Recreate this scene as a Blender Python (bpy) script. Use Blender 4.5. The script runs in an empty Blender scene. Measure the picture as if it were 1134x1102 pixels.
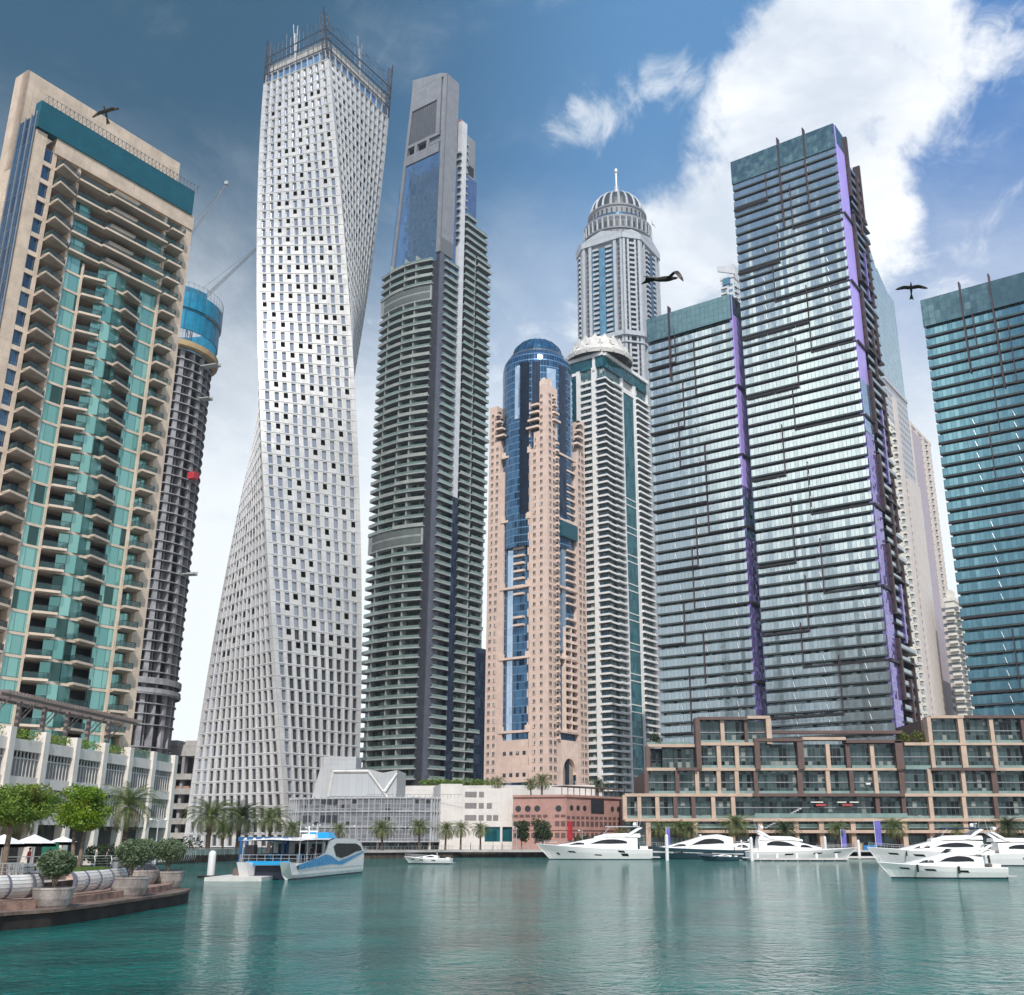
import bpy, math, random
import numpy as np
from mathutils import Vector, Matrix
random.seed(7); rng = np.random.default_rng(7)
R_ = math.radians
SC = bpy.context.scene
COL = SC.collection

# ---------------------------------------------------------------- camera
F_, CX, CY, PITCH, CAMH = 1161., 600., 551., R_(18.1), 4.0
cd = bpy.data.cameras.new('camera'); cam = bpy.data.objects.new('camera', cd); COL.objects.link(cam)
cam.location = (0, 0, CAMH); cam.rotation_euler = (math.pi/2 + PITCH, 0, 0)
cd.sensor_fit = 'HORIZONTAL'; cd.sensor_width = 36; cd.lens = 36*F_/1134.
cd.shift_x = -(CX-567.)/1134.; cd.clip_start = .5; cd.clip_end = 30000
SC.camera = cam
# ---------------------------------------------------------------- light and exposure
SUN_EL, SUN_DX, SUN_DY = R_(47), .07, -1.0          # direction towards the sun: behind the camera
SUN_AZ = math.atan2(SUN_DX, SUN_DY)                   # clockwise from +Y
sd = bpy.data.lights.new('sun', 'SUN'); sun = bpy.data.objects.new('sun', sd); COL.objects.link(sun)
sd.energy = 3.5; sd.angle = R_(.6); sd.color = (1, .95, .88)
_h = math.hypot(SUN_DX, SUN_DY)
sv = Vector((SUN_DX/_h*math.cos(SUN_EL), SUN_DY/_h*math.cos(SUN_EL), math.sin(SUN_EL)))
sun.rotation_euler = sv.to_track_quat('Z', 'Y').to_euler(); sun.location = (0, 0, 60)
SC.view_settings.view_transform = 'Standard'; SC.view_settings.look = 'None'
SC.view_settings.exposure = 0.24; SC.view_settings.gamma = 1; SC.view_settings.use_curve_mapping = False

W = bpy.data.worlds.new('World'); SC.world = W; W.use_nodes = True
class NT:
    def __init__(s, nt): s.nt = nt; nt.nodes.clear()
    def n(s, t, **k):
        o = s.nt.nodes.new(t)
        for a, b in k.items(): setattr(o, a, b)
        return o
    def l(s, a, b): s.nt.links.new(a, b)
    def put(s, sock, v):
        if isinstance(v, bpy.types.NodeSocket): s.l(v, sock)
        elif v is not None:
            if isinstance(v, (tuple, list)) and len(v) == 3 and sock.type == 'RGBA': v = (*v, 1)
            sock.default_value = v
    def m(s, op, a, b=None, c=None, clamp=False):
        o = s.n('ShaderNodeMath', operation=op); o.use_clamp = clamp
        for i, v in enumerate((a, b, c)): 
            if v is not None: s.put(o.inputs[i], v)
        return o.outputs[0]
    def vm(s, op, a, b=None):
        o = s.n('ShaderNodeVectorMath', operation=op)
        s.put(o.inputs[0], a)
        if b is not None: s.put(o.inputs[3] if op == 'SCALE' else o.inputs[1], b)
        return o.outputs['Value'] if op in ('DOT_PRODUCT', 'LENGTH') else o.outputs[0]
    def mix(s, f, a, b, bt='MIX'):
        o = s.n('ShaderNodeMix', data_type='RGBA', blend_type=bt)
        s.put(o.inputs[0], f); s.put(o.inputs[6], a); s.put(o.inputs[7], b); return o.outputs[2]
    def ss(s, v, a, b, lo=0., hi=1.):
        o = s.n('ShaderNodeMapRange', interpolation_type='SMOOTHSTEP')
        s.put(o.inputs[0], v); o.inputs[1].default_value = a; o.inputs[2].default_value = b
        o.inputs[3].default_value = lo; o.inputs[4].default_value = hi; return o.outputs[0]
    def noise(s, vec, scale, detail=3., rough=.55, dist=0., dim='3D'):
        o = s.n('ShaderNodeTexNoise', noise_dimensions=dim)
        if vec is not None: s.put(o.inputs['Vector'], vec)
        o.inputs['Scale'].default_value = scale; o.inputs['Detail'].default_value = detail
        o.inputs['Roughness'].default_value = rough; o.inputs['Distortion'].default_value = dist
        return o.outputs[0]
    def comb(s, x, y, z):
        o = s.n('ShaderNodeCombineXYZ')
        for i, v in enumerate((x, y, z)): s.put(o.inputs[i], v)
        return o.outputs[0]
    def sep(s, v):
        o = s.n('ShaderNodeSeparateXYZ'); s.put(o.inputs[0], v); return o.outputs

def skydir(px, py):                                   # direction in the sky (world space) used only to place the clouds
    u = (px-CX)/F_; v = (CY-py)/F_; cp, sp = math.cos(PITCH), math.sin(PITCH)
    return Vector((u, cp-v*sp, sp+v*cp)).normalized()

def build_world():
    t = NT(W.node_tree)
    out = t.n('ShaderNodeOutputWorld'); bg = t.n('ShaderNodeBackground'); t.l(bg.outputs[0], out.inputs[0])
    bg.inputs[1].default_value = .112
    sky = t.n('ShaderNodeTexSky', sky_type='NISHITA'); sky.sun_disc = False
    sky.sun_elevation = SUN_EL; sky.sun_rotation = SUN_AZ; sky.altitude = 20; sky.dust_density = 1.2; sky.ozone_density = 1.6; sky.air_density = 1.0
    g = t.n('ShaderNodeTexCoord').outputs['Generated']
    d = t.vm('NORMALIZE', g); X, Y, Z = t.sep(d)
    zc = t.m('MAXIMUM', Z, .06)
    flat = t.comb(t.m('DIVIDE', X, t.m('ADD', zc, .25)), t.m('DIVIDE', Y, t.m('ADD', zc, .25)), 0.)   # cloud layer seen from below
    n1 = t.noise(flat, 1.7, 9, .68, .7); n2 = t.noise(flat, 5.0, 8, .62, .5)
    nz = t.m('ADD', t.m('MULTIPLY', n1, .6), t.m('MULTIPLY', n2, .4))
    # deep blue towards the upper right; vignette painted into the sky towards the upper left
    col = t.mix(1., sky.outputs[0], (1.0, 1.08, 1.12), 'MULTIPLY')
    el = t.ss(Z, .0, .72)
    col = t.mix(t.m('MULTIPLY', el, .72), col, (.85, 2.5, 4.9))
    left = t.m('MULTIPLY', t.ss(t.vm('DOT_PRODUCT', d, tuple(skydir(20, -40))), .86, .995), .86)
    col = t.mix(left, col, (.15, .62, 1.05))
    right = t.m('MULTIPLY', t.ss(t.vm('DOT_PRODUCT', d, tuple(skydir(1250, 120))), .93, 1.0), .60)
    col = t.mix(right, col, (.62, 1.75, 4.6))
    # thin bright haze towards the horizon
    hz = t.ss(t.m('ADD', Z, t.m('MULTIPLY', t.m('SUBTRACT', nz, .5), .35)), .60, .25)
    col = t.mix(t.m('MULTIPLY', hz, .95), col, (7.9, 8.25, 8.45))
    # cloud masses
    def blob(px, py, r0, r1, amt):
        k = t.vm('DOT_PRODUCT', d, tuple(skydir(px, py)))
        a = t.m('ARCCOSINE', t.m('MINIMUM', k, .99999))
        return t.m('MULTIPLY', t.ss(a, R_(r1), R_(r0)), amt)
    acc = None
    for b in ((955, 60, 2., 11, 1.), (880, 150, 2, 9.5, 1.), (830, 230, 1, 8.5, 1.), (1010, -10, 1, 7, .9), (760, 270, 1, 7, .95), (930, 250, 2, 8, 1.),
              (1050, 300, 1, 6, .6), (735, 300, 1, 6, .9), (660, 330, 1, 7, .62), (1150, 20, .5, 4, .7), (1095, 330, 1, 6, .5), (1085, 55, .5, 4, .8), (850, 330, 1, 7, .8), (1120, 60, .5, 3.5, .8), (590, 330, 1, 7, .5), (470, 420, 1, 8, .5), (1170, 240, 0, 4, .25)):
        v = blob(*b); acc = v if acc is None else t.m('MAXIMUM', acc, v)
    cl = t.ss(t.m('ADD', acc, t.m('MULTIPLY', t.m('SUBTRACT', nz, .5), 3.4)), .48, .86)
    wisps = t.m('MULTIPLY', t.ss(n2, .50, .74), t.m('MULTIPLY', t.ss(n1, .46, .64), .38))
    ws = None
    for b in ((625, 142, 0, 2.6, .8), (655, 126, 0, 3.0, 1.), (690, 110, 0, 3.2, 1.), (725, 97, 0, 3.2, 1.), (755, 86, 0, 2.6, .9), (560, 60, 0, 5, .35), (1085, 250, 0, 7, .7), (1040, 160, 0, 6, .7), (1110, 30, 0, 6, .9), (560, 380, 0, 7, .6)):
        v = blob(*b); ws = v if ws is None else t.m('MAXIMUM', ws, v)
    stre = t.noise(t.comb(t.m('ADD', t.m('MULTIPLY', t.sep(flat)[0], 4.5), t.m('MULTIPLY', t.sep(flat)[1], 9.)), t.m('SUBTRACT', t.m('MULTIPLY', t.sep(flat)[1], 4.), t.m('MULTIPLY', t.sep(flat)[0], 12.)), 0.), 1., 8, .66, .9)
    wisps = t.m('MAXIMUM', wisps, t.m('MULTIPLY', t.ss(t.m('ADD', ws, t.m('MULTIPLY', t.m('SUBTRACT', stre, .5), 3.0)), .55, 1.7), .75))
    # clouds behind the viewer (seen only mirrored in the glass): broken, thinner higher up
    back = t.m('MULTIPLY', t.m('MULTIPLY', t.ss(t.m('MULTIPLY', Y, -1), .0, .35), t.ss(nz, .44, .60)), t.ss(Z, .64, .34, .22, 1.))
    shade = t.noise(flat, 3.1, 6, .6, .4)
    ccol = t.mix(t.ss(shade, .35, .62), (5.6, 6.2, 7.0), (8.4, 8.6, 8.8))
    col = t.mix(t.m('MAXIMUM', t.m('MULTIPLY', cl, .95), wisps), col, ccol)
    col = t.mix(t.m('MULTIPLY', back, .8), col, (6.8,7.0,7.1))
    ga = t.m('ARCCOSINE', t.m('MINIMUM', t.vm('DOT_PRODUCT', d, tuple(Vector((-.78, -.585, .50)).normalized())), .99999))
    col = t.mix(t.m('MULTIPLY', t.ss(t.m('ADD', ga, t.m('MULTIPLY', t.m('SUBTRACT', nz, .5), .5)), R_(10), R_(2.5)), .9), col, (24., 23., 20.5))  # bright patch added to the unseen sky to make glare in the tower glass
    t.l(col, bg.inputs[0])
build_world()

# ---------------------------------------------------------------- mesh kit
def proj(P):
    z = P[2]-CAMH; cp, sp = math.cos(PITCH), math.sin(PITCH); a = P[1]*cp+z*sp
    if a < .5: return None
    return CX+F_*P[0]/a, CY-F_*(z*cp-P[1]*sp)/a
def at_y(px, py, Y):
    u = (px-CX)/F_; v = (CY-py)/F_; cp, sp = math.cos(PITCH), math.sin(PITCH)
    t = Y/(cp-v*sp); return (u*t, Y, CAMH+(sp+v*cp)*t)
def at_z(px, py, Z):
    u = (px-CX)/F_; v = (CY-py)/F_; cp, sp = math.cos(PITCH), math.sin(PITCH)
    t = (Z-CAMH)/(sp+v*cp); return (u*t, (cp-v*sp)*t, Z)
def x_at(px, Y, Z=0.):                                # world x of a photo column at depth Y and height Z
    return (px-CX)/F_*(Y*math.cos(PITCH)+(Z-CAMH)*math.sin(PITCH))
def z_at(py, Y): return at_y(CX, py, Y)[2]
UR = (.571, .821); UL = (-.821, .571)                 # the two street directions

class Fr:                                             # a flat facade: s to the right as seen from outside, d outwards
    def __init__(s, o, u):
        l = math.hypot(*u); s.o = o; s.u = (u[0]/l, u[1]/l); s.n = (s.u[1], -s.u[0])
    def P(s, a, z, d): return (s.o[0]+s.u[0]*a+s.n[0]*d, s.o[1]+s.u[1]*a+s.n[1]*d, z)
class Arc:                                            # round facade, s = arc length from angle a0, counter-clockwise
    def __init__(s, c, r, a0=0.): s.c = c; s.r = r; s.a0 = a0
    def P(s, a, z, d):
        t = s.a0+a/s.r; r = s.r+d; return (s.c[0]+math.cos(t)*r, s.c[1]+math.sin(t)*r, z)
def norm(v):
    l = math.sqrt(v[0]**2+v[1]**2+v[2]**2) or 1; return (v[0]/l, v[1]/l, v[2]/l)

class MB:
    def __init__(s): s.v = []; s.f = []; s.m = []; s.uv = []
    def quad(s, a, b, c, d, mi=0, uv=None):
        i = len(s.v); s.v += [a, b, c, d]; s.f.append((i, i+1, i+2, i+3)); s.m.append(mi)
        s.uv += uv if uv else [(0, 0), (1, 0), (1, 1), (0, 1)]
        return s
    def tri(s, a, b, c, mi=0):
        i = len(s.v); s.v += [a, b, c]; s.f.append((i, i+1, i+2)); s.m.append(mi); s.uv += [(0, 0), (1, 0), (.5, 1)]
        return s
    def poly(s, pts, mi=0):
        i = len(s.v); s.v += list(pts); s.f.append(tuple(range(i, i+len(pts)))); s.m.append(mi); s.uv += [(p[0], p[1]) for p in pts]
        return s
    def box(s, fr, s0, s1, z0, z1, d0, d1, mi=0, n=1, back=False, mt=None, mb=None, slope=0.):
        # mt / mb: material of top / underside; slope lifts the outer edge
        P = fr.P
        if mt is None: mt = mi
        if mb is None: mb = mi
        st = (s1-s0)/n
        for k in range(n):
            a = s0+k*st; b = a+st
            s.quad(P(a, z0+slope, d1), P(b, z0+slope, d1), P(b, z1+slope, d1), P(a, z1+slope, d1), mi, [(a, z0), (b, z0), (b, z1), (a, z1)])
            s.quad(P(a, z1+slope, d1), P(b, z1+slope, d1), P(b, z1, d0), P(a, z1, d0), mt, [(a, d1), (b, d1), (b, d0), (a, d0)])
            s.quad(P(a, z0, d0), P(b, z0, d0), P(b, z0+slope, d1), P(a, z0+slope, d1), mb, [(a, d0), (b, d0), (b, d1), (a, d1)])
            if back: s.quad(P(b, z0, d0), P(a, z0, d0), P(a, z1, d0), P(b, z1, d0), mi, [(b, z0), (a, z0), (a, z1), (b, z1)])
        a = s0; s.quad(P(a, z0, d0), P(a, z0+slope, d1), P(a, z1+slope, d1), P(a, z1, d0), mi, [(d0, z0), (d1, z0), (d1, z1), (d0, z1)])
        a = s1; s.quad(P(a, z0+slope, d1), P(a, z0, d0), P(a, z1, d0), P(a, z1+slope, d1), mi, [(d1, z0), (d0, z0), (d0, z1), (d1, z1)])
        return s
    def wall(s, fr, s0, s1, z0, z1, d=0., mi=0, n=1):
        st = (s1-s0)/n
        for k in range(n):
            a = s0+k*st; b = a+st; P = fr.P
            s.quad(P(a, z0, d), P(b, z0, d), P(b, z1, d), P(a, z1, d), mi, [(a, z0), (b, z0), (b, z1), (a, z1)])
        return s
    def cube(s, c, h, mi=0, rz=0.):                   # centre, half sizes
        cs, sn = math.cos(rz), math.sin(rz)
        fr = Fr((c[0]-cs*h[0], c[1]-sn*h[0]), (cs, sn))
        return s.box(fr, 0, 2*h[0], c[2]-h[2], c[2]+h[2], -h[1], h[1], mi, back=True)
    def prism(s, pts, z0, z1, mi=0, mt=None, cap=True, bot=False):       # pts counter-clockwise
        n = len(pts); L = 0.
        for i in range(n):
            a = pts[i]; b = pts[(i+1) % n]; l = math.dist(a[:2], b[:2])
            s.quad((a[0], a[1], z0), (b[0], b[1], z0), (b[0], b[1], z1), (a[0], a[1], z1), mi, [(L, z0), (L+l, z0), (L+l, z1), (L, z1)]); L += l
        if cap: s.poly([(p[0], p[1], z1) for p in pts], mi if mt is None else mt)
        if bot: s.poly([(p[0], p[1], z0) for p in reversed(pts)], mi)
        return s
    def tube(s, a, b, r0, r1=None, k=6, mi=0, cap=True):
        r1 = r0 if r1 is None else r1; A = Vector(a); B = Vector(b); d = (B-A)
        if d.length < 1e-6: return s
        q = d.to_track_quat('Z', 'Y'); i = len(s.v); L = d.length
        for j in range(k):
            t = 2*math.pi*j/k; w = q @ Vector((math.cos(t), math.sin(t), 0))
            s.v.append(tuple(A+w*r0)); s.v.append(tuple(B+w*r1))
        for j in range(k):
            e = (j+1) % k; s.f.append((i+2*j, i+2*e, i+2*e+1, i+2*j+1)); s.m.append(mi); s.uv += [(j/k, 0), ((j+1)/k, 0), ((j+1)/k, L), (j/k, L)]
        if cap:
            s.f.append(tuple(i+2*j+1 for j in range(k))); s.m.append(mi); s.uv += [(0, 0)]*k
            s.f.append(tuple(i+2*j for j in reversed(range(k)))); s.m.append(mi); s.uv += [(0, 0)]*k
        return s
    def lathe(s, c, prof, k=24, mi=0, a0=0., a1=2*math.pi, mis=None):    # prof: (r, z) from bottom to top, outwards
        for j in range(k):
            t0 = a0+(a1-a0)*j/k; t1 = a0+(a1-a0)*(j+1)/k
            for q in range(len(prof)-1):
                (r0, z0), (r1, z1) = prof[q], prof[q+1]
                p = lambda r, t, z: (c[0]+math.cos(t)*r, c[1]+math.sin(t)*r, c[2]+z)
                u0, u1 = t0*max(r0, r1), t1*max(r0, r1)
                s.quad(p(r0, t0, z0), p(r0, t1, z0), p(r1, t1, z1), p(r1, t0, z1), mis[q] if mis else mi, [(u0, z0), (u1, z0), (u1, z1), (u0, z1)])
        return s
    def loft(s, secs, mi=0, closed=False, caps=True, flip=False, mfun=None):  # secs: lists of points, same length
        for a in range(len(secs)-1):
            A, B = secs[a], secs[a+1]; n = len(A); m = n if closed else n-1
            for i in range(m):
                j = (i+1) % n
                q = (A[i], A[j], B[j], B[i]) if not flip else (A[i], B[i], B[j], A[j])
                s.quad(*q, mi if mfun is None else mfun(a, i))
        if caps:
            s.poly(list(reversed(secs[0])) if not flip else secs[0], mi); s.poly(secs[-1] if not flip else list(reversed(secs[-1])), mi)
        return s
    def add(s, o):
        i = len(s.v); s.v += o.v; s.f += [tuple(x+i for x in f) for f in o.f]; s.m += o.m; s.uv += o.uv; return s
    def build(s, name, mats, parent=None, smooth=False, merge=False, local=False):
        if not isinstance(mats, (list, tuple)): mats = [mats]
        off = (0, 0, 0)
        if parent is not None and not local:
            q = parent
            while q is not None: off = tuple(off[i]+q.location[i] for i in range(3)); q = q.parent
        V = np.array(s.v, dtype=np.float64)-np.array(off)
        me = bpy.data.meshes.new(name)
        me.from_pydata([tuple(x) for x in V.tolist()], [], s.f)
        for m in mats: me.materials.append(m)
        if len(mats) > 1: me.polygons.foreach_set('material_index', np.array(s.m, dtype=np.int32))
        uvl = me.uv_layers.new(name='UVMap')
        uvl.data.foreach_set('uv', np.array(s.uv, dtype=np.float32).ravel())
        if merge:
            import bmesh
            bm = bmesh.new(); bm.from_mesh(me); bmesh.ops.remove_doubles(bm, verts=bm.verts, dist=merge if merge is not True else 1e-4)
            bmesh.ops.recalc_face_normals(bm, faces=bm.faces) if merge is True else None
            bm.to_mesh(me); bm.free()
        if smooth: me.polygons.foreach_set('use_smooth', [True]*len(me.polygons))
        me.update()
        o = bpy.data.objects.new(name, me); COL.objects.link(o)
        if parent is not None: o.parent = parent
        return o

def tag(o, label=None, cat=None, group=None, kind=None):
    if label: o['label'] = label
    if cat: o['category'] = cat
    if group: o['group'] = group
    if kind: o['kind'] = kind
    return o
def thing(name, label, cat, loc=(0, 0, 0), rz=0., group=None):
    o = bpy.data.objects.new(name, None); COL.objects.link(o); o.empty_display_size = .5
    o.location = loc; o.rotation_euler = (0, 0, rz); return tag(o, label, cat, group)
def struct(o): o['kind'] = 'structure'; return o
def copy_tree(o, parent=None, label=None, loc=None, rz=None, scale=None, group=None):
    kids = list(o.children); c = o.copy(); COL.objects.link(c); c.parent = parent
    if label: c['label'] = label
    if group: c['group'] = group
    if loc is not None: c.location = loc
    if rz is not None: c.rotation_euler = (0, 0, rz)
    if scale is not None: c.scale = scale if isinstance(scale, tuple) else (scale,)*3
    for k in kids: copy_tree(k, c)
    return c

class Rep:                                            # many pieces of one part: the largest in view become parts of their own
    def __init__(s, name, mats, parent, cap=100, zmin=-1e9, n_face=None): s.name = name; s.mats = mats; s.parent = parent; s.cap = cap; s.p = []; s.zmin = zmin
    def new(s): m = MB(); s.p.append(m); return m
    def score(s, m):
        v = m.v; ps = [proj(q) for q in v[:40]]
        ps = [q for q in ps if q and -5 < q[0] < 1139 and -5 < q[1] < 1107]
        if len(ps) < 2: return 0
        if sum(q[2] for q in v)/len(v) < s.zmin: return 0
        # faces turned to the camera
        a, b, c, d = (v[i] for i in m.f[0][:4])
        n = np.cross(np.subtract(b, a), np.subtract(d, a)); k = np.dot(n, np.subtract((0, 0, CAMH), a))
        if k <= 0: return 0
        xs = [q[0] for q in ps]; ys = [q[1] for q in ps]
        return (max(xs)-min(xs)+.5)*(max(ys)-min(ys)+.5)
    def done(s, smooth=False):
        sc = [s.score(m) for m in s.p]; order = sorted(range(len(s.p)), key=lambda i: -sc[i])
        rest = MB()
        for r, i in enumerate(order):
            if len(s.p) <= s.cap or (r < s.cap and sc[i] > 0): s.p[i].build(s.name, s.mats, s.parent, smooth=smooth)
            else: rest.add(s.p[i])
        if rest.f:
            o = rest.build(s.name, s.mats, s.parent, smooth=smooth)
            if len(s.p) > s.cap: o['kind'] = 'stuff'
# ---------------------------------------------------------------- materials
MATS = {}
def newmat(name):
    m = bpy.data.materials.new(name); m.use_nodes = True; t = NT(m.node_tree)
    o = t.n('ShaderNodeOutputMaterial'); b = t.n('ShaderNodeBsdfPrincipled'); t.l(b.outputs[0], o.inputs[0])
    return m, t, b
def solid(name, col, rough=.6, metal=0., var=.12, scale=.35, streak=0., bump=0., joint=None, jcol=None, spec=.5, cell=None):
    """plain material with uneven tone, optional rain streaks and panel joints (pu, pv, width) in metres of the UV map"""
    m, t, b = newmat(name)
    pos = t.n('ShaderNodeNewGeometry').outputs['Position']; uv = t.n('ShaderNodeTexCoord').outputs['UV']
    n = t.noise(pos, scale, 5, .6); n2 = t.noise(pos, scale*9, 3, .6)
    f = t.m('ADD', t.m('MULTIPLY', n, .7), t.m('MULTIPLY', n2, .3))
    dark = tuple(c*(1-var*1.6) for c in col); lite = tuple(min(1, c*(1+var)) for c in col)
    c = t.mix(t.ss(f, .32, .68), dark, lite)
    if streak:
        U, V, _ = t.sep(uv)
        st = t.noise(t.comb(t.m('MULTIPLY', U, 1.3), t.m('MULTIPLY', V, .07), 0.), 1.6, 4, .65)
        c = t.mix(t.m('MULTIPLY', t.ss(st, .5, .75), streak), c, tuple(x*.55 for x in col))
    if cell:
        U, V, _ = t.sep(uv); wn = t.n('ShaderNodeTexWhiteNoise', noise_dimensions='3D'); t.l(t.comb(t.m('FLOOR', t.m('DIVIDE', U, cell[0])), t.m('FLOOR', t.m('DIVIDE', V, cell[1])), 0.), wn.inputs['Vector'])
        c = t.mix(t.m('MULTIPLY', wn.outputs['Value'], cell[2]), c, tuple(x*.55 for x in col))
    if joint:
        U, V, _ = t.sep(uv); pu, pv, w = joint
        a = t.m('LESS_THAN', t.m('FRACT', t.m('DIVIDE', U, pu)), w/pu); d = t.m('LESS_THAN', t.m('FRACT', t.m('DIVIDE', V, pv)), w/pv)
        c = t.mix(t.m('MAXIMUM', a, d), c, jcol or tuple(x*.6 for x in col))
    t.l(c, b.inputs['Base Color']); b.inputs['Metallic'].default_value = metal
    t.put(b.inputs['Roughness'], t.ss(n2, .3, .7, max(.03, rough-.08), min(1, rough+.08)))
    b.inputs['Specular IOR Level'].default_value = spec
    if bump:
        bp = t.n('ShaderNodeBump'); bp.inputs['Strength'].default_value = bump; t.l(n2, bp.inputs['Height']); t.l(bp.outputs[0], b.inputs['Normal'])
    MATS[name] = m; return m
def glass(name, col, col2=None, pu=1.5, pv=3.3, w=.10, wv=None, fcol=(.05, .06, .065), metal=.6, rough=.06, tilt=.03, blind=.0, bcol=(.45, .45, .42), dark=.0, wave=.006, pv_off=0.):
    """coated facade glass: pane by pane tint, small tilt of each pane, frames between panes, some blinds, some dark rooms"""
    m, t, b = newmat(name); col2 = col2 or tuple(c*.6 for c in col)
    uv = t.n('ShaderNodeTexCoord').outputs['UV']; U, V, _ = t.sep(uv)
    a = t.m('DIVIDE', U, pu); v = t.m('DIVIDE', t.m('ADD', V, pv_off), pv)
    cell = t.comb(t.m('FLOOR', a), t.m('FLOOR', v), 0.)
    wn = t.n('ShaderNodeTexWhiteNoise', noise_dimensions='3D'); t.l(cell, wn.inputs['Vector'])
    r = wn.outputs['Value']; rc = wn.outputs['Color']; r1, r2, r3 = t.sep(rc)
    fr = t.m('MAXIMUM', t.m('LESS_THAN', t.m('FRACT', a), w/pu), t.m('LESS_THAN', t.m('FRACT', v), (w if wv is None else wv)/pv))
    c = t.mix(r, col, col2)
    met = metal
    c0 = c
    if blind:
        isb = t.m('LESS_THAN', r2, blind); bh = t.m('GREATER_THAN', t.m('FRACT', v), t.m('MULTIPLY', r3, .9)); isb = t.m('MULTIPLY', isb, bh)
        c0 = t.mix(isb, c0, bcol); met = t.m('MULTIPLY', t.m('SUBTRACT', 1., t.m('MULTIPLY', isb, .75)), metal)
    if dark:
        isd = t.m('GREATER_THAN', r1, 1-dark); c0 = t.mix(isd, c0, tuple(x*.25 for x in col2))
    c0 = t.mix(fr, c0, fcol)
    t.l(c0, b.inputs['Base Color']); t.put(b.inputs['Metallic'], t.m('MULTIPLY', met, t.m('SUBTRACT', 1., t.m('MULTIPLY', fr, .6))))
    t.put(b.inputs['Roughness'], t.m('ADD', t.m('MULTIPLY', r3, .05), t.m('ADD', t.m('MULTIPLY', fr, .35), rough)))
    nrm = t.n('ShaderNodeNewGeometry').outputs['Normal']; pos = t.n('ShaderNodeNewGeometry').outputs['Position']
    off = t.vm('SCALE', t.vm('SUBTRACT', rc, (.5, .5, .5)), tilt)
    wob = t.n('ShaderNodeTexNoise'); t.l(pos, wob.inputs['Vector']); wob.inputs['Scale'].default_value = .6
    off2 = t.vm('SCALE', t.vm('SUBTRACT', wob.outputs['Color'], (.5, .5, .5)), wave*8)
    t.l(t.vm('NORMALIZE', t.vm('ADD', nrm, t.vm('ADD', off, off2))), b.inputs['Normal'])
    MATS[name] = m; return m

solid('beige', (.60, .48, .38), .75, streak=.5, var=.14, cell=(3.4, 3.3, .14), joint=(3.4, 3.3, .05), jcol=(.42, .33, .26))
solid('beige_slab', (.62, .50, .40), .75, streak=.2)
solid('beige_under', (.36, .30, .26), .8)  # darker copy of the slab beige: shade of undersides and arch recess put into the colour
solid('cream', (.74, .68, .62), .7, streak=.3, var=.08)
solid('peach', (.76, .575, .49), .7, streak=.3, var=.08, joint=(3.2, 3.4, .07), jcol=(.62, .44, .36), cell=(3.2, 3.45, .12))
solid('peach_light', (.80, .62, .52), .7, streak=.15)
solid('rose', (.42, .23, .19), .75, streak=.2, joint=(1.2, .8, .03), jcol=(.33, .19, .16))
solid('brick_brown', (.16, .085, .065), .7, streak=.2, var=.15)
solid('sand', (.52, .385, .30), .7, streak=.25, var=.1)
solid('white_metal', (.64, .63, .615), .38, metal=.25, var=.08, scale=.05, streak=.25, cell=(1.65, 4.02, .30), joint=(1.65, 4.02, .06))
solid('cool_white', (.58, .59, .62), .5, var=.08, streak=.2)
solid('grey_stone', (.40, .43, .47), .6, var=.08, streak=.25)
solid('white_paint', (.80, .80, .79), .5, var=.06)
solid('off_white', (.64, .62, .59), .65, var=.1, streak=.3)
solid('concrete', (.33, .33, .35), .85, var=.22, scale=.25, streak=.5, bump=.2)
solid('concrete_light', (.46, .45, .44), .8, var=.15, streak=.4)
solid('concrete_dark', (.10, .10, .11), .9, var=.3, scale=.3)
solid('grey_green', (.32, .36, .34), .6, var=.12, streak=.2)
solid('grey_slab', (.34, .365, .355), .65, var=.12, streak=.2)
solid('slab_under', (.12, .14, .14), .8)  # dark underside tone: the shade below slabs is put into the colour
solid('slate_panel', (.13, .14, .175), .4, metal=.3, var=.12, joint=(20, 3.5, .12), jcol=(.10, .12, .17))
solid('crown_grey', (.23, .24, .265), .6, var=.1, streak=.3, joint=(3, 3.6, .08))
solid('louvre', (.12, .13, .15), .6, joint=(1.2, .9, .2), jcol=(.03, .03, .04))
solid('brown_louvre', (.19, .17, .15), .6, joint=(.8, 20, .2), jcol=(.08, .07, .06))
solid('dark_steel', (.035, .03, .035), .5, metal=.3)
solid('maroon_fin', (.055, .03, .035), .5)
solid('violet', (.30, .21, .66), .35, metal=.25, var=.08, joint=(30, 3.6, .10), jcol=(.22, .15, .5))
solid('dark', (.012, .014, .017), .6)
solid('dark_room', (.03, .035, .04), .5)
solid('teal_screen', (.004, .085, .12), .35, joint=(2.4, 4.2, .12), jcol=(.0, .09, .13))
solid('cyan_screen', (.005, .23, .40), .5, joint=(3.2, 9, .2), jcol=(.0, .11, .2), var=.15)
solid('ochre', (.45, .33, .17), .8)
solid('yellow_steel', (.55, .42, .12), .5)
solid('grey_steel', (.30, .31, .33), .5, metal=.4)
solid('steel_light', (.52, .54, .56), .45, metal=.3)
solid('red_paint', (.5, .03, .05), .5)
solid('gelcoat', (.86, .85, .84), .22, var=.02, spec=.6)
solid('gelcoat_grey', (.50, .52, .54), .3, var=.03)
solid('navy_hull', (.03, .07, .09), .2)
solid('antifoul', (.008, .012, .03), .5)
solid('boat_glass', (.012, .014, .018), .15, spec=.35)
solid('boat_blue', (.02, .30, .60), .3, var=.03)
solid('ferry_glass', (.012, .014, .018), .4, spec=.2)
solid('rubber', (.015, .015, .016), .7)
solid('teak', (.30, .17, .09), .7, joint=(.12, 50, .02))
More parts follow.
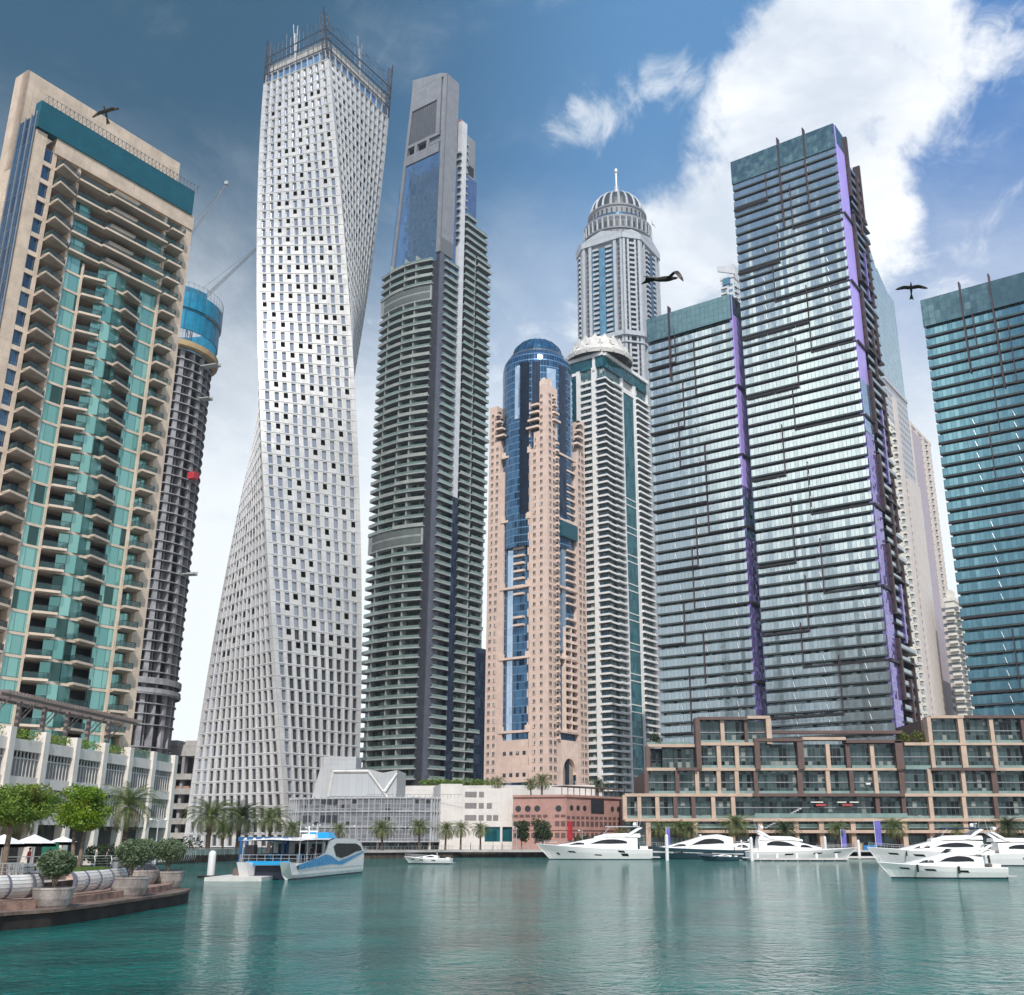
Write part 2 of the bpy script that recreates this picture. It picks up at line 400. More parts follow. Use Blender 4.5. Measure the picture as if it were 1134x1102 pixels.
solid('blue_canvas', (.02, .05, .14), .8)
solid('red_cushion', (.40, .06, .06), .8)
solid('violet_flag', (.16, .14, .50), .8)
solid('blue_panel', (.01, .17, .45), .5)
solid('blue_steel', (.02, .10, .25), .5)
solid('white_canvas', (.80, .78, .75), .85, var=.05)
solid('pale_wood', (.62, .60, .58), .65, var=.12, scale=2.)
solid('purple_steel', (.13, .125, .17), .4)
solid('planter_stone', (.36, .32, .30), .9, var=.3, scale=1.2, bump=.4, streak=.5)
solid('kerb_stone', (.17, .12, .095), .9, var=.35, scale=1.0, bump=.3)
solid('quay_stone', (.16, .12, .10), .95, var=.4, scale=.8, bump=.4, streak=.6)
solid('quay_dark', (.022, .017, .015), .8, var=.5, scale=.8)
solid('paving', (.40, .33, .28), .85, var=.15, scale=.3, joint=(1.2, 1.2, .03))
solid('pink_stone', (.50, .36, .29), .85, var=.12, joint=(2.0, 9, .04))
solid('ground', (.20, .18, .16), .9, var=.2, scale=.05)
solid('rail_steel', (.42, .43, .42), .4, metal=.4)
solid('green_box', (.0, .12, .07), .5)
solid('bark', (.20, .15, .115), .95, var=.3, scale=3., bump=.6)
solid('palm_bark', (.13, .085, .06), .95, var=.35, scale=4., bump=.6, joint=(9, .28, .09), jcol=(.06, .04, .03))
solid('soil', (.05, .035, .025), .95)
solid('lawn', (.07, .12, .02), .9, var=.3, scale=3.)
solid('skin', (.42, .25, .18), .6); solid('dark_cloth', (.02, .02, .025), .9); solid('blue_cloth', (.05, .10, .2), .9); solid('white_cloth', (.6, .6, .58), .9); solid('hair', (.015, .01, .008), .8)
solid('bird_brown', (.028, .02, .016), .8, var=.3, scale=8); solid('bird_pale', (.10, .085, .06), .8, var=.3, scale=8)
def leafmat(name, c1, c2, scale=1.2, c3=None):
    m, t, b = newmat(name)
    oi = t.n('ShaderNodeTexCoord').outputs['Object']
    n = t.noise(oi, scale, 3, .6); uv = t.n('ShaderNodeTexCoord').outputs['UV']; U, V, _ = t.sep(uv)
    wn = t.n('ShaderNodeTexWhiteNoise', noise_dimensions='3D'); t.l(t.vm('SCALE', oi, 7.), wn.inputs['Vector'])
    c = t.mix(t.ss(n, .35, .65), c1, c2)
    if c3: c = t.mix(t.m('MULTIPLY', t.ss(t.noise(oi, scale*.45, 2), .52, .66), .8), c, c3)
    t.l(c, b.inputs['Base Color']); b.inputs['Roughness'].default_value = .55
    tr = t.n('ShaderNodeBsdfTranslucent'); t.l(t.mix(1., c, (1.1, 1.3, .6), 'MULTIPLY'), tr.inputs[0])
    mx = t.n('ShaderNodeMixShader'); mx.inputs[0].default_value = .3
    out = [x for x in t.nt.nodes if x.type == 'OUTPUT_MATERIAL'][0]
    t.l(b.outputs[0], mx.inputs[1]); t.l(tr.outputs[0], mx.inputs[2]); t.l(mx.outputs[0], out.inputs[0])
    MATS[name] = m; return m
leafmat('leaf_green', (.06, .15, .008), (.22, .33, .015), 1.6, (.30, .36, .03))
solid('slab_edge', (.075, .09, .095), .55, metal=.2)  # dark slab tone carries the painted shadow line under each banded balcony
solid('crown_steel', (.12, .13, .15), .5, metal=.4)
leafmat('leaf_olive', (.08, .16, .02), (.20, .29, .04), 1.0, (.20, .20, .05))
leafmat('leaf_grey', (.075, .115, .06), (.21, .27, .16), 2.0)
leafmat('leaf_dark', (.02, .04, .012), (.06, .09, .03), 1.0)
leafmat('frond', (.08, .11, .03), (.21, .24, .09), .8)
leafmat('frond_dark', (.03, .05, .018), (.08, .11, .045), .8)
leafmat('shrub', (.06, .09, .015), (.22, .24, .03), 1.)

glass('g_teal', (.24, .47, .43), (.11, .30, .28), 1.6, 3.4, .09, fcol=(.05, .12, .11), metal=.55, tilt=.10, dark=.10)
glass('g_bluestrip', (.05, .12, .20), (.02, .05, .10), 1.1, 3.3, .12, fcol=(.10, .12, .14), metal=.6)
glass('g_cayan', (.40, .44, .52), (.22, .24, .29), 1.3, 4., .08, fcol=(.25, .25, .26), metal=.55, tilt=.12, blind=.2, bcol=(.5, .47, .42))
glass('g_damac', (.07, .10, .105), (.035, .05, .055), 1.15, 3.5, .10, fcol=(.16, .18, .17), metal=.4, tilt=.08, blind=.12, bcol=(.30, .33, .30), dark=.1)
glass('g_damac_rail', (.26, .36, .34), (.20, .29, .27), 1.4, 9, .05, fcol=(.16, .2, .19), metal=.35, tilt=.06, rough=.15)
glass('g_blue', (.25, .40, .58), (.20, .34, .51), 1.5, 3.6, .08, fcol=(.07, .13, .25), metal=.75, tilt=.022)
glass('g_silver', (.22, .30, .46), (.17, .24, .38), 1.5, 3.6, .10, fcol=(.13, .15, .21), metal=.75, tilt=.05)
glass('g_navy', (.025, .045, .085), (.015, .03, .06), 1.5, 3.5, .08, fcol=(.02, .03, .05), metal=.5, tilt=.08)
glass('g_orange', (.06, .16, .28), (.03, .08, .16), 1.4, 3.4, .10, wv=.5, fcol=(.12, .24, .40), metal=.7, tilt=.10)
glass('g_ice', (.55, .68, .82), (.42, .56, .72), 2., 3.4, .08, fcol=(.25, .35, .5), metal=.7, tilt=.05)
glass('g_dome', (.05, .20, .34), (.03, .13, .25), 2., 1.4, .12, fcol=(.02, .06, .12), metal=.7, tilt=.08)
glass('g_tealdark', (.02, .16, .19), (.01, .09, .12), 1.6, 3.3, .07, fcol=(.015, .08, .10), metal=.5, tilt=.05)
glass('g_win', (.05, .06, .075), (.03, .035, .045), .9, 50, .07, fcol=(.2, .2, .2), metal=.3, tilt=.08, blind=.15)
glass('g_princess', (.05, .16, .27), (.03, .10, .18), 1.4, 3.5, .08, fcol=(.03, .08, .14), metal=.6)
glass('g_gate', (.19, .26, .27), (.09, .13, .14), 1.35, 3.65, .09, fcol=(.04, .06, .06), metal=.7, tilt=.08, blind=.10, bcol=(.35, .36, .34), dark=.12)
glass('g_gate_rail', (.40, .475, .515), (.32, .39, .43), 1.35, 20, .10, fcol=(.14, .18, .19), metal=.8, tilt=.05, rough=.10)
glass('g_gate_top', (.075, .145, .18), (.065, .13, .165), 1.8, 2.4, .10, fcol=(.04, .08, .09), metal=.7, tilt=.018)
glass('g_right', (.07, .20, .24), (.03, .10, .12), 1.35, 3.65, .09, fcol=(.02, .04, .05), metal=.6, tilt=.08, dark=.15)
glass('g_right_rail', (.13, .26, .32), (.09, .20, .26), 1.35, 20, .10, fcol=(.05, .11, .13), metal=.8, tilt=.05, rough=.10)
glass('g_violet', (.30, .24, .62), (.20, .16, .45), 1.2, 1.2, .08, fcol=(.10, .08, .25), metal=.6, tilt=.15)
glass('g_violet_hi', (.52, .40, .95), (.48, .37, .90), 3.2, 3.65, .05, fcol=(.4, .3, .75), metal=.1, tilt=.02, rough=.3)
glass('g_podium', (.07, .11, .115), (.02, .04, .045), 1.1, 3.4, .09, fcol=(.10, .12, .12), metal=.5, tilt=.15, blind=.14, bcol=(.25, .27, .25), dark=.2)
glass('g_mesh', (.26, .27, .30), (.15, .16, .18), 1.6, 1.1, .09, fcol=(.42, .43, .46), metal=.3, tilt=.08, rough=.25, dark=.06)
glass('g_far', (.36, .42, .46), (.25, .31, .36), 2.2, 3.6, .35, wv=.9, fcol=(.50, .50, .50), metal=.3)
glass('g_farteal', (.38, .52, .55), (.30, .42, .46), 2.5, 4., .12, fcol=(.40, .46, .48), metal=.5)
M = MATS
# ================================================================ left residential tower
m_ = glass('g_balc', (.10, .20, .20), (.06, .12, .13), 1.2, 9, .06, fcol=(.05, .06, .06), metal=.4, tilt=.06)
_t = NT.__new__(NT); _t.nt = m_.node_tree; _tr = _t.n('ShaderNodeBsdfTransparent'); _mx = _t.n('ShaderNodeMixShader'); _mx.inputs[0].default_value = .45
_o = [x for x in m_.node_tree.nodes if x.type == 'OUTPUT_MATERIAL'][0]; _b = [x for x in m_.node_tree.nodes if x.type == 'BSDF_PRINCIPLED'][0]
_t.l(_b.outputs[0], _mx.inputs[1]); _t.l(_tr.outputs[0], _mx.inputs[2]); _t.l(_mx.outputs[0], _o.inputs[0])
def left_tower():
    T = thing('residential_tower', 'beige residential tower with teal glass, stacked balconies and a teal screen near its roof', 'tower', (-85.1, 148.6, 0))
    fr = Fr((-85.1, 148.6), (.553, .833)); Wd = 32.3; FH = 3.42; Z0 = 3.; NF = 33; ZT = Z0+NF*FH   # 115.9
    core = MB()
    # body behind the facade (side and back walls)
    core.wall(fr, Wd, Wd+.01, 0, ZT, 0)
    P = fr.P
    core.quad(P(Wd, 0, 0), P(Wd, 0, -24), P(Wd, 118, -24), P(Wd, 118, 0), 0, [(0, 0), (24, 0), (24, 118), (0, 118)])
    core.quad(P(0, 0, -5), P(0, 0, -.2), P(0, 118, -.2), P(0, 118, -5), 0, [(0, 0), (5, 0), (5, 118), (0, 118)])
    core.wall(fr, 0, Wd, 0, Z0, -.1)
    # flat piers on the front
    for a, b in ((0, 2.0), (3.6, 4.2), (30.1, Wd)): core.box(fr, a, b, 0, 118.0, -3, 0.)
    core.box(fr, 3.6, Wd, ZT-.6, 118.2, -3, .25)
    core.build('wall', M['beige'], T)
    thin = MB()
    for a in (8.15, 26.62): thin.box(fr, a, a+.42, Z0, ZT-10, -2.5, .3)
    thin.box(fr, 11.6, 11.95, Z0, ZT-18, -2.5, .15)
    thin.build('pier', M['beige_slab'], T)
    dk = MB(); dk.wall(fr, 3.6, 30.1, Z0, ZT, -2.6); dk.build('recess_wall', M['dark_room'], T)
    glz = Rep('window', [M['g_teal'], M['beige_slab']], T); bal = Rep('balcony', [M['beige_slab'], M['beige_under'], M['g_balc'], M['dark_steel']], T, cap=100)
    slab = MB(); small = Rep('small_window', [M['g_bluestrip'], M['beige_slab']], T)
    def balcony(a, b, z, out, prow=None):
        m = bal.new(); h = .28
        if prow is None: pts = [(a, 0), (b, 0), (b, out), (a, out)]
        else: pts = [(a, 0), (b, 0), (b, out*prow[1]), (a, out*prow[0])]
        q = [fr.P(x, z, d) for x, d in pts]; q2 = [fr.P(x, z+.38, d) for x, d in pts]; q3 = [fr.P(x, z+1.3, d) for x, d in pts]
        q4 = [fr.P(x, z-.22, 0) for x, d in pts[:2]]
        # order: first the face that looks outwards
        m.quad(q[3], q[2], q2[2], q2[3], 0, [(0, 0), (b-a, 0), (b-a, .38), (0, .38)])
        m.quad(q2[3], q2[2], q3[2], q3[3], 2, [(0, .2), (b-a, .2), (b-a, 1.1), (0, 1.1)])
        for i, j in ((0, 3), (2, 1)):
            m.quad(q[i], q[j], q2[j], q2[i], 0); m.quad(q2[i], q2[j], q3[j], q3[i], 2)
            m.quad(q3[j], q3[i], q2[i], q2[j], 2)
        m.quad(q3[2], q3[3], q2[3], q2[2], 2)
        m.quad(q4[0], q4[1], q[2], q[3], 1); m.quad(q2[0], q2[3], q2[2], q2[1], 0)
        m.tri(q4[0], q[3], q2[0], 0); m.tri(q[2], q4[1], q2[1], 0)
        m.tube(q3[3], q3[2], .04, k=4, mi=3); m.tube(q2[3], q3[3], .04, k=4, mi=3); m.tube(q2[2], q3[2], .04, k=4, mi=3)
    def window(a, b, z0, z1, d, bow=0.):
        m = glz.new(); P = fr.P
        if bow:
            c = (a+b)/2
            for s0, s1, d0, d1 in ((a, c, d, d+bow), (c, b, d+bow, d)): m.quad(P(s0, z0, d0), P(s1, z0, d1), P(s1, z1, d1), P(s0, z1, d0), 0, [(s0, z0), (s1, z0), (s1, z1), (s0, z1)])
        else: m.box(fr, a, b, z0, z1, -.5, d, 0)
    for k in range(NF):
        z = Z0+k*FH; top = k >= NF-5; top2 = k >= NF-2
        zt = z+FH-.42
        m = small.new(); m.box(fr, 2.0, 3.6, z+.55, z+FH-.25, -2.2, -.35, 0); slab.box(fr, 2.0, 3.6, z-.25, z+.55, -2, -.05)
        # front slabs
        slab.box(fr, 4.2, 30.1, z-.22, z+.2, -2.6, .02, mb=1)
        balcony(4.3, 8.1, z, 2.3, (1., .35))
        if not top2:
            window(8.6, 11.6, z+.2, zt+.2, -.1); window(23.25, 26.6, z+.2, zt+.2, -.1)
        if not top:
            window(14.6, 20.2, z+.2, zt+.2, .1, bow=1.1)
            slab.box(fr, 14.6, 20.2, z-.22, z+.2, 0, .9, mb=1)
            balcony(11.95, 15.2, z, 1.9, (.3, 1.)); balcony(19.3, 23.2, z, 2.1, (1., .3))
        else:
            for a, b in ((8.4, 14.), (14.05, 20.), (20.05, 26.5)): balcony(a, b, z, .9+.5*(a > 14), (1, 1))
            slab.box(fr, 15.5, 20.5, z+1.5, z+2.1, -1.2, .5)
            for c in (8.3, 26.3): slab.box(fr, c, c+.5, z, z+FH, -2.6, .0)
        balcony(27.1, 30.0, z, 1.4, (1., 1.)); m = glz.new(); m.box(fr, 27.6, 29.8, z+.2, zt, -1.9, -1.1, 0)
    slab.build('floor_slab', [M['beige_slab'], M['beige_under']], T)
    glz.done(); bal.done(); small.done()
    # teal screen below the parapet, with a railing of little brackets
    sc = MB(); sc.box(fr, -.2, 31.6, 118.2, 123.4, -1.2, .5); sc.build('screen', M['teal_screen'], T)
    br = MB()
    for i in range(40):
        a = .2+i*.8; br.tube(fr.P(a, 123.4, .5), fr.P(a+.35, 124.5, 1.1), .05, k=4); br.tube(fr.P(a+.7, 123.4, .5), fr.P(a+.35, 124.5, 1.1), .05, k=4)
    br.tube(fr.P(0, 124.4, 1.1), fr.P(32, 124.4, 1.1), .05, k=4)
    br.build('railing', M['grey_steel'], T)
    # high concrete fin wall behind, and the flank with its dark glass strip
    fin = MB(); fin.box(fr, -.4, 31.8, 112, 132.4, -7.4, -5.6, back=True)
    fin.box(fr, -.4, .02, 0, 132.4, -9.5, -5.6, back=True)
    fin.build('parapet_wall', M['beige'], T)
    st = MB(); lf = Fr(fr.P(-.15, 0, -5.6)[:2], (.833, -.553))
    st.wall(lf, 0, 5.5, 0, 121, .1); st.build('glass_strip', M['g_bluestrip'], T)
    sm = MB()
    for a in (.1, 1.9, 3.7, 5.3): sm.box(lf, a, a+.14, 0, 121.5, 0, .22)
    sm.build('mullion', M['grey_steel'], T)
    # lower wing further back on the flank
    wl = MB(); wf = Fr(fr.P(-.6, 0, -30)[:2], (.833, -.553)); wl.wall(wf, 0, 20.5, 0, 108, 0)
    wl.quad(wf.P(0, 108, 0), wf.P(20.5, 108, 0), wf.P(20.5, 108, -20), wf.P(0, 108, -20))
    for a in (3.2, 8.3, 13.4, 18.4): wl.box(wf, a, a+1.2, 0, 110, 0, 1.3)
    wl.build('wing_wall', M['cream'], T)
    rep = Rep('loggia', [M['cream'], M['dark_room'], M['grey_steel']], T)
    for k in range(30):
        for a in (4.4, 9.5, 14.6):
            m = rep.new(); z = 5+k*3.42; m.box(wf, a, a+3.9, z+1.2, z+2.9, 0, .15, 1); m.box(wf, a, a+3.9, z, z+1.1, 0, 1.1, 0); m.box(wf, a, a+3.9, z+1.15, z+1.25, 1., 1.1, 2)
    rep.done()
    rb = MB()
    for i in range(24):
        a = .4+i*.83; rb.tube(wf.P(a, 108, .5), wf.P(a, 111.8, 1.4), .06, k=4)
    rb.tube(wf.P(0, 110.5, 1.1), wf.P(20, 110.5, 1.1), .06, k=4); rb.tube(wf.P(0, 109.3, .8), wf.P(20, 109.3, .8), .06, k=4)
    rb.build('roof_railing', M['grey_steel'], T)
left_tower()

# ================================================================ round tower under construction
def round_tower():
    Y0 = 372.; R = 17.5
    xr = x_at(233, Y0, 175)         # right silhouette near the top
    c = (xr-R-2., Y0+4)
    T = thing('unfinished_tower', 'round concrete tower under construction with bare floors and blue formwork screens around its top', 'tower', (c[0], c[1], 0))
    FH = 3.6; n = 47; A = Arc(c, R, R_(-175)); FULL = 2*math.pi*R
    k0 = MB(); cc = Arc(c, 7.5, 0); k0.wall(cc, 0, 2*math.pi*7.5, 0, 190, 0, n=16); 
    for a in (-150, -95, -40, 15): 
        f = Fr(c, (math.cos(R_(a)), math.sin(R_(a)))); k0.box(f, 6, R-2.2, 0, 178, -.2, .2, back=True)
    k0.build('core', M['concrete'], T)
    slabs = Rep('floor_slab', [M['concrete'], M['concrete_dark']], T); cols = Rep('column', [M['concrete']], T); wl = Rep('partition_wall', [M['concrete']], T)
    fz = [4+7.5*i for i in range(5)]; fz += [fz[-1]+7.5+FH*i for i in range(40)]
    def ring(m, z, t, r):
        B = Arc(c, r, 0); S = 2*math.pi*r
        m.box(B, 0, S, z, z+t, -(r-7.4), 0, 0, n=36, mb=1)
    for i, z in enumerate(fz):
        if z > 182: break
        m = slabs.new(); ring(m, z, .34, R+.12 if i != 8 else R+1.4)
        m.v = m.v; 
        if i in (8, 9): 
            B = Arc(c, R+1.2, 0); m.box(B, 0, 2*math.pi*(R+1.2), z-.5, z+1.6, -.4, 0, 0, n=36)
    for j in range(22):
        t = R_(j*360/22); f = Fr((c[0]+math.cos(t)*(R-.8), c[1]+math.sin(t)*(R-.8)), (-math.sin(t), math.cos(t)))
        m = cols.new(); w = .8 if j % 2 else .38
        m.box(f, -w, w, 0, 182, -.8 if j % 2 else -2.6, .4, back=True)
    for i, z in enumerate(fz[8:44]):
        for j in range(22):
            t = R_((j+.5)*360/22)
            if random.random() < .55:
                f = Fr((c[0]+math.cos(t)*(R-3.2), c[1]+math.sin(t)*(R-3.2)), (-math.sin(t), math.cos(t)))
                m = wl.new(); s = random.choice((-1.9, -.9, .2)); m.box(f, s, s+random.uniform(1., 2.6), z+.4, z+3.6, -.2, .0)
    slabs.done(); cols.done(); wl.done()
    pk = MB(); B = Arc(c, R+2.2, 0); pk.box(B, 0, 2*math.pi*(R+2.2), 183, 185.2, -3, 0, n=36); pk.build('work_platform', M['ochre'], T)
    fp = Rep('formwork_panel', [M['cyan_screen'], M['grey_steel']], T)
    B = Arc(c, R+1.4, R_(-170))
    for j in range(28):
        S = 2*math.pi*(R+1.4)/28; m = fp.new(); hi = 208 if 2 < j < 11 else 203.; lo = 190
        m.box(B, j*S, (j+1)*S-.08, lo, hi, -.5, 0, 0, back=True); m.box(B, j*S, (j+1)*S, hi-4.6, hi-4.2, 0, .5, 1)
    for j in range(14):
        B2 = Arc(c, R+2.0, R_(-60)); S = 2.9; m = fp.new(); m.box(B2, j*S, (j+1)*S-.1, 199, 205.5, -.4, 0, 0, back=True)
    fp.done()
    rl = MB(); B = Arc(c, R+1.9, 0)
    for j in range(60): rl.tube(B.P(j*2*math.pi*(R+1.9)/60, 203, 0), B.P(j*2*math.pi*(R+1.9)/60, 210, 0), .09, k=4)
    for z in (206.5, 209.5):
        for j in range(36): rl.tube(B.P(j*2*math.pi*(R+1.9)/36, z, 0), B.P((j+1)*2*math.pi*(R+1.9)/36, z, 0), .07, k=4)
    rl.build('guard_rail', M['grey_steel'], T)
    # loading platforms jutting out
    for z, a, l in ((178, -18, 7), (165, -14, 4), (96, -10, 4.5)):
        m = MB(); f = Fr((c[0]+math.cos(R_(a))*R, c[1]+math.sin(R_(a))*R), (math.cos(R_(a)), math.sin(R_(a)))); m.box(f, 0, l, z, z+.4, -1.6, 1.6, back=True); m.box(f, 0, l, z, z+1.5, -1.7, -1.55, back=True)
        m.build('loading_platform', M['grey_slab'], T)
    m = MB(); f = Fr((c[0]+math.cos(R_(-20))*R, c[1]+math.sin(R_(-20))*R), (math.cos(R_(-20)), math.sin(R_(-20)))); m.box(f, 0, 3, 132, 134.5, -1.3, 1.3, back=True); m.build('hoist_cage', M['red_paint'], T)
    # podium decks of the site
    D = thing('construction_podium', 'unfinished grey concrete car-park decks at the foot of the round tower', 'building', (c[0]+14, 380, 0))
    x0, x1 = x_at(120, 392, 10), x_at(222, 392, 20); df = Fr((x0, 392), (1, -.12))
    wd = x1-x0
    pc = [4.5, 9.4, 14.5, 19.6, 24.7, 30.5, 36.5]
    ds = MB()
    for i, z in enumerate(pc): ds.box(df, -20, wd-(0 if i < 4 else 2.5 if i < 5 else 9), z, z+2.0, -24, 0, mb=0)
    ds.box(df, wd-12, wd-.5, 33, 37, -24, -1); ds.box(df, wd-7, wd-1, 37, 38.5, -12, -2)
    ds.build('deck', M['concrete_light'], D)
    db = MB(); db.wall(df, -20, wd, 2, 34, -8); db.build('inner_wall', M['concrete_dark'], D)
    for i in range(9):
        m = MB(); a = -19+i*(wd+18)/8; m.box(df, a, a+1., 0, 34 if i > 5 else 30, -4, -1.2, back=True); m.build('column', M['concrete'], D)
    m = MB(); m.box(df, -8, wd-9, 30.4, 31.0, -2, 2.2); m.build('scaffold_deck', M['ochre'], D)
    m = MB(); m.box(df, wd-12, wd-4, 20.9, 22.6, -7, -2); m.build('brick_infill', M['rose'], D)
    # two luffing cranes
    def crane(px0, py0, px1, py1, Y, base, lab):
        C = thing('tower_crane', lab, 'crane', base)
        a = Vector(at_y(px0, py0, Y)); b = Vector(at_y(px1, py1, Y+4))
        mast = MB()
        for dx, dy in ((-.9, -.9), (.9, -.9), (.9, .9), (-.9, .9)): mast.tube((base[0]+dx, base[1]+dy, base[2]), (base[0]+dx, base[1]+dy, a.z), .16, k=4)
        z = base[2]; s = 1
        while z < a.z-2:
            mast.tube((base[0]-.9*s, base[1]-.9, z), (base[0]+.9*s, base[1]-.9, z+2.5), .09, k=4); mast.tube((base[0]+.9, base[1]-.9*s, z), (base[0]+.9, base[1]+.9*s, z+2.5), .09, k=4); z += 2.5; s = -s
        mast.build('mast', M['grey_steel'], C)
        jib = MB(); a = Vector((base[0], base[1], a.z)); d = (b-a); L = d.length; d.normalize(); side = d.cross(Vector((0, 0, 1))).normalized(); up = side.cross(d)
        n = int(L/2.2); w = .75
        off = [side*w-up*w*.6, -side*w-up*w*.6, up*w*.9]
        for o in off: jib.tube(a+o, b+o*.4, .10, k=4)
        for i in range(n):
            p = a+d*(L*i/n); q = a+d*(L*(i+1)/n)
            for o1, o2 in ((0, 1), (1, 2), (2, 0)): jib.tube(p+off[o1]*(1-.6*i/n), q+off[o2]*(1-.6*i/n), .06, k=4)
        jib.cube(tuple(b), (.8, .8, .8)); jib.build('jib', M['grey_steel'], C)
        tie = MB(); ap = a-d*3+Vector((0, 0, 7)); tie.tube(a, ap, .2, k=4); tie.tube(ap, b-d*2, .04, k=4); tie.build('pendant_line', M['dark_steel'], C)
        cj = MB(); e = a-Vector((d.x, d.y, 0)).normalized()*7; cj.tube(a, e, .5, k=4); cj.cube(tuple(e-Vector((0, 0, 1))), (1.4, 1.2, 1.6)); cj.build('counterweight', M['concrete'], C)
        cb = MB(); cb.cube((a.x+1.6, a.y-1, a.z-.5), (.9, .9, 1.2)); cb.build('cab', M['steel_light'], C)
    bx = c[0]+R-6
    crane(244, 343, 294, 266, 366, (bx, 366, 186), 'tower crane whose thin lattice jib slants up between the round tower and the twisting tower')
    bx2 = at_y(206, 268, 420)[0]
    crane(206, 268, 251, 203, 420, (bx2, 420, 0), 'far tower crane with its jib tip showing high above the beige tower roof corner')
round_tower()
# ================================================================ twisting white tower
def twist_tower():
    # base square: left corner, front corner, right corner as seen from the water
    ctr = None
    Bx = x_at(318, 338); B = (Bx, 338.); al = R_(27); SA, SB = 43., 34.5; A = (Bx-SA*math.cos(al), 338.+SA*math.sin(al))
    side = math.dist(A, B); u = ((B[0]-A[0])/side, (B[1]-A[1])/side)
    n = (-u[1], u[0])                                   # into the building
    cen = ((A[0]+B[0])/2+n[0]*SB*.5, (A[1]+B[1])/2+n[1]*SB*.5)
    T = thing('twisting_tower', 'white tower twisting a quarter turn over its height, with an open steel frame crown', 'tower', (cen[0], cen[1], 0))
    th0 = 0.
    rel = [(B[0]-cen[0], B[1]-cen[1])]; rel.append((rel[0][0]+n[0]*SB, rel[0][1]+n[1]*SB)); rel.append((-rel[0][0], -rel[0][1])); rel.append((-rel[1][0], -rel[1][1])); SIDES = [SB, SA, SB, SA]
    NF = 73; FH = 4.02; Z0 = 2.; TW = R_(-90)
    ZTOP = Z0+NF*FH
    def theta(z): return th0+TW*(z-Z0)/(ZTOP-Z0)
    class TF:
        def __init__(s, k): s.k = k
        def P(s, a, z, d):
            t = theta(z); c, sn = math.cos(t), math.sin(t); g = 1-.05*(z-Z0)/(ZTOP-Z0)
            (x0, y0), (x1, y1) = rel[s.k], rel[(s.k+1) % 4]; side = SIDES[s.k]
            p = (cen[0]+(x0*c-y0*sn)*g, cen[1]+(x0*sn+y0*c)*g); q = (cen[0]+(x1*c-y1*sn)*g, cen[1]+(x1*sn+y1*c)*g)
            ux, uy = (q[0]-p[0])/side, (q[1]-p[1])/side
            return (p[0]+ux*a+uy*d, p[1]+uy*a-ux*d, z)
    wall = MB(); win = Rep('window', [M['g_cayan'], M['white_metal']], T); lwin = Rep('lower_window', [M['g_win'], M['white_metal']], T); opn = Rep('loggia', [M['dark'], M['dark_room']], T)
    fins = MB()
    pat = {}
    for k in range(4):
        F = TF(k); side = SIDES[k]; NB = 12 if side > 38 else 10; bw = (side-2.4)/NB
        path = [random.uniform(2, 8) for _ in range(4)]
        for f in range(NF):
            z = Z0+f*FH; z1 = z+FH
            low = max(0, 1-f/22.)
            if f % 5 == 0:
                for q in range(4): path[q] = 1.5+2.2*q+random.uniform(-.6, .9)
            hole = {int(path[q])+(f+q) % 2 if random.random() < .7 else -1 for q in range(4)} if 14 < f < 70 and k != 9 else set()
            wall.box(F, -.02, 1.2, z, z1, -.3, .06); wall.box(F, side-1.2, side+.02, z, z1, -.3, .06)
            for b in range(NB):
                s0 = 1.2+b*bw; shift = .18*math.sin(f*1.7+b*.9)
                ww = bw*(.54 if low > .0 else .47); a0 = s0+(bw-ww)/2+shift; a1 = a0+ww
                zb = z+.30; zt = z1-.45
                wall.wall(F, s0, a0, z, z1, 0); wall.wall(F, a1, s0+bw, z, z1, 0); wall.wall(F, a0, a1, z, zb, 0); wall.wall(F, a0, a1, zt, z1, 0)
                dep = .55
                P = F.P
                if b in hole:
                    m = opn.new(); zb2 = z+1.55; dep = 2.2  # near-black back and reveals: the loggia's shade is put into the colour
                    wall.wall(F, a0, a1, zb, zb2, 0)
                    zq = zb2; mat = 0
                else: m = (lwin if f < 17-(k % 2)*2 and b > (1 if k == 3 else 0) else win).new(); zq = zb; mat = 0
                m.quad(P(a0, zq, -dep), P(a1, zq, -dep), P(a1, zt, -dep), P(a0, zt, -dep), mat, [(0, 0), (a1-a0, 0), (a1-a0, zt-zq), (0, zt-zq)])
                m.quad(P(a0, zq, 0), P(a0, zq, -dep), P(a0, zt, -dep), P(a0, zt, 0), 1); m.quad(P(a1, zq, -dep), P(a1, zq, 0), P(a1, zt, 0), P(a1, zt, -dep), 1)
                m.quad(P(a0, zq, 0), P(a1, zq, 0), P(a1, zq, -dep), P(a0, zq, -dep), 1); m.quad(P(a0, zt, -dep), P(a1, zt, -dep), P(a1, zt, 0), P(a0, zt, 0), 1)
                if b: fins.quad(P(s0-.06, z, .22), P(s0+.06, z, .22), P(s0+.06, z1, .22), P(s0-.06, z1, .22)); fins.quad(P(s0-.06, z, 0), P(s0-.06, z, .22), P(s0-.06, z1, .22), P(s0-.06, z1, 0)); fins.quad(P(s0+.06, z, .22), P(s0+.06, z, 0), P(s0+.06, z1, 0), P(s0+.06, z1, .22))
            fins.box(F, 0, side, z-.08, z+.08, 0, .16)
    wall.build('wall', M['white_metal'], T); fins.build('cladding_fin', M['cool_white'], T); win.done(); lwin.done(); opn.done()
    # plant storeys at the top and open steel crown
    gl = MB(); pl = MB(); st = MB(); thin = MB()
